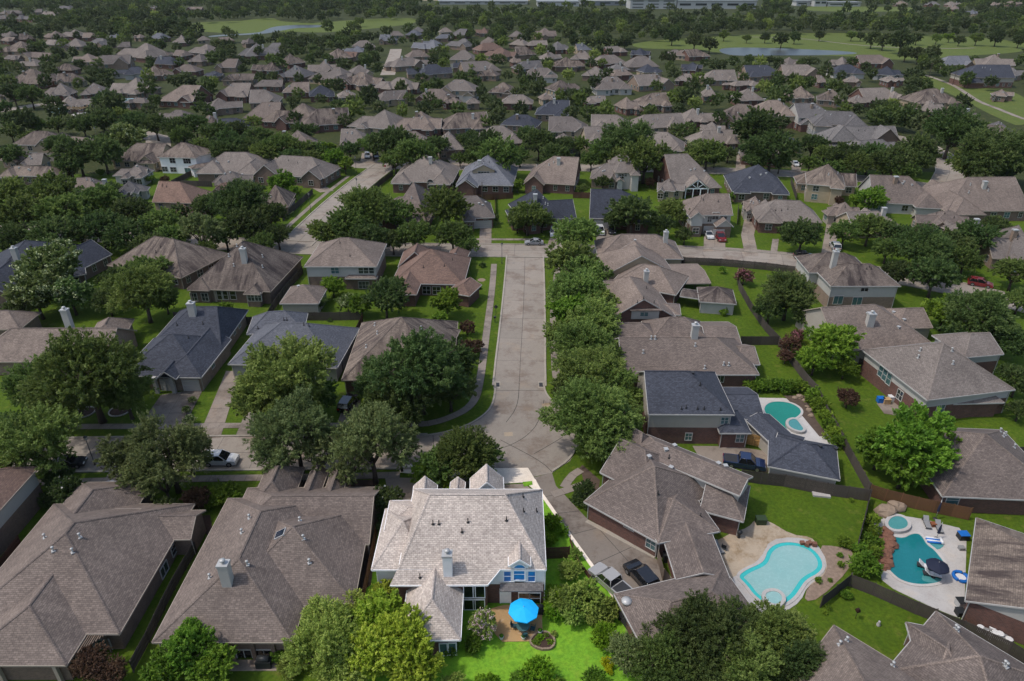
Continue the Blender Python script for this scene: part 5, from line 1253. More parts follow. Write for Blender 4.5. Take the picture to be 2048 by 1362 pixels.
for a in [(0,220,318,286,322,'b'),(0,225,292,328,352,'b','siding_white'),(0,22,112,262,290,'b','siding_cream',True),(0,65,180,274,298,'b'),(0,0,112,332,352,'s'),(0,64,156,350,388,'b'),(0,150,200,354,386,'b'),(0,190,232,364,388,'b'),(0,232,294,362,384,'g','siding_white'),(0,38,82,306,330,'t'),(0,425,478,366,382,'r'),(0,0,45,300,322,'b')]: auto(*a)
# rows beyond the cross street
for a in [(0,680,735,257,286,'b'),(0,694,796,219,256,'t'),(0,783,882,222,258,'b',None,False,True),(0,887,981,225,256,'s',None,False,True),(0,1000,1075,229,251,'c',None,False,True),(0,1097,1177,233,262,'t'),(0,1182,1268,229,258,'t'),(0,1270,1374,228,255,'t'),(0,876,928,262,300,'t'),(0,958,1046,251,284,'t'),(0,1100,1150,266,292,'t'),(0,1172,1262,252,284,'t'),(0,1292,1369,264,298,'t'),(0,735,790,262,285,'b'),(0,800,860,262,290,'b'),
 (0,1389,1478,260,286,'t','brick_red'),(0,1652,1799,252,280,'g'),(0,1655,1795,280,298,'g'),(0,1567,1599,273,287,'c'),(0,1365,1437,216,243,'t'),(0,1430,1540,208,246,'b'),(0,1509,1590,200,228,'b','brick_red',True),(0,1597,1673,206,235,'g',None,True),(0,1625,1736,222,250,'g','siding_grey',True),(0,1840,1922,177,206,'s','brick_tan',True,True),(0,1842,1890,200,222,'b'),(0,1878,1960,217,243,'b'),(0,1962,2044,242,275,'g'),(0,1935,2060,250,292,'b'),(0,1400,1450,243,262,'t'),(0,1480,1530,240,262,'b')]: auto(*a)
T3=[(1120,1350,512,585,'t'),(1030,1150,552,600,'t'),(430,645,380,445,'c','brick_tan'),(640,870,377,440,'t','brick_tan'),(935,1115,377,428,'c','siding_white'),(1150,1350,387,438,'c','siding_grey'),(180,370,408,470,'t'),(40,165,362,402,'c'),(880,1010,331,380,'t'),(1090,1285,320,372,'b'),(640,730,333,375,'b'),(1580,1750,326,380,'u'),(1770,2000,317,385,'t'),(1710,2000,378,455,'c','brick_red',True),(170,250,503,560,'t'),(290,530,472,498,'t'),(1220,1350,442,475,'t'),(-5,80,292,325,'b'),(90,210,287,330,'b','brick_red'),(840,900,440,480,'b'),(1000,1100,445,480,'t'),(1960,2060,395,440,'g'),(560,700,590,650,'b','brick_red'),(1560,1700,690,740,'b'),(10,120,430,470,'b'),(1860,1990,520,560,'b')]
for a in T3: auto(3,*a)
T2=[(1230,1420,468,528,'s','siding_white',True),(1490,1715,447,520,'t','siding_white'),(1750,1950,432,498,'t'),(580,790,465,530,'t','siding_white',True),(440,650,520,580,'b'),(190,450,452,520,'t','brick_red'),(220,400,530,582,'t'),(0,230,422,492,'s'),(-10,100,525,565,'b'),(265,545,337,385,'b'),(395,660,375,432,'c'),(640,795,292,350,'t','siding_white',True),(660,790,352,395,'c'),(725,945,357,415,'t'),(805,915,402,442,'b'),(1040,1190,356,402,'g'),(1070,1275,396,450,'t','siding_white'),(1235,1440,332,390,'s','brick_brown'),(1415,1545,390,440,'t'),(1500,1680,321,372,'t'),(1680,1870,327,390,'t'),(1560,1700,372,412,'g'),(1760,1890,374,422,'c'),(1345,1475,297,345,'t'),(1165,1300,305,345,'t'),(810,965,250,292,'r'),(830,1020,280,330,'r'),(615,765,225,270,'g'),(415,570,230,285,'u'),(405,525,292,332,'b'),(1240,1355,242,290,'g'),(1390,1475,255,293,'u'),(1570,1680,270,303,'t'),(1700,1810,281,320,'c'),(1095,1215,236,264,'t'),(985,1090,230,262,'t'),(785,870,160,195,'r'),(640,725,167,208,'g'),(585,660,160,188,'t'),(440,505,155,188,'g'),(380,465,176,205,'u'),(300,375,181,208,'t'),(228,320,202,238,'u'),(75,210,236,275,'t'),(10,150,267,305,'u'),(-10,90,302,330,'r'),(1890,2035,290,320,'t'),(940,1130,552,605,'t','brick_red'),(1650,1755,566,635,'b','brick_red'),(740,820,572,604,'t'),(605,690,570,600,'b'),(480,560,228,262,'u'),(1000,1060,330,365,'b'),(1180,1250,540,580,'b'),(1440,1560,560,600,'t'),(1960,2050,432,470,'t'),(2000,2080,375,410,'c'),(560,650,200,225,'u'),(100,200,455,500,'b'),(1590,1720,405,440,'b')]
for a in T2: auto(2,*a)
T1=[(885,1110,642,695,'t'),(1115,1330,672,738,'s'),(1275,1470,690,758,'c'),(1420,1630,597,690,'b'),(1520,1870,604,720,'s','brick_red'),(1760,2050,635,730,'s'),(1200,1420,572,635,'t','brick_tan'),(345,540,557,620,'b','brick_tan'),(700,850,572,600,'t'),(-20,60,492,560,'b'),(330,480,428,480,'b'),(650,870,390,432,'c','siding_white'),(880,1015,382,442,'s'),(1010,1145,376,418,'b'),(1190,1300,415,445,'c'),(1300,1480,430,468,'b'),(1480,1650,467,505,'t'),(1650,1810,481,540,'b'),(1810,1960,496,560,'c','brick_red'),(1980,2060,530,565,'b'),(1800,1970,352,420,'b'),(1800,2040,392,470,'t'),(1915,2060,282,340,'b'),(1390,1640,252,325,'g'),(1095,1250,256,310,'t'),(935,1030,296,325,'b'),(1010,1085,292,325,'b'),(660,890,252,335,'t'),(530,760,322,375,'t'),(420,580,312,362,'b'),(80,230,342,385,'t'),(130,300,306,336,'b'),(15,105,322,345,'b'),(320,420,372,410,'b'),(375,480,222,272,'b'),(248,325,180,220,'b'),(480,565,190,220,'b'),(110,190,196,230,'b'),(-5,70,216,238,'b'),(1005,1100,202,250,'t'),(1155,1230,210,235,'b'),(1290,1375,216,238,'b'),(1410,1460,222,255,'t'),(640,690,196,220,'u'),(870,960,192,225,'u'),(260,330,232,260,'t'),(780,830,200,220,'b'),(680,760,245,275,'b'),(1540,1640,250,300,'g'),(60,130,60,78,'t'),(190,245,52,72,'b'),(330,420,35,52,'g'),(-5,60,62,80,'t'),(240,330,68,88,'b'),(-5,50,90,110,'b'),(100,190,95,112,'g'),(1090,1180,40,54,'b'),(880,910,35,48,'g')]
for a in T1: auto(1,*a)
T3b=[(1590,1660,30,55,'b'),(1480,1560,8,28,'g'),(1700,1780,55,80,'u'),(1860,1920,10,30,'b'),(1950,2040,5,25,'b'),(1300,1370,5,25,'b'),(1600,1680,8,28,'t')]
for a in T3b: auto(3,*a)
# the remaining lots between the rows
def _free(x0,y0,x1,y1):
    for h in HOUSES:
        b=getattr(h,'rect',None) or h.bbox
        if x0<b[2]+3 and x1>b[0]-3 and y0<b[3]+1 and y1>b[1]+ (b[3]-b[1])*.15: return False
    for (a,b,c,d) in ((280,30,850,80),(1125,72,1260,96),(1262,60,2060,124),(1800,124,2060,270),(-20,190,205,250),(770,90,815,152),(225,255,325,305),(600,300,790,350),(1850,290,1940,420),(225,195,300,230)):
        if x1>a and x0<c and y1>b and y0<d: return False
    return not any(abs(q.x-p.x)<16 and abs(q.y-p.y)<14 for p in (G((x0+x1)/2,y1,0),G((x0+x1)/2,(y0+y1)/2,0)) for pts,hw in ROADPX for q in pts)
extra=0
for _ in range(6000):
    if extra>=58: break
    y=rnd.uniform(72,318); sca=.01418*(y+80); wpx=sca*rnd.uniform(13,20); x=rnd.uniform(-20,2040); ht=wpx*rnd.uniform(.36,.46)
    if _free(x,y-ht,x+wpx,y): auto(0,x,x+wpx,y-ht,y,rnd.choice('bbttsbgcu')); extra+=1
print('extra houses',extra,'houses',len(HOUSES))
# far white works, school and water tank at the top of the picture
def works(x0,x1,y,hgt,depth,label,mat='factory_white',storeys=1,cat='factory building'):
    a=G(x0,y); b_=G(x1,y); u=(b_-a); L=u.length; u.normalize(); n=Vector((-u.y,u.x,0)); t=thing('factory_building',tuple((a+b_)/2),label,cat)
    MB().box(a,u*L,n*depth,(0,0,hgt)).build('wall',M[mat],t); MB().box(a-u*1-n*1+Vector((0,0,hgt)),u*(L+2),n*(depth+2),(0,0,1.2)).build('roof',M['factory_grey' if mat=='factory_white' else 'factory_white'],t)
    k=max(2,int(L/22))
    for s in range(storeys):
        for j in range(k):
            q=a+u*(L*(j+.5)/k)-n*.15+Vector((0,0,hgt*(s+.45)/storeys)); me=part_mesh(('fw',round(L/k*.7),storeys,round(hgt)),lambda:MB().cbox((0,0,0),L/k*.7,.3,hgt*.28/storeys).mesh('window',[M['glass']])); inst('window',me,t,q-t.location,math.atan2(u.y,u.x))
    return t
works(875,1055,9,4,60,'long low white factory building in front of the dry field'); works(1075,1158,13,6,50,'white factory block left of the three storey block'); works(1165,1255,11,6,60,'grey white sheds between the two factory blocks','factory_grey')
works(1260,1352,18,12,40,'white three storey factory block with ribbon windows','factory_white',3); works(1354,1512,18,10,70,'long pale factory hall at the right end of the works','factory_white',1); works(1100,1112,8,15,12,'small white tower rising above the factory roofs')
works(1592,1640,12,6,20,'low white pavilion with dark eaves by the far sports field','factory_white',1,'building'); works(1655,1720,13,5,20,'long low white clubhouse by the far sports field','factory_white',1,'building')
works(1628,1652,13,9,24,'white domed hall beside the far sports field','factory_white',1,'building')
# ------------------------------------------------------------------ trees placed one by one
def TT(lst,kind=None):
    for a in lst:
        tree(*a[:3],*(a[3:] if len(a)>3 else ()))
# along the right kerb of the main street
for i,(x,y,wd,k) in enumerate([(1152,468,92,'street'),(1140,520,104,'street'),(1168,548,96,'street'),(1150,588,118,'street'),(1192,606,90,'street'),(1146,632,104,'fresh'),(1188,648,112,'street'),(1128,668,84,'street'),(1166,698,128,'street'),(1205,716,96,'street'),(1178,750,150,'street'),(1222,782,120,'street'),(1152,786,100,'dark'),(1180,838,178,'street'),(1232,846,112,'street'),(1212,890,120,'street')]): tree(x,y,wd*1.16,k,hz=.95)
# left of the street, front gardens
TT([(840,745,220,'dark'),(770,760,140,'dark'),(905,720,120,'dark'),(900,778,120,'dark'),(800,800,150,'dark'),(570,762,232,'oak'),(520,800,120,'oak'),(625,790,110,'oak'),(175,752,250,'oak'),(75,770,140,'oak'),(250,790,130,'oak'),(120,800,120,'dark'),
 (742,885,170,'loose'),(590,868,165,'loose'),(640,905,110,'loose'),(335,905,170,'loose'),(245,925,110,'loose'),(375,905,100,'loose'),(290,960,100,'loose'),(70,890,200,'oak'),(20,860,100,'dark'),(120,960,70,'dark'),(925,905,140,'oak'),(960,945,70,'fresh'),(880,945,70,'fresh'),(845,950,66,'fresh'),(900,975,44,'fresh'),
 (545,918,100,'loose'),(700,922,112,'loose'),(800,900,90,'loose'),(325,958,110,'loose'),(880,930,110,'oak'),(965,915,96,'oak'),
 (775,1005,92,'magnolia'),(775,1045,60,'magnolia'),(135,985,90,'magnolia'),(185,1000,60,'rust'),(392,1000,70,'rust'),(330,1020,70,'dark'),
 (100,540,140,'bloom'),(70,590,120,'bloom'),(140,590,100,'bloom'),(105,500,80,'bloom'),(285,585,150,'oak'),(240,560,90,'dark'),(300,540,90,'oak'),(330,600,70,'oak'),(215,600,80,'dark'),(30,620,60,'dark'),
 (665,572,56,'fresh'),(695,605,50,'bloom'),(770,598,104,'dark'),(790,575,70,'dark'),(893,605,78,'fresh'),(880,640,50,'fresh'),(935,655,40,'rust'),(938,695,50,'rust'),(722,610,60,'fresh'),(955,690,30,'rust'),
 (640,605,40,'dark'),(795,700,46,'fresh')])
# big wood on the left between two streets
TT([(20,385,100,'oak'),(105,385,110,'oak'),(40,430,120,'oak'),(130,425,120,'oak'),(30,475,90,'dark'),(110,468,110,'dark'),(190,405,110,'oak'),(200,455,110,'dark'),(262,425,100,'dark'),(255,470,100,'dark'),(320,450,100,'oak'),(300,490,80,'dark'),(345,475,80,'oak'),(400,462,90,'loose'),(410,500,60,'oak'),(480,408,130,'dark'),(420,412,80,'dark'),(535,430,90,'dark'),(495,452,110,'dark'),(555,470,70,'dark'),(450,470,80,'oak'),(520,490,70,'oak'),(360,430,50,'tall'),(215,385,60,'dark'),(160,470,60,'oak')])
# round the diagonal street corner
TT([(735,420,130,'oak'),(700,448,110,'oak'),(650,465,80,'oak'),(790,430,90,'oak'),(890,412,118,'oak'),(830,468,90,'oak'),(740,475,90,'dark'),(690,480,60,'dark'),(905,470,88,'oak'),(935,490,60,'oak'),(785,480,70,'dark'),(1055,433,90,'oak'),(1085,440,60,'oak'),(1035,445,50,'dark'),(993,436,17,'tall'),
 (1265,425,108,'dark'),(1230,440,60,'dark'),(1345,420,70,'oak'),(1380,435,58,'oak'),(1320,450,70,'dark'),(1370,470,46,'dark'),(1605,468,90,'dark'),(1570,462,44,'dark'),(1690,465,74,'oak'),(1740,455,88,'oak'),(1790,468,80,'dark'),(1775,498,70,'oak'),(1845,500,130,'dark'),(1870,550,110,'dark'),(1800,545,80,'dark'),(1905,490,90,'dark'),(1955,475,100,'dark'),(1990,450,60,'dark'),(1930,520,80,'oak'),(2030,545,90,'oak'),(2040,600,70,'oak'),(1955,635,150,'dark'),(1890,625,90,'fresh'),(2010,680,100,'dark'),(2036,760,90,'dark'),(1985,600,60,'oak'),(2040,820,60,'dark')])
TT([(1577,590,125,'dark'),(1540,620,70,'dark'),(1610,635,60,'dark'),(1662,690,120,'fresh'),(1630,720,80,'fresh'),(1690,735,60,'fresh'),(1488,552,44,'pink'),(1445,540,18,'fresh'),(1580,690,50,'rust'),(1596,672,36,'pink'),(1572,712,40,'rust'),(1697,795,56,'rust'),(1825,890,190,'lime' if False else 'fresh'),(1760,900,110,'fresh'),(1890,900,110,'fresh'),(1810,935,120,'fresh')])
# bottom of the picture
TT([(760,1230,124,'lime'),(805,1285,160,'lime'),(740,1310,150,'lime'),(828,1340,124,'lime'),(772,1192,76,'lime'),(655,1240,110,'olive'),(640,1300,140,'olive'),(690,1340,110,'olive'),(700,1215,70,'olive'),(375,1300,140,'fresh'),(330,1340,110,'fresh'),(430,1335,110,'fresh'),(180,1330,96,'rust'),(225,1350,80,'rust'),(1400,1270,190,'dark'),(1330,1320,150,'oak'),(1480,1250,130,'dark'),(1560,1270,150,'oak'),(1600,1330,140,'dark'),(1480,1330,160,'oak'),(1400,1345,130,'dark'),(1255,1310,90,'loose'),(1290,1280,70,'loose')])
tree(965,1250,78,'crape','crape myrtle with pale pink flowers on the bright patio edge'); tree(945,1290,50,'shrub'); 
TT([(1128,1205,84,'oshrub'),(1172,1200,96,'oshrub'),(1212,1218,70,'oshrub'),(1150,1225,70,'oshrub'),(1190,1232,60,'oshrub'),(1110,1195,60,'lshrub'),(1213,1275,68,'lshrub'),(1110,1225,50,'lshrub'),(1105,1045,46,'lshrub'),(1098,1075,40,'lshrub'),(1122,1060,36,'lshrub'),(1140,1142,56,'oshrub'),(1150,1108,34,'oshrub'),(1078,1350,80,'lshrub'),(1040,1366,56,'shrub'),(975,1372,60,'lshrub'),(1120,1372,50,'shrub'),(1190,1362,60,'shrub'),(1214,1326,30,'yshrub'),(1216,1340,22,'yshrub'),(905,1372,60,'oshrub'),(1168,985,54,'dshrub'),(1180,1010,40,'dshrub'),(1155,1000,36,'dshrub'),
 (448,990,64,'shrub'),(470,1000,44,'shrub'),(425,1000,44,'shrub'),(95,1000,50,'dshrub'),(60,985,50,'shrub'),(560,1310,44,'shrub'),(905,1300,40,'shrub'),(580,1335,60,'oshrub')])
# hedges: single shrubs in a line
for x in (1502,1520,1540,1560,1582,1600): tree(x,772+rnd.uniform(-3,3),40,'dshrub' if False else 'shrub',group='shrubs of the hedge behind the green pool')
for x,y in ((1628,790),(1642,810),(1650,830),(1660,850),(1668,868),(1676,885),(1630,806)): tree(x,y,42,'shrub',group='shrubs of the hedge beside the green pool')
for x,y,wd in ((1745,1042,40),(1752,1062,36),(1738,1080,40),(1745,1105,44),(1730,1132,70),(1722,1100,40),(1755,1085,30),(1690,1085,36),(1680,1110,16),(1682,1130,18),(1637,1160,18),(1660,1160,12),(1692,1190,26),(1657,1215,16),(1650,1225,14),(1702,1000,12)): tree(x,y,wd,'shrub')
TT([(1447,625,24,'shrub'),(965,530,16,'dshrub'),(958,575,12,'dshrub'),(845,530,10,'dshrub'),(838,560,14,'dshrub'),(380,840,28,'bloom'),(372,820,22,'bloom'),(385,800,20,'bloom'),(450,615,34,'shrub'),(460,640,26,'dshrub'),(660,640,12,'dshrub'),(30,600,50,'shrub')])
# gardens between the rows
MIDROWS=([(783,288,80,'dark'),(745,290,50,'oak'),(830,310,80,'oak'),(790,318,50,'oak'),(873,292,48,'dark'),(966,292,66,'dark'),(935,280,40,'dark'),(1000,312,80,'oak'),(960,312,50,'oak'),(1078,285,60,'dark'),(1055,270,40,'dark'),(1110,312,56,'dark'),(1130,290,40,'dark'),(1250,285,90,'dark'),(1215,300,60,'oak'),(1290,316,84,'oak'),(1250,318,60,'oak'),(1183,318,38,'oak'),(1206,363,42,'dark'),(1300,365,26,'rust'),(905,368,24,'dark'),(1035,370,34,'fresh'),(1015,378,20,'fresh'),(1100,363,32,'dark'),(1165,378,30,'oak'),(1515,255,84,'dark'),(1545,300,80,'dark'),(1510,295,50,'dark'),(1415,305,60,'oak'),(1395,300,40,'bloom'),(1457,307,30,'dark'),(1625,290,50,'dark'),(1690,312,60,'dark'),(1740,312,60,'dark'),(1790,322,70,'dark'),(1840,300,70,'dark'),(1835,322,50,'dark'),(1715,328,50,'oak'),(1650,308,40,'oak'),(1805,340,70,'oak'),(1770,338,50,'oak'),(1905,262,90,'dark'),(1950,270,60,'dark'),(1985,312,110,'dark'),(2030,332,80,'dark'),(1940,330,70,'oak'),(2000,345,60,'dark'),(1742,400,70,'lime' if False else 'fresh'),(1715,402,40,'fresh'),(1460,395,26,'fresh'),(1650,398,22,'shrub'),(1678,402,26,'rust'),
 (120,290,50,'dark'),(155,310,70,'dark'),(205,305,70,'dark'),(140,330,50,'dark'),(140,345,30,'rust'),(20,310,50,'dark'),(255,275,56,'bloom'),(215,282,40,'dark'),(565,365,62,'fresh'),(590,385,34,'fresh'),(647,350,30,'fresh'),(668,318,40,'fresh'),(655,300,36,'fresh'),(690,330,30,'fresh'),(302,358,22,'fresh'),(330,358,22,'rust'),(245,355,22,'rust'),(200,345,20,'shrub'),(500,300,50,'dark'),(460,290,60,'dark'),(430,265,50,'dark'),(560,292,60,'oak'),(520,275,50,'dark'),(610,265,46,'dark'),(600,300,50,'oak'),(640,300,40,'oak'),(350,255,50,'dark'),(310,250,50,'dark'),(390,250,50,'dark'),(270,245,50,'dark'),(365,270,40,'oak'),(475,260,40,'dark')])
TT([(x,y,w_*(1.38 if 238<y<332 and w_>26 else 1.0),k) for x,y,w_,k in MIDROWS])
TT([(450,305,70,'dark'),(405,295,60,'oak'),(530,308,70,'oak'),(585,315,60,'dark'),(625,318,56,'oak'),(700,300,50,'dark'),(1330,318,70,'dark'),(1380,320,56,'oak'),(1160,290,50,'oak'),(1040,312,50,'oak'),(920,318,40,'oak'),(1430,318,40,'dark'),(1510,322,60,'dark'),(1560,325,50,'oak'),(1620,325,50,'oak'),(1665,335,50,'oak')])
for i in range(6):   # dead bare limbs in the bottom right crown
    pass
for x,y,wd,k in [(1345,72,40,'wood'),(1390,80,46,'wood'),(1420,88,40,'wood'),(1449,70,26,'oak'),(1494,76,22,'oak'),(1531,74,26,'wood'),(1564,78,38,'wood'),(1590,74,30,'wood'),(1640,70,26,'wood'),(1704,70,26,'oak'),(1722,72,22,'wood'),(1745,78,40,'wood'),(1768,82,40,'wood'),(1804,80,58,'wood'),(1834,76,30,'wood'),(1874,76,26,'oak'),(1899,74,24,'fresh'),(1919,80,26,'wood'),(1954,76,32,'oak'),(1994,74,40,'wood'),(2039,80,34,'wood'),(1812,106,38,'wood'),(1838,110,40,'wood'),(1864,106,40,'wood'),(1500,118,24,'oak'),(1540,120,24,'wood'),(1250,84,34,'wood'),(345,48,46,'wood'),(372,54,36,'wood'),(325,56,40,'wood'),(265,58,40,'oak'),(300,50,30,'oak'),(720,42,24,'oak'),(705,52,30,'oak')]: tree(x,y,wd,k)
TT([(30,240,56,'dark'),(72,252,44,'oak'),(112,248,50,'dark'),(165,250,60,'dark'),(205,240,66,'dark'),(240,232,50,'oak'),(20,262,50,'dark'),(60,275,44,'oak'),(8,215,40,'dark'),(215,205,70,'dark'),(60,190,60,'dark'),(25,185,60,'wood')])
EXCL=[closed(g,1) for g in GREENS]+[closed(g,1) for g in PONDS]
EXPX=GREENS+PONDS+[[(775,90),(810,90),(815,150),(765,152)],[(-20,205),(100,196),(180,196),(180,212),(60,228),(-20,246)],[(225,255),(320,262),(340,300),(300,308),(300,280),(225,268)],[(232,198),(300,200),(300,228),(240,226)],[(95,210),(190,214),(190,236),(95,238)],[(825,-8),(1062,-8),(1062,2),(825,3)],[(870,-8),(1250,-8),(1250,13),(1075,15),(870,11)],[(1250,-8),(1520,-8),(1520,21),(1250,21)],[(1585,4),(1730,4),(1730,24),(1585,24)],[(1840,382),(1900,300),(1935,340),(1900,400)],[(690,330),(790,322),(770,345),(690,345)]]
def inpoly(x,y,p):
    c=False
    for i in range(len(p)):
        (x0,y0),(x1,y1)=p[i],p[(i+1)%len(p)]
        if (y0>y)!=(y1>y) and x<(x1-x0)*(y-y0)/(y1-y0)+x0: c=not c
    return c
RECTS=[h.rect for h in HOUSES if hasattr(h,'rect')]
COVER=[0.0]*len(RECTS)
def near_road(p):
    for pts,hw in ROADPX:
        for q in pts:
            if abs(q.x-p.x)<14 and abs(q.y-p.y)<14 and (V2(q)-V2(p)).length<hw+1.5: return True
    return False
cand=[]
def fill(y0,y1,rad,dens,xr=(-20,2068)):
    y=y0
    while y<y1:
        s=.01418*(y+80); rp=rad*s
        x=xr[0]+rnd.uniform(0,rp)
        while x<xr[1]:
            cand.append((x+rnd.uniform(-.5,.5)*rp,y+rnd.uniform(-.3,.3)*rp,rp*2*rnd.uniform(.72,1.35))); x+=rp*1.45/dens
        y+=rp*.62/dens
fill(-14,72,6.8,1.0); fill(72,200,5.2,1.05); fill(200,335,5.4,1.1)
FAR=[]
manual=[(t['cx'],t['cy'],t['w']) for t in TREES]
for (x,y,wd) in cand:
    r=wd/2; base=y+r*.75
    if any(inpoly(x,y-r*a,p) or inpoly(x-r*.6,y-r*a,p) or inpoly(x+r*.6,y-r*a,p) for p in PONDS for a in (.7,.3,-.2)): continue
    if any(inpoly(x,base,p) or inpoly(x-r*.5,base,p) or inpoly(x+r*.5,base,p) or (inpoly(x,y-r*.6,p) and rnd.random()<.75) for p in EXPX):
        if not (any(inpoly(x,base,p) for p in (GOLF_R,)) and rnd.random()<.0): continue
    if y>250 and (any(abs(x-a)<(r+c/2)*.75 and abs(y-b)<(r+c/2)*.6 for a,b,c in manual) or rnd.random()<.12): continue
    if y>95 and near_road(G(x,base)): continue
    if y>330: continue
    bad=False; upd=[]
    for i,(a,b,c,d) in enumerate(RECTS):
        if x+r*.8<a or x-r*.8>c or base<b: continue
        if y-r*.7>d+4: continue
        if y+r*.5<b: continue
        if base<d-1:   # stands behind the roof, hidden or beside it
            if a-r*.2<x<c+r*.2 and y>b: bad=True; break
            continue
        if a+2<x<c-2 and y-r*.62<b+.34*(d-b): bad=True; break
        ox=min(x+r*.85,c)-max(x-r*.85,a); oy=min(base,d)-max(y-r*.7,b)
        if ox>0 and oy>0:
            f=ox*oy/((c-a)*(d-b)+1)
            if COVER[i]+f>.24: bad=True; break
            upd.append((i,f))
    if bad: continue
    for i,f in upd: COVER[i]+=f
    FAR.append((x,y,wd))
# the largest stay single trees, the far wood is one mass
FAR.sort(key=lambda t:-t[2]); NS=max(0,300-sum(1 for t in TREES if not t['kind'].endswith('shrub')))
for (x,y,wd) in FAR[:NS]: tree(x,y,wd,rnd.choices(['dark','wood','oak','fresh','loose','tall','bloom'],[36,22,20,6,5,3,1])[0])
vs=[];ts=[]
def joined(name,items,matn,seed):
    rg=np.random.default_rng(seed); vs=[];ts=[]
    for (x,y,wd) in items:
        n=int(min(420,max(70,wd*wd*.75))); sz=.19*math.sqrt(420/n)*.9
        k=(round(n/60),rnd.randrange(5)); 
        if k not in CR: CR[k]=leaf_mesh('c',seed+k[1]*7+k[0],n,sz,lobes=12,flat=.9,spread=.55,lr=(.3,.46),up=.5)
        v,t=CR[k]; zc=2
        for _ in range(4): p=G(x,y,zc); r=wd/2/ppm(p); zc=r*1.0
        a=rnd.uniform(0,6.28); c,s=math.cos(a),math.sin(a); q=v*r*.95; hz=rnd.uniform(.85,1.25)
        vs.append(np.stack([q[:,0]*c-q[:,1]*s+p.x,q[:,0]*s+q[:,1]*c+p.y,q[:,2]*hz+zc],1)); ts.append(np.clip(t*.5+rnd.uniform(0,.5),0,1))
    me=mesh_from_quads(name,np.concatenate(vs),np.concatenate(ts),M[matn]); o=bpy.data.objects.new(name,me); C.objects.link(o); o['kind']='stuff'; return o
rest=FAR[NS:]; rnd.shuffle(rest); q=len(rest)*6//10
joined('far_woodland',rest[:q],'leaf_far',5); joined('far_woodland',rest[q:q+len(rest)*3//10],'leaf_dark',6); joined('far_woodland',rest[q+len(rest)*3//10:],'leaf_oak',7)
print('FAR',len(FAR),'single',NS)
# ------------------------------------------------------------------ vehicles
car(1068,489,180,'sedan','silver','silver sedan parked at the kerb opposite the main street')
car(1108,470,-95,'suv','white','white suv facing down the drive of the charcoal junction house')
car(1200,466,-90,'suv','white','white van on the drive beside a dark suv'); car(1223,464,-92,'suv','dark','dark suv on the drive right of the white van')
car(1417,474,-90,'sedan','white','white sedan on the wide drive beside a red pickup'); car(1439,478,-90,'pickup','red','red pickup on the wide drive beside the white sedan')
car(1503,438,85,'suv','dark','dark suv at the head of the long paved drive'); car(1608,517,-6,'suv','black','black suv parked on the cross street before the long fence')
car(1669,497,80,'suv','white','white and black suv on the drive behind the chimney house'); car(1959,572,-30,'suv','red','dark red suv parked on the right street')
car(735,315,-80,'suv','silver','silver suv on a far drive beside a dark suv'); car(752,315,-80,'suv','dark','dark suv on a far drive right of the silver suv')
car(1590,331,-90,'sedan','white','white sedan on a short far drive above the cross street'); car(1482,309,88,'suv','white','white suv on the far drive under the crape myrtle'); car(1560,306,0,'sedan','silver','silver car half hidden by trees on the far street') if False else None
car(1907,293,0,'suv','dark','dark suv under the trees by the curving street'); car(697,812,80,'suv','black','black suv in the drive under the round corner trees')
car(443,926,0,'suv','white','white suv parked on the near left street behind trees'); car(138,932,10,'sedan','dark','dark car behind the tree on the near left street')
car(572,968,80,'suv','dark','dark suv nose out before the skylight house'); car(198,998,65,'pickup','silver','silver pickup in front of the pergola house'); car(236,1008,65,'sedan','silver','silver sedan beside the pickup near the pergola house')
car(1221,1172,128,'pickup','grey','pale grey pickup in the neighbour car court'); car(1282,1160,118,'suv','black','black suv beside the pale pickup in the car court'); car(1487,932,-14,'pickup','blue','dark blue pickup beside the charcoal garage')
car(62,478,0,'suv','silver','silver suv under the trees on the far left street'); car(95,484,0,'suv','dark','dark suv under the trees on the far left street'); car(1848,230,0,'suv','silver','silver car on a far drive at the right'); car(1530,205,0,'suv','white','white car on a far street left of the brick house')
# ------------------------------------------------------------------ lamps and signs
lamp(1004,528,'street lamp at the junction corner of the main street',4.4); lamp(834,858,'street lamp on the rounded left corner lawn',4.6); lamp(190,930,'street lamp in front of trees on the near left street',4.2)
lamp(622,424,'street lamp on the fence side of the diagonal street',4.8); lamp(713,345,'street lamp at the top of the diagonal street',4.6); lamp(716,392,'street lamp on the right kerb of the diagonal street',4.6); lamp(198,290,'tall dark lamp by the far left cul de sac',6.0); lamp(1011,408,'lamp post in the lawn left of the charcoal junction house',5) if False else None
p=G(992,634); t=thing('warning_sign',(p.x,p.y,0),'diamond road sign on a post beside the main street','road sign'); MB().tube([(p.x,p.y,0),(p.x,p.y,2.5)],[.04,.04],6).build('post',M['metal_dark'],t)
b=MB(); b.box((p.x,p.y+.05,1.75),(.45,0,.45),(0,.03,0),(-.45,0,.45)); b.build('sign_plate',M['metal_dark'],t)
p=G(771,346); t=thing('stop_sign',(p.x,p.y,0),'octagonal stop sign seen from behind at the diagonal street','road sign'); MB().tube([(p.x,p.y,0),(p.x,p.y,2.4)],[.04,.04],6).build('post',M['metal_pale'],t); b=MB(); 
ring=[(p.x+.38*math.cos(a),p.y,2.3+.38*math.sin(a)) for a in [math.pi/8+k*math.pi/4 for k in range(8)]]; b.poly(ring); b.poly([(x,y+.03,z) for x,y,z in reversed(ring)]); b.build('sign_plate',M['sign_red'],t)
def pole(px,py,h,label,top=True):
    p=G(px,py); t=thing('utility_pole',(p.x,p.y,0),label,'utility pole'); MB().tube([(p.x,p.y,0),(p.x,p.y,h)],[.16,.11],7).build('post',M['bark'],t)
    if top: MB().cbox((p.x,p.y,h-.8),2.4,.12,.14).build('crossarm',M['bark'],t)
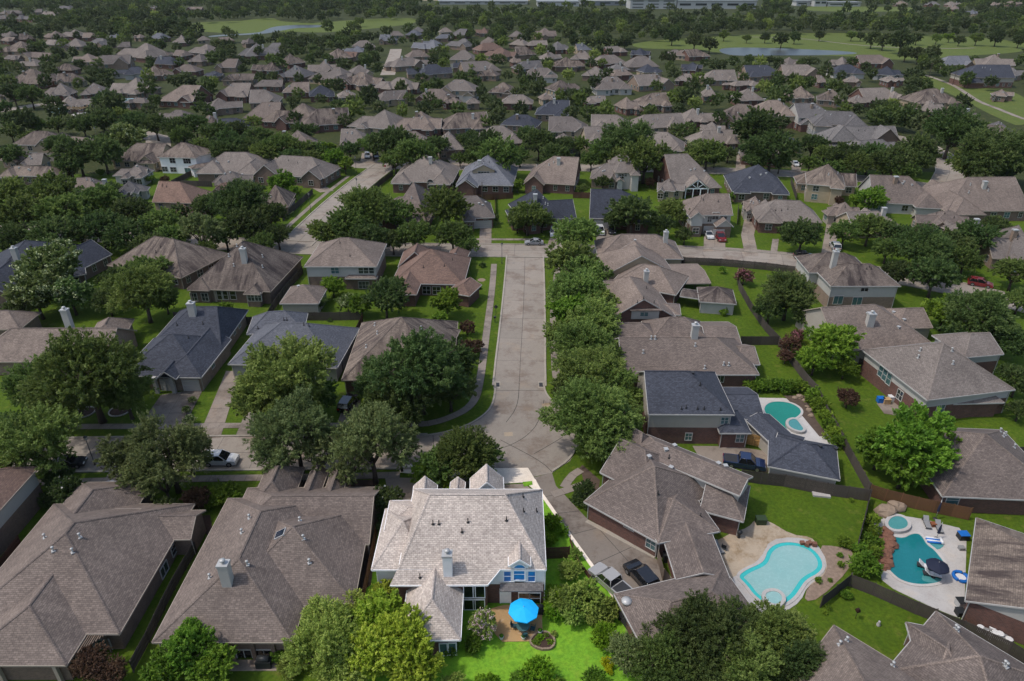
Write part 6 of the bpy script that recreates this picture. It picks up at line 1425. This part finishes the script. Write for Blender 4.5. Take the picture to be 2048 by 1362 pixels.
pole(1852,175,13,'tall utility pole by the golf course path'); pole(965,420,8,'thin pole behind the gardens with two small trees',False); pole(1165,432,9,'slender bare trunk pole behind the thin tree',False) if False else None; pole(1905,170,9,'leaning pole near the golf path trees'); pole(1941,155,8,'pole beside the brick house at the golf course')
p=G(990,645); t=thing('mailbox',(p.x,p.y,0),'small dark mailbox beside the main street sidewalk','mailbox'); MB().cbox((p.x,p.y,0),.12,.12,1.0).build('post',M['metal_dark'],t); MB().cbox((p.x,p.y,1.0),.5,.35,.35).build('box',M['metal_dark'],t)
# ------------------------------------------------------------------ bright patio
o=MB().slab([(q.x,q.y) for q in wpts(T(11,[(885,870),(960,850),(1180,850),(1185,1000),(1120,1062),(950,1065),(890,1000)]))],-.05,.07).build('patio',M['patio_tan']); o['kind']='structure'
def umbrella(p,r,h,mat,label,n=8,tilt=0,closed_=False):
    t=thing('patio_umbrella',tuple(p),label,'umbrella'); MB().tube([(p.x,p.y,0),(p.x,p.y,h+.55)],[.03,.025],8).build('pole',M['metal_pale'],t); MB().lathe((p.x,p.y,0),[(.28,0),(.28,.08),(.06,.14)],12).build('base',M['metal_dark'],t)
    b=MB()
    if closed_: b.lathe((p.x,p.y,h-1.2),[(.16,0),(.14,.7),(.05,1.4)],8); b.build('canopy',M[mat],t); return t
    for k in range(n):
        a0,a1=2*math.pi*k/n+.2,2*math.pi*(k+1)/n+.2; am=(a0+a1)/2
        E=lambda a,rr,z: Vector((p.x+rr*math.cos(a),p.y+rr*math.sin(a),z))
        pk=Vector((p.x,p.y,h+.55)); m0,m1=E(a0,r*.55,h+.30),E(a1,r*.55,h+.30); e0,e1=E(a0,r,h),E(a1,r,h); em=E(am,r*.93,h+.03)
        g=MB(); g.poly([pk,m0,m1]); g.poly([m0,e0,em,m1]); g.poly([m1,em,e1]); g.poly([e0,e0-Vector((0,0,.12)),em-Vector((0,0,.12)),em]); g.poly([em,em-Vector((0,0,.12)),e1-Vector((0,0,.12)),e1]); b.v and None
        o=g.build('canopy_panel',M[mat],t)
        rb=MB(); rb.tube([Vector((p.x,p.y,h+.50)),E(a0,r*.97,h-.02)],[.012,.01],4); rb.build('rib',M['metal_pale'],t)
    MB().lathe((p.x,p.y,h+.55),[(.03,0),(.04,.06),(.01,.12)],8).build('finial',M['metal_pale'],t); return t
pc=G(1046,1258); umbrella(pc+Vector((.05,.5,0)),1.62,2.25,'cloth_blue','bright blue octagonal umbrella open over the patio table')
def table(p,r,label,mat='metal_dark',h=.74):
    t=thing('patio_table',tuple(p),label,'table'); MB().lathe((p.x,p.y,h-.04),[(r,0),(r,.04)],24).build('tabletop',M['glass_teal' if mat=='metal_dark' else mat],t)
    for k in range(4): 
        a=k*math.pi/2+.6; MB().tube([(p.x+r*.75*math.cos(a),p.y+r*.75*math.sin(a),0),(p.x+r*.55*math.cos(a),p.y+r*.55*math.sin(a),h-.04)],[.025,.025],6).build('leg',M['metal_dark'],t)
    return t
tp=pc+Vector((.0,-.15,0)); table(tp,.72,'round glass table below the blue umbrella')
def chair(p,rz,label,mat='teal_cloth',group='chairs round the umbrella table'):
    t=thing('patio_chair',tuple(p),label,'chair',group); t.rotation_euler=(0,0,rz)
    inst('seat',part_mesh(('cs',mat),lambda:MB().cbox((0,0,.40),.52,.50,.07).mesh('seat',[M[mat]])),t); inst('backrest',part_mesh(('cb',mat),lambda:MB().box((-.26,-.27,.46),(.52,0,0),(0,.05,0),(0,-.08,.5)).mesh('backrest',[M[mat]])),t)
    lg=part_mesh('cl',lambda:MB().tube([(0,0,0),(0,0,.42)],[.018,.018],5).mesh('leg',[M['metal_dark']]))
    for x in (-.23,.23):
        for y in (-.22,.22): inst('leg',lg,t,(x,y,0))
        inst('armrest',part_mesh('ca',lambda:MB().box((-.03,-.25,.62),(.06,0,0),(0,.5,0),(0,0,.03)).mesh('armrest',[M['metal_dark']])),t,(x*1.15,0,0))
names=['patio chair nearest the lawn at the umbrella table','patio chair on the right of the umbrella table','patio chair on the house side of the umbrella table','patio chair on the left of the umbrella table']
for k,a in enumerate((-80,-10,80,170)):
    q=tp+Vector((math.cos(R(a))*1.0,math.sin(R(a))*1.0,.07)); chair(q,R(a+90)+math.pi if False else R(a)-math.pi/2+math.pi,names[k])
# raised flower bed beside the patio
fp=[Vector(v) for v in closed(T(11,[(1100,1075),(1150,1010),(1225,1015),(1260,1060),(1245,1110),(1170,1115)]),1)]; c=sum(fp,Vector())/len(fp); t=thing('flower_bed',tuple(c),'small stone ringed flower bed at the corner of the bright patio','flower bed')
MB().slab(fp,0,.22).build('soil',M['mulch'],t); ring=resample(fp+[fp[0]],.32)
for a,b_ in zip(ring,ring[1:]): MB().cbox((a+b_)/2,.30,.20,.30+rnd.uniform(-.03,.04),math.atan2((b_-a).y,(b_-a).x)).build('stone',M['rock_tan'],t)
for k in range(7):
    q=c+Vector((rnd.uniform(-1.1,1.1),rnd.uniform(-.8,.8),.2)); x,y,_=proj(q+Vector((0,0,.3))); tree(x,y,rnd.uniform(12,20),rnd.choice(['shrub','oshrub','yshrub','lshrub']),group='small plants in the flower bed')
for (u,v,l) in ((945,1048,'white pot at the patio edge'),(1073,1050,'pale pot beside the flower bed'),(1170,1015,'blue white pot in the flower bed')):
    p=G(*TP(11,u,v)); t=thing('plant_pot',tuple(p),l,'plant pot'); MB().lathe((p.x,p.y,.05),[(.16,0),(.24,.34),(.26,.40),(.20,.40)],12).build('pot',M['plastic_white'],t); MB().lathe((p.x,p.y,.42),[(.2,0),(.25,.15),(.05,.3)],8).build('plant',M['leaf_lush'],t)
p=G(*TP(11,1158,895)); t=thing('grill',tuple(p),'black covered grill beside the house wall','grill'); MB().cbox(p,1.2,.6,.85).build('cabinet',M['plastic_dark'],t); MB().tube([p+Vector((-.5,0,.95)),p+Vector((.5,0,.95))],[.28,.28],10).build('lid',M['plastic_dark'],t)
p=G(*TP(10,1550,1205)); t=thing('grill',tuple(p),'black covered grill on the porch slab of the skylight house','grill'); MB().cbox(p,1.5,.8,.95).build('cabinet',M['plastic_dark'],t); MB().tube([p+Vector((-.6,0,1.05)),p+Vector((.6,0,1.05))],[.36,.36],10).build('lid',M['plastic_dark'],t)
MB().slab([(q.x,q.y) for q in wpts([(445,1320),(560,1320),(555,1342),(440,1342)])],-.05,.06).build('patio',M['concrete_drive'])['kind']='structure'
# ------------------------------------------------------------------ pool side things
def lounger(p,rz,label,mat='cushion_grey',group='pool loungers'):
    t=thing('sun_lounger',tuple(p),label,'sun lounger',group); t.rotation_euler=(0,0,rz)
    inst('frame',part_mesh('lof',lambda:MB().box((-.33,-.95,.22),(.66,0,0),(0,1.9,0),(0,0,.06)).mesh('frame',[M['metal_dark']])),t); inst('cushion',part_mesh(('loc',mat),lambda:MB().box((-.31,-.95,.28),(.62,0,0),(0,1.25,0),(0,0,.09)).mesh('cushion',[M[mat]])),t)
    inst('backrest',part_mesh(('lob',mat),lambda:MB().box((-.31,.30,.30),(.62,0,0),(0,.55,.45),(0,-.06,.08)).mesh('backrest',[M[mat]])),t)
    for x in (-.28,.28):
        for y in (-.8,.8): inst('leg',part_mesh('lol',lambda:MB().cbox((0,0,0),.05,.05,.24).mesh('leg',[M['metal_dark']])),t,(x,y,0))
DZ=Vector((0,0,.07))
lounger(G(*TP(12,255,525))+DZ,R(20),'grey lounger against the neighbour house wall','cushion_grey'); chair(G(*TP(12,290,525))+DZ,R(-30),'dark woven chair beside the grey lounger','plastic_dark',None)
lounger(G(*TP(12,1475,380))+DZ,R(-12),'grey lounger left of the folded umbrella beside the teal pool'); lounger(G(*TP(12,1545,405))+DZ,R(-12),'grey lounger right of the folded umbrella beside the teal pool')
umbrella(G(*TP(12,1535,460))+DZ,1,2.1,'cloth_navy','folded navy umbrella between two grey loungers',closed_=True); umbrella(G(*TP(12,1528,345)),1,2.5,'cloth_navy','folded navy umbrella beside the brown fence',closed_=True)
up=G(*TP(12,1515,690)); umbrella(up,1.25,1.9,'cloth_navy','open navy umbrella standing on the tanning ledge of the teal pool',6)
pp=G(*TP(12,1470,635))+Vector((0,0,.1)); lounger(pp,R(60),'white lounger lying in the shallow ledge left of the navy umbrella','plastic_white')
lp=closed(T(12,[(1440,690),(1470,720),(1565,722),(1572,690),(1545,640),(1490,650)]),1); MB().slab(lp,.0,.095).build('pool_ledge',M['spa_teal'])['kind']='structure'
lounger(G(*TP(12,1505,680))+Vector((0,0,.1)),R(70),'white lounger in the shallow ledge under the navy umbrella','plastic_white')
lp=closed(T(12,[(1480,490),(1560,470),(1585,500),(1545,530),(1510,515)]),1); MB().slab(lp,.0,.098).build('pool_ledge',M['spa_teal'])['kind']='structure'
def floatie(p,label,ang=0,mat='plastic_blue'):
    t=thing('pool_float',tuple(p),label,'pool float'); t.rotation_euler=(0,0,ang)
    for k in range(4): inst('tube',part_mesh(('fl',k,mat),lambda:MB().tube([(-.9,-.36+.24*k,.15),(.9,-.36+.24*k,.15)],[.13,.13],10).mesh('tube',[M['plastic_white' if k%2 else mat]])),t)
    inst('pillow',part_mesh('flp',lambda:MB().tube([(.8,-.5,.25),(.8,.5,.25)],[.16,.16],10).mesh('pillow',[M['plastic_white']])),t)
floatie(G(*TP(12,1520,478))+DZ,'blue and white inflatable lounge at the top right pool edge',R(-10))
p=G(*TP(12,1675,690)); t=thing('pool_float',tuple(p+DZ),'blue ring float lying on the white deck','pool float'); b=MB(); 
ringp=[(p.x+.75*math.cos(2*math.pi*k/20),p.y+.75*math.sin(2*math.pi*k/20),.22) for k in range(21)]; b.tube(ringp,[.2]*21,8,cap=False); b.build('ring',M['plastic_blue'],t); MB().lathe((p.x,p.y,.12),[(.6,0),(.55,.05)],16).build('net',M['plastic_white'],t)
def cube_box(p,dx,dy,dz,label,mat,cat,lid=None,name='storage_box'):
    t=thing(name,tuple(p),label,cat); MB().cbox(p,dx,dy,dz).build('body',M[mat],t); MB().cbox(p+Vector((0,0,dz)),dx+.08,dy+.08,.06).build('lid',M[lid or mat],t); return t
cube_box(G(*TP(12,1685,460))+DZ,1.1,.9,.75,'blue topped dark hot tub cabinet by the streaked roof wall','plastic_dark','storage box','plastic_blue'); cube_box(G(*TP(12,1678,525))+DZ,.6,.5,.35,'low grey side table on the white deck','cushion_grey','table',name='side_table')
cube_box(G(*TP(12,1512,388))+DZ,.55,.5,.42,'small wooden table between the two grey loungers','wood_red','table',name='side_table'); cube_box(G(*TP(12,1672,855))+DZ,.9,.9,.8,'grey air conditioner unit at the foot of the white deck','metal_pale','air conditioner','plastic_dark',name='air_conditioner'); cube_box(G(*TP(12,1668,905))+DZ,.8,.8,.6,'dark pump box below the air conditioner','plastic_dark','pump box',name='pump_box'); cube_box(G(*TP(12,1740,905)),.9,.9,.9,'pale air conditioner beside the red brick wall','metal_pale','air conditioner','plastic_dark',name='air_conditioner')
junk=['white bin','grey crate','white tub','pale box','white cooler','grey plastic tub','white bucket','blue white tub']
for k,(u,v) in enumerate(((1795,965),(1830,985),(1862,965),(1880,1000),(1905,1010),(1935,1020),(1960,1035),(1845,1005))):
    p=G(*TP(12,u-8,v+34)); t=thing('plastic_tub',tuple(p),junk[k]+' in the clutter beside the red brick wall','tub','clutter beside the brick wall'); MB().lathe(p,[(.3,0),(.36,.5+.06*k%.3),(.38,.55+.06*k%.3),(.3,.56+.06*k%.3)],10).build('body',M['plastic_white' if k!=1 else 'cushion_grey'],t); MB().lathe(p+Vector((0,0,.55)),[(.36,0),(.34,.05)],10).build('lid',M['cushion_grey' if k%2 else 'plastic_white'],t)
p=G(*TP(12,505,370))+DZ; cube_box(p,1.2,.9,.8,'green covered spa box beside the back porch','plastic_green','storage box'); p=G(*TP(12,378,455))+DZ; t=thing('grill',tuple(p),'black grill against the neighbour wall','grill'); MB().lathe(p,[(.2,0),(.12,.5),(.3,.7),(.33,.95),(.1,1.1)],10).build('bowl',M['plastic_dark'],t)
p=G(*TP(12,860,205)); t=thing('stone_bench',tuple(p),'low pale stone pad at the foot of the tall grey fence','stone pad'); MB().cbox(p,2.2,1.0,.25,-.15).build('slab',M['deck_white'],t)
p=G(*TP(12,785,500))+DZ; t=thing('water_feature',tuple(p),'small red brown rock waterfall at the top of the pale pool','waterfall'); 
for k in range(4): MB().cbox(p+Vector((-.7+.45*k,.15*(-1)**k,0)),.5,.45,.4+.12*(k%2),k).build('stone',M['rock_red'],t)
p=G(*TP(12,1060,930)); t=thing('young_tree',tuple(p),'tiny brown sapling standing in the lower right lawn','sapling'); MB().tube([p,p+Vector((0,0,1.1))],[.03,.02],5).build('stem',M['bark'],t); MB().lathe(p+Vector((0,0,1.0)),[(.1,0),(.3,.3),(.05,.7)],7).build('crown',M['leaf_rust'],t)
p=G(*TP(12,1195,968)); t=thing('garden_stone',tuple(p),'small pale ornament on the lower right lawn','ornament'); MB().lathe(p,[(.2,0),(.22,.2),(.1,.5),(.14,.6),(.02,.7)],8).build('body',M['deck_white'],t)
# sun room patio clutter
dk=MB().slab(wpts(T(9,[(1185,605),(1300,600),(1400,650),(1380,690),(1230,665)])),-.05,.06).build('patio',M['concrete_drive']); dk['kind']='structure'
for (u,v,l,m) in ((1205,598,'blue bin on the patio below the sun room','plastic_blue'),(1240,605,'tan cushion box on the patio below the sun room','patio_tan'),(1270,590,'white covered furniture below the sun room','plastic_white'),(1380,640,'white chair box beside the brick wall','plastic_white')): cube_box(G(*TP(9,u,v))+DZ,1.0,.8,.8,l,m,'storage box')
cube_box(G(*TP(11,1910,590)),.8,.7,1.1,'left dark wheelie bin in the fenced bin corner','plastic_dark','bin',name='wheelie_bin'); cube_box(G(*TP(11,1945,585)),.8,.7,1.1,'right dark wheelie bin in the fenced bin corner','plastic_dark','bin',name='wheelie_bin')
fence(T(11,[(1858,590),(1872,640),(1888,705)]),'pale timber screen hiding the dark bins','wood_pale',1.8,pick=True)
p=G(*TP(11,1675,845),2.7); t=thing('vent_cap',tuple(p),'round pale roof cap near the pickup','vent'); MB().lathe((p.x,p.y,2.2),[(.3,0),(.3,.9),(.55,.92),(.55,1.12),(.1,1.25)],16).build('cap',M['metal_pale'],t)
# far left community pool and pergola
deckslab('pool_deck',[(140,226),(200,222),(205,238),(150,242)],'deck_white',.06); pool([(152,231),(185,228),(190,236),(160,239)],'swimming_pool','small blue community pool with shade sails at the far left','pool_teal',it=1)
p=G(118,228,0); t=thing('shade_canopy',tuple(p),'pale blue green shade canopy left of the community pool','canopy'); MB().slab(wpts([(98,222),(122,217),(134,222),(112,228)],3.2),3.2,3.45).build('roof',M['blue_shade'],t)
for x,y in ((100,229),(131,229),(112,235)): q=G(x,y); MB().cbox(q,.25,.25,3.2).build('post',M['metal_pale'],t)
t=thing('pergola',tuple(G(158,222)),'tan timber pergola beside the clubhouse','pergola')
for k in range(6): q0=G(140+k*7,214,3.4); MB().box(q0,(.2,0,0),(0,-7,0),(0,0,.25)).build('slat',M['patio_tan'],t)
for x,y in ((141,226),(178,224),(143,219),(176,217)): q=G(x,y); MB().cbox(q,.3,.3,3.4).build('post',M['patio_tan'],t)
cube_box(G(268,214),12,5,3.5,'pale blue flat canopy at the far parking area','factory_white','canopy','blue_shade',name='shade_canopy')
# bare dead branches by the bottom right crown
p=G(1420,1372); t=thing('dead_tree',(p.x,p.y,0),'bare grey dead branches below the big bottom right tree','dead tree'); b=MB(); rr=random.Random(4)
b.tube([(p.x,p.y,0),(p.x,p.y,2.5)],[.12,.09],6)
for k in range(16):
    a=rr.uniform(0,6.28); e=Vector((math.cos(a)*rr.uniform(.8,2.4),math.sin(a)*rr.uniform(.8,2.0),rr.uniform(1.2,2.8))); s=Vector((p.x,p.y,2.4)); b.tube([s,s+e*.5+Vector((0,0,.2)),s+e],[.06,.035,.01],5)
    for _ in range(3): f=s+e*rr.uniform(.5,.9); b.tube([f,f+Vector((rr.uniform(-.6,.6),rr.uniform(-.6,.6),rr.uniform(.1,.7)))],[.02,.006],4)
b.build('branch',M['wood_pale'],t)
# ------------------------------------------------------------------ summer haze
hz=MB(); hz.box((-5000,-260,-1.2),(10000,0,0),(0,8000,0),(0,0,70)); ho=None
hm=bpy.data.materials.new('haze_air'); hm.use_nodes=True; t_=hm.node_tree; t_.nodes.remove(t_.nodes['Principled BSDF']); pv=t_.nodes.new('ShaderNodeVolumePrincipled')
pv.inputs['Color'].default_value=(.86,.90,.96,1); pv.inputs['Density'].default_value=0.00003; pv.inputs['Anisotropy'].default_value=0.2; t_.links.new(pv.outputs[0],t_.nodes['Material Output'].inputs['Volume'])
ho=hz.build('haze',hm); ho['kind']='stuff'
# ------------------------------------------------------------------ labels for the repeated things
LAND=[]   # landmarks: (x,y,phrase)
for h in HOUSES:
    if h.short: x0,y0,x1,y1=h.bbox; LAND.append(((x0+x1)/2,(y0+y1)/2,(x1-x0),h.short))
LAND+= [(1580,104,250,'right golf pond'),(600,58,140,'left golf pond'),(1300,12,300,'white works'),(950,5,150,'dry field'),(1660,18,140,'far sports field'),(500,52,200,'left fairway'),(1950,220,120,'golf cart path'),(170,232,60,'community pool'),(790,120,40,'far cul de sac')]
def place(x,y):
    v='far' if y<120 else 'upper' if y<250 else 'middle' if y<520 else 'lower' if y<900 else 'bottom'
    hz='left edge' if x<230 else 'left' if x<650 else 'centre left' if x<950 else 'centre' if x<1150 else 'centre right' if x<1450 else 'right' if x<1830 else 'right edge'
    return v,hz
ORD=['first','second','third','fourth','fifth','sixth','seventh','eighth','ninth','tenth','eleventh','twelfth','thirteenth','fourteenth','fifteenth','sixteenth','seventeenth','eighteenth','nineteenth','twentieth']
def rel(x,y):
    best=None
    for lx,ly,w_,nm in LAND:
        s=max(40,w_); d=((x-lx)**2+(1.6*(y-ly))**2)**.5/ (s**.35)
        if best is None or d<best[0]: best=(d,lx,ly,w_,nm)
    _,lx,ly,w_,nm=best; dx,dy=x-lx,y-ly
    if abs(dx)<w_*.45: r='in front of' if dy>0 else 'behind'
    else: r='right of' if dx>0 else 'left of'
    return r+' the '+nm
items=[]
for h in AUTO:
    x0,y0,x1,y1=h.rect
    form='two storey' if h.two else ('gabled' if len(h.foot)>3 else 'hipped')
    ph='%s roofed %s house%s'%(RW[h.code],form,' with chimney' if h.hasch else '')
    items.append((h.root,ph,(x0+x1)/2,(y0+y1)/2,'houses of the neighbourhood'))
for t in TREES:
    if not t['label']: items.append((t['o'],t['ph'],t['cx'],t['cy'],'trees in the gardens and streets' if not t['kind'].endswith('shrub') else 'garden shrubs'))
from collections import defaultdict
gr=defaultdict(list)
for it in items: gr[(it[1],rel(it[2],it[3]))].append(it)
for (ph,r),lst in gr.items():
    lst.sort(key=lambda t:t[2])
    for k,it in enumerate(lst):
        n=len(lst)
        if n==1: s='%s %s'%(ph,r)
        elif n==2: s='%s of two %ss %s'%(('left','right')[k],ph,r)
        else: s='%s from left of the %ss %s'%(ORD[min(k,19)] if k<n-1 else 'last',ph,r)
        wds=s.split()
        if len(wds)>16: s=' '.join(wds[:16])
        it[0]['label']=s
        if 'group' not in it[0]: it[0]['group']=it[4]
seen=defaultdict(list)
for o in THINGS: seen[o.get('label')].append(o.name)
for k,v in seen.items():
    if len(v)>1: print('DUP',k,len(v))
print('THINGS',len(THINGS),'OBJECTS',len(bpy.data.objects))
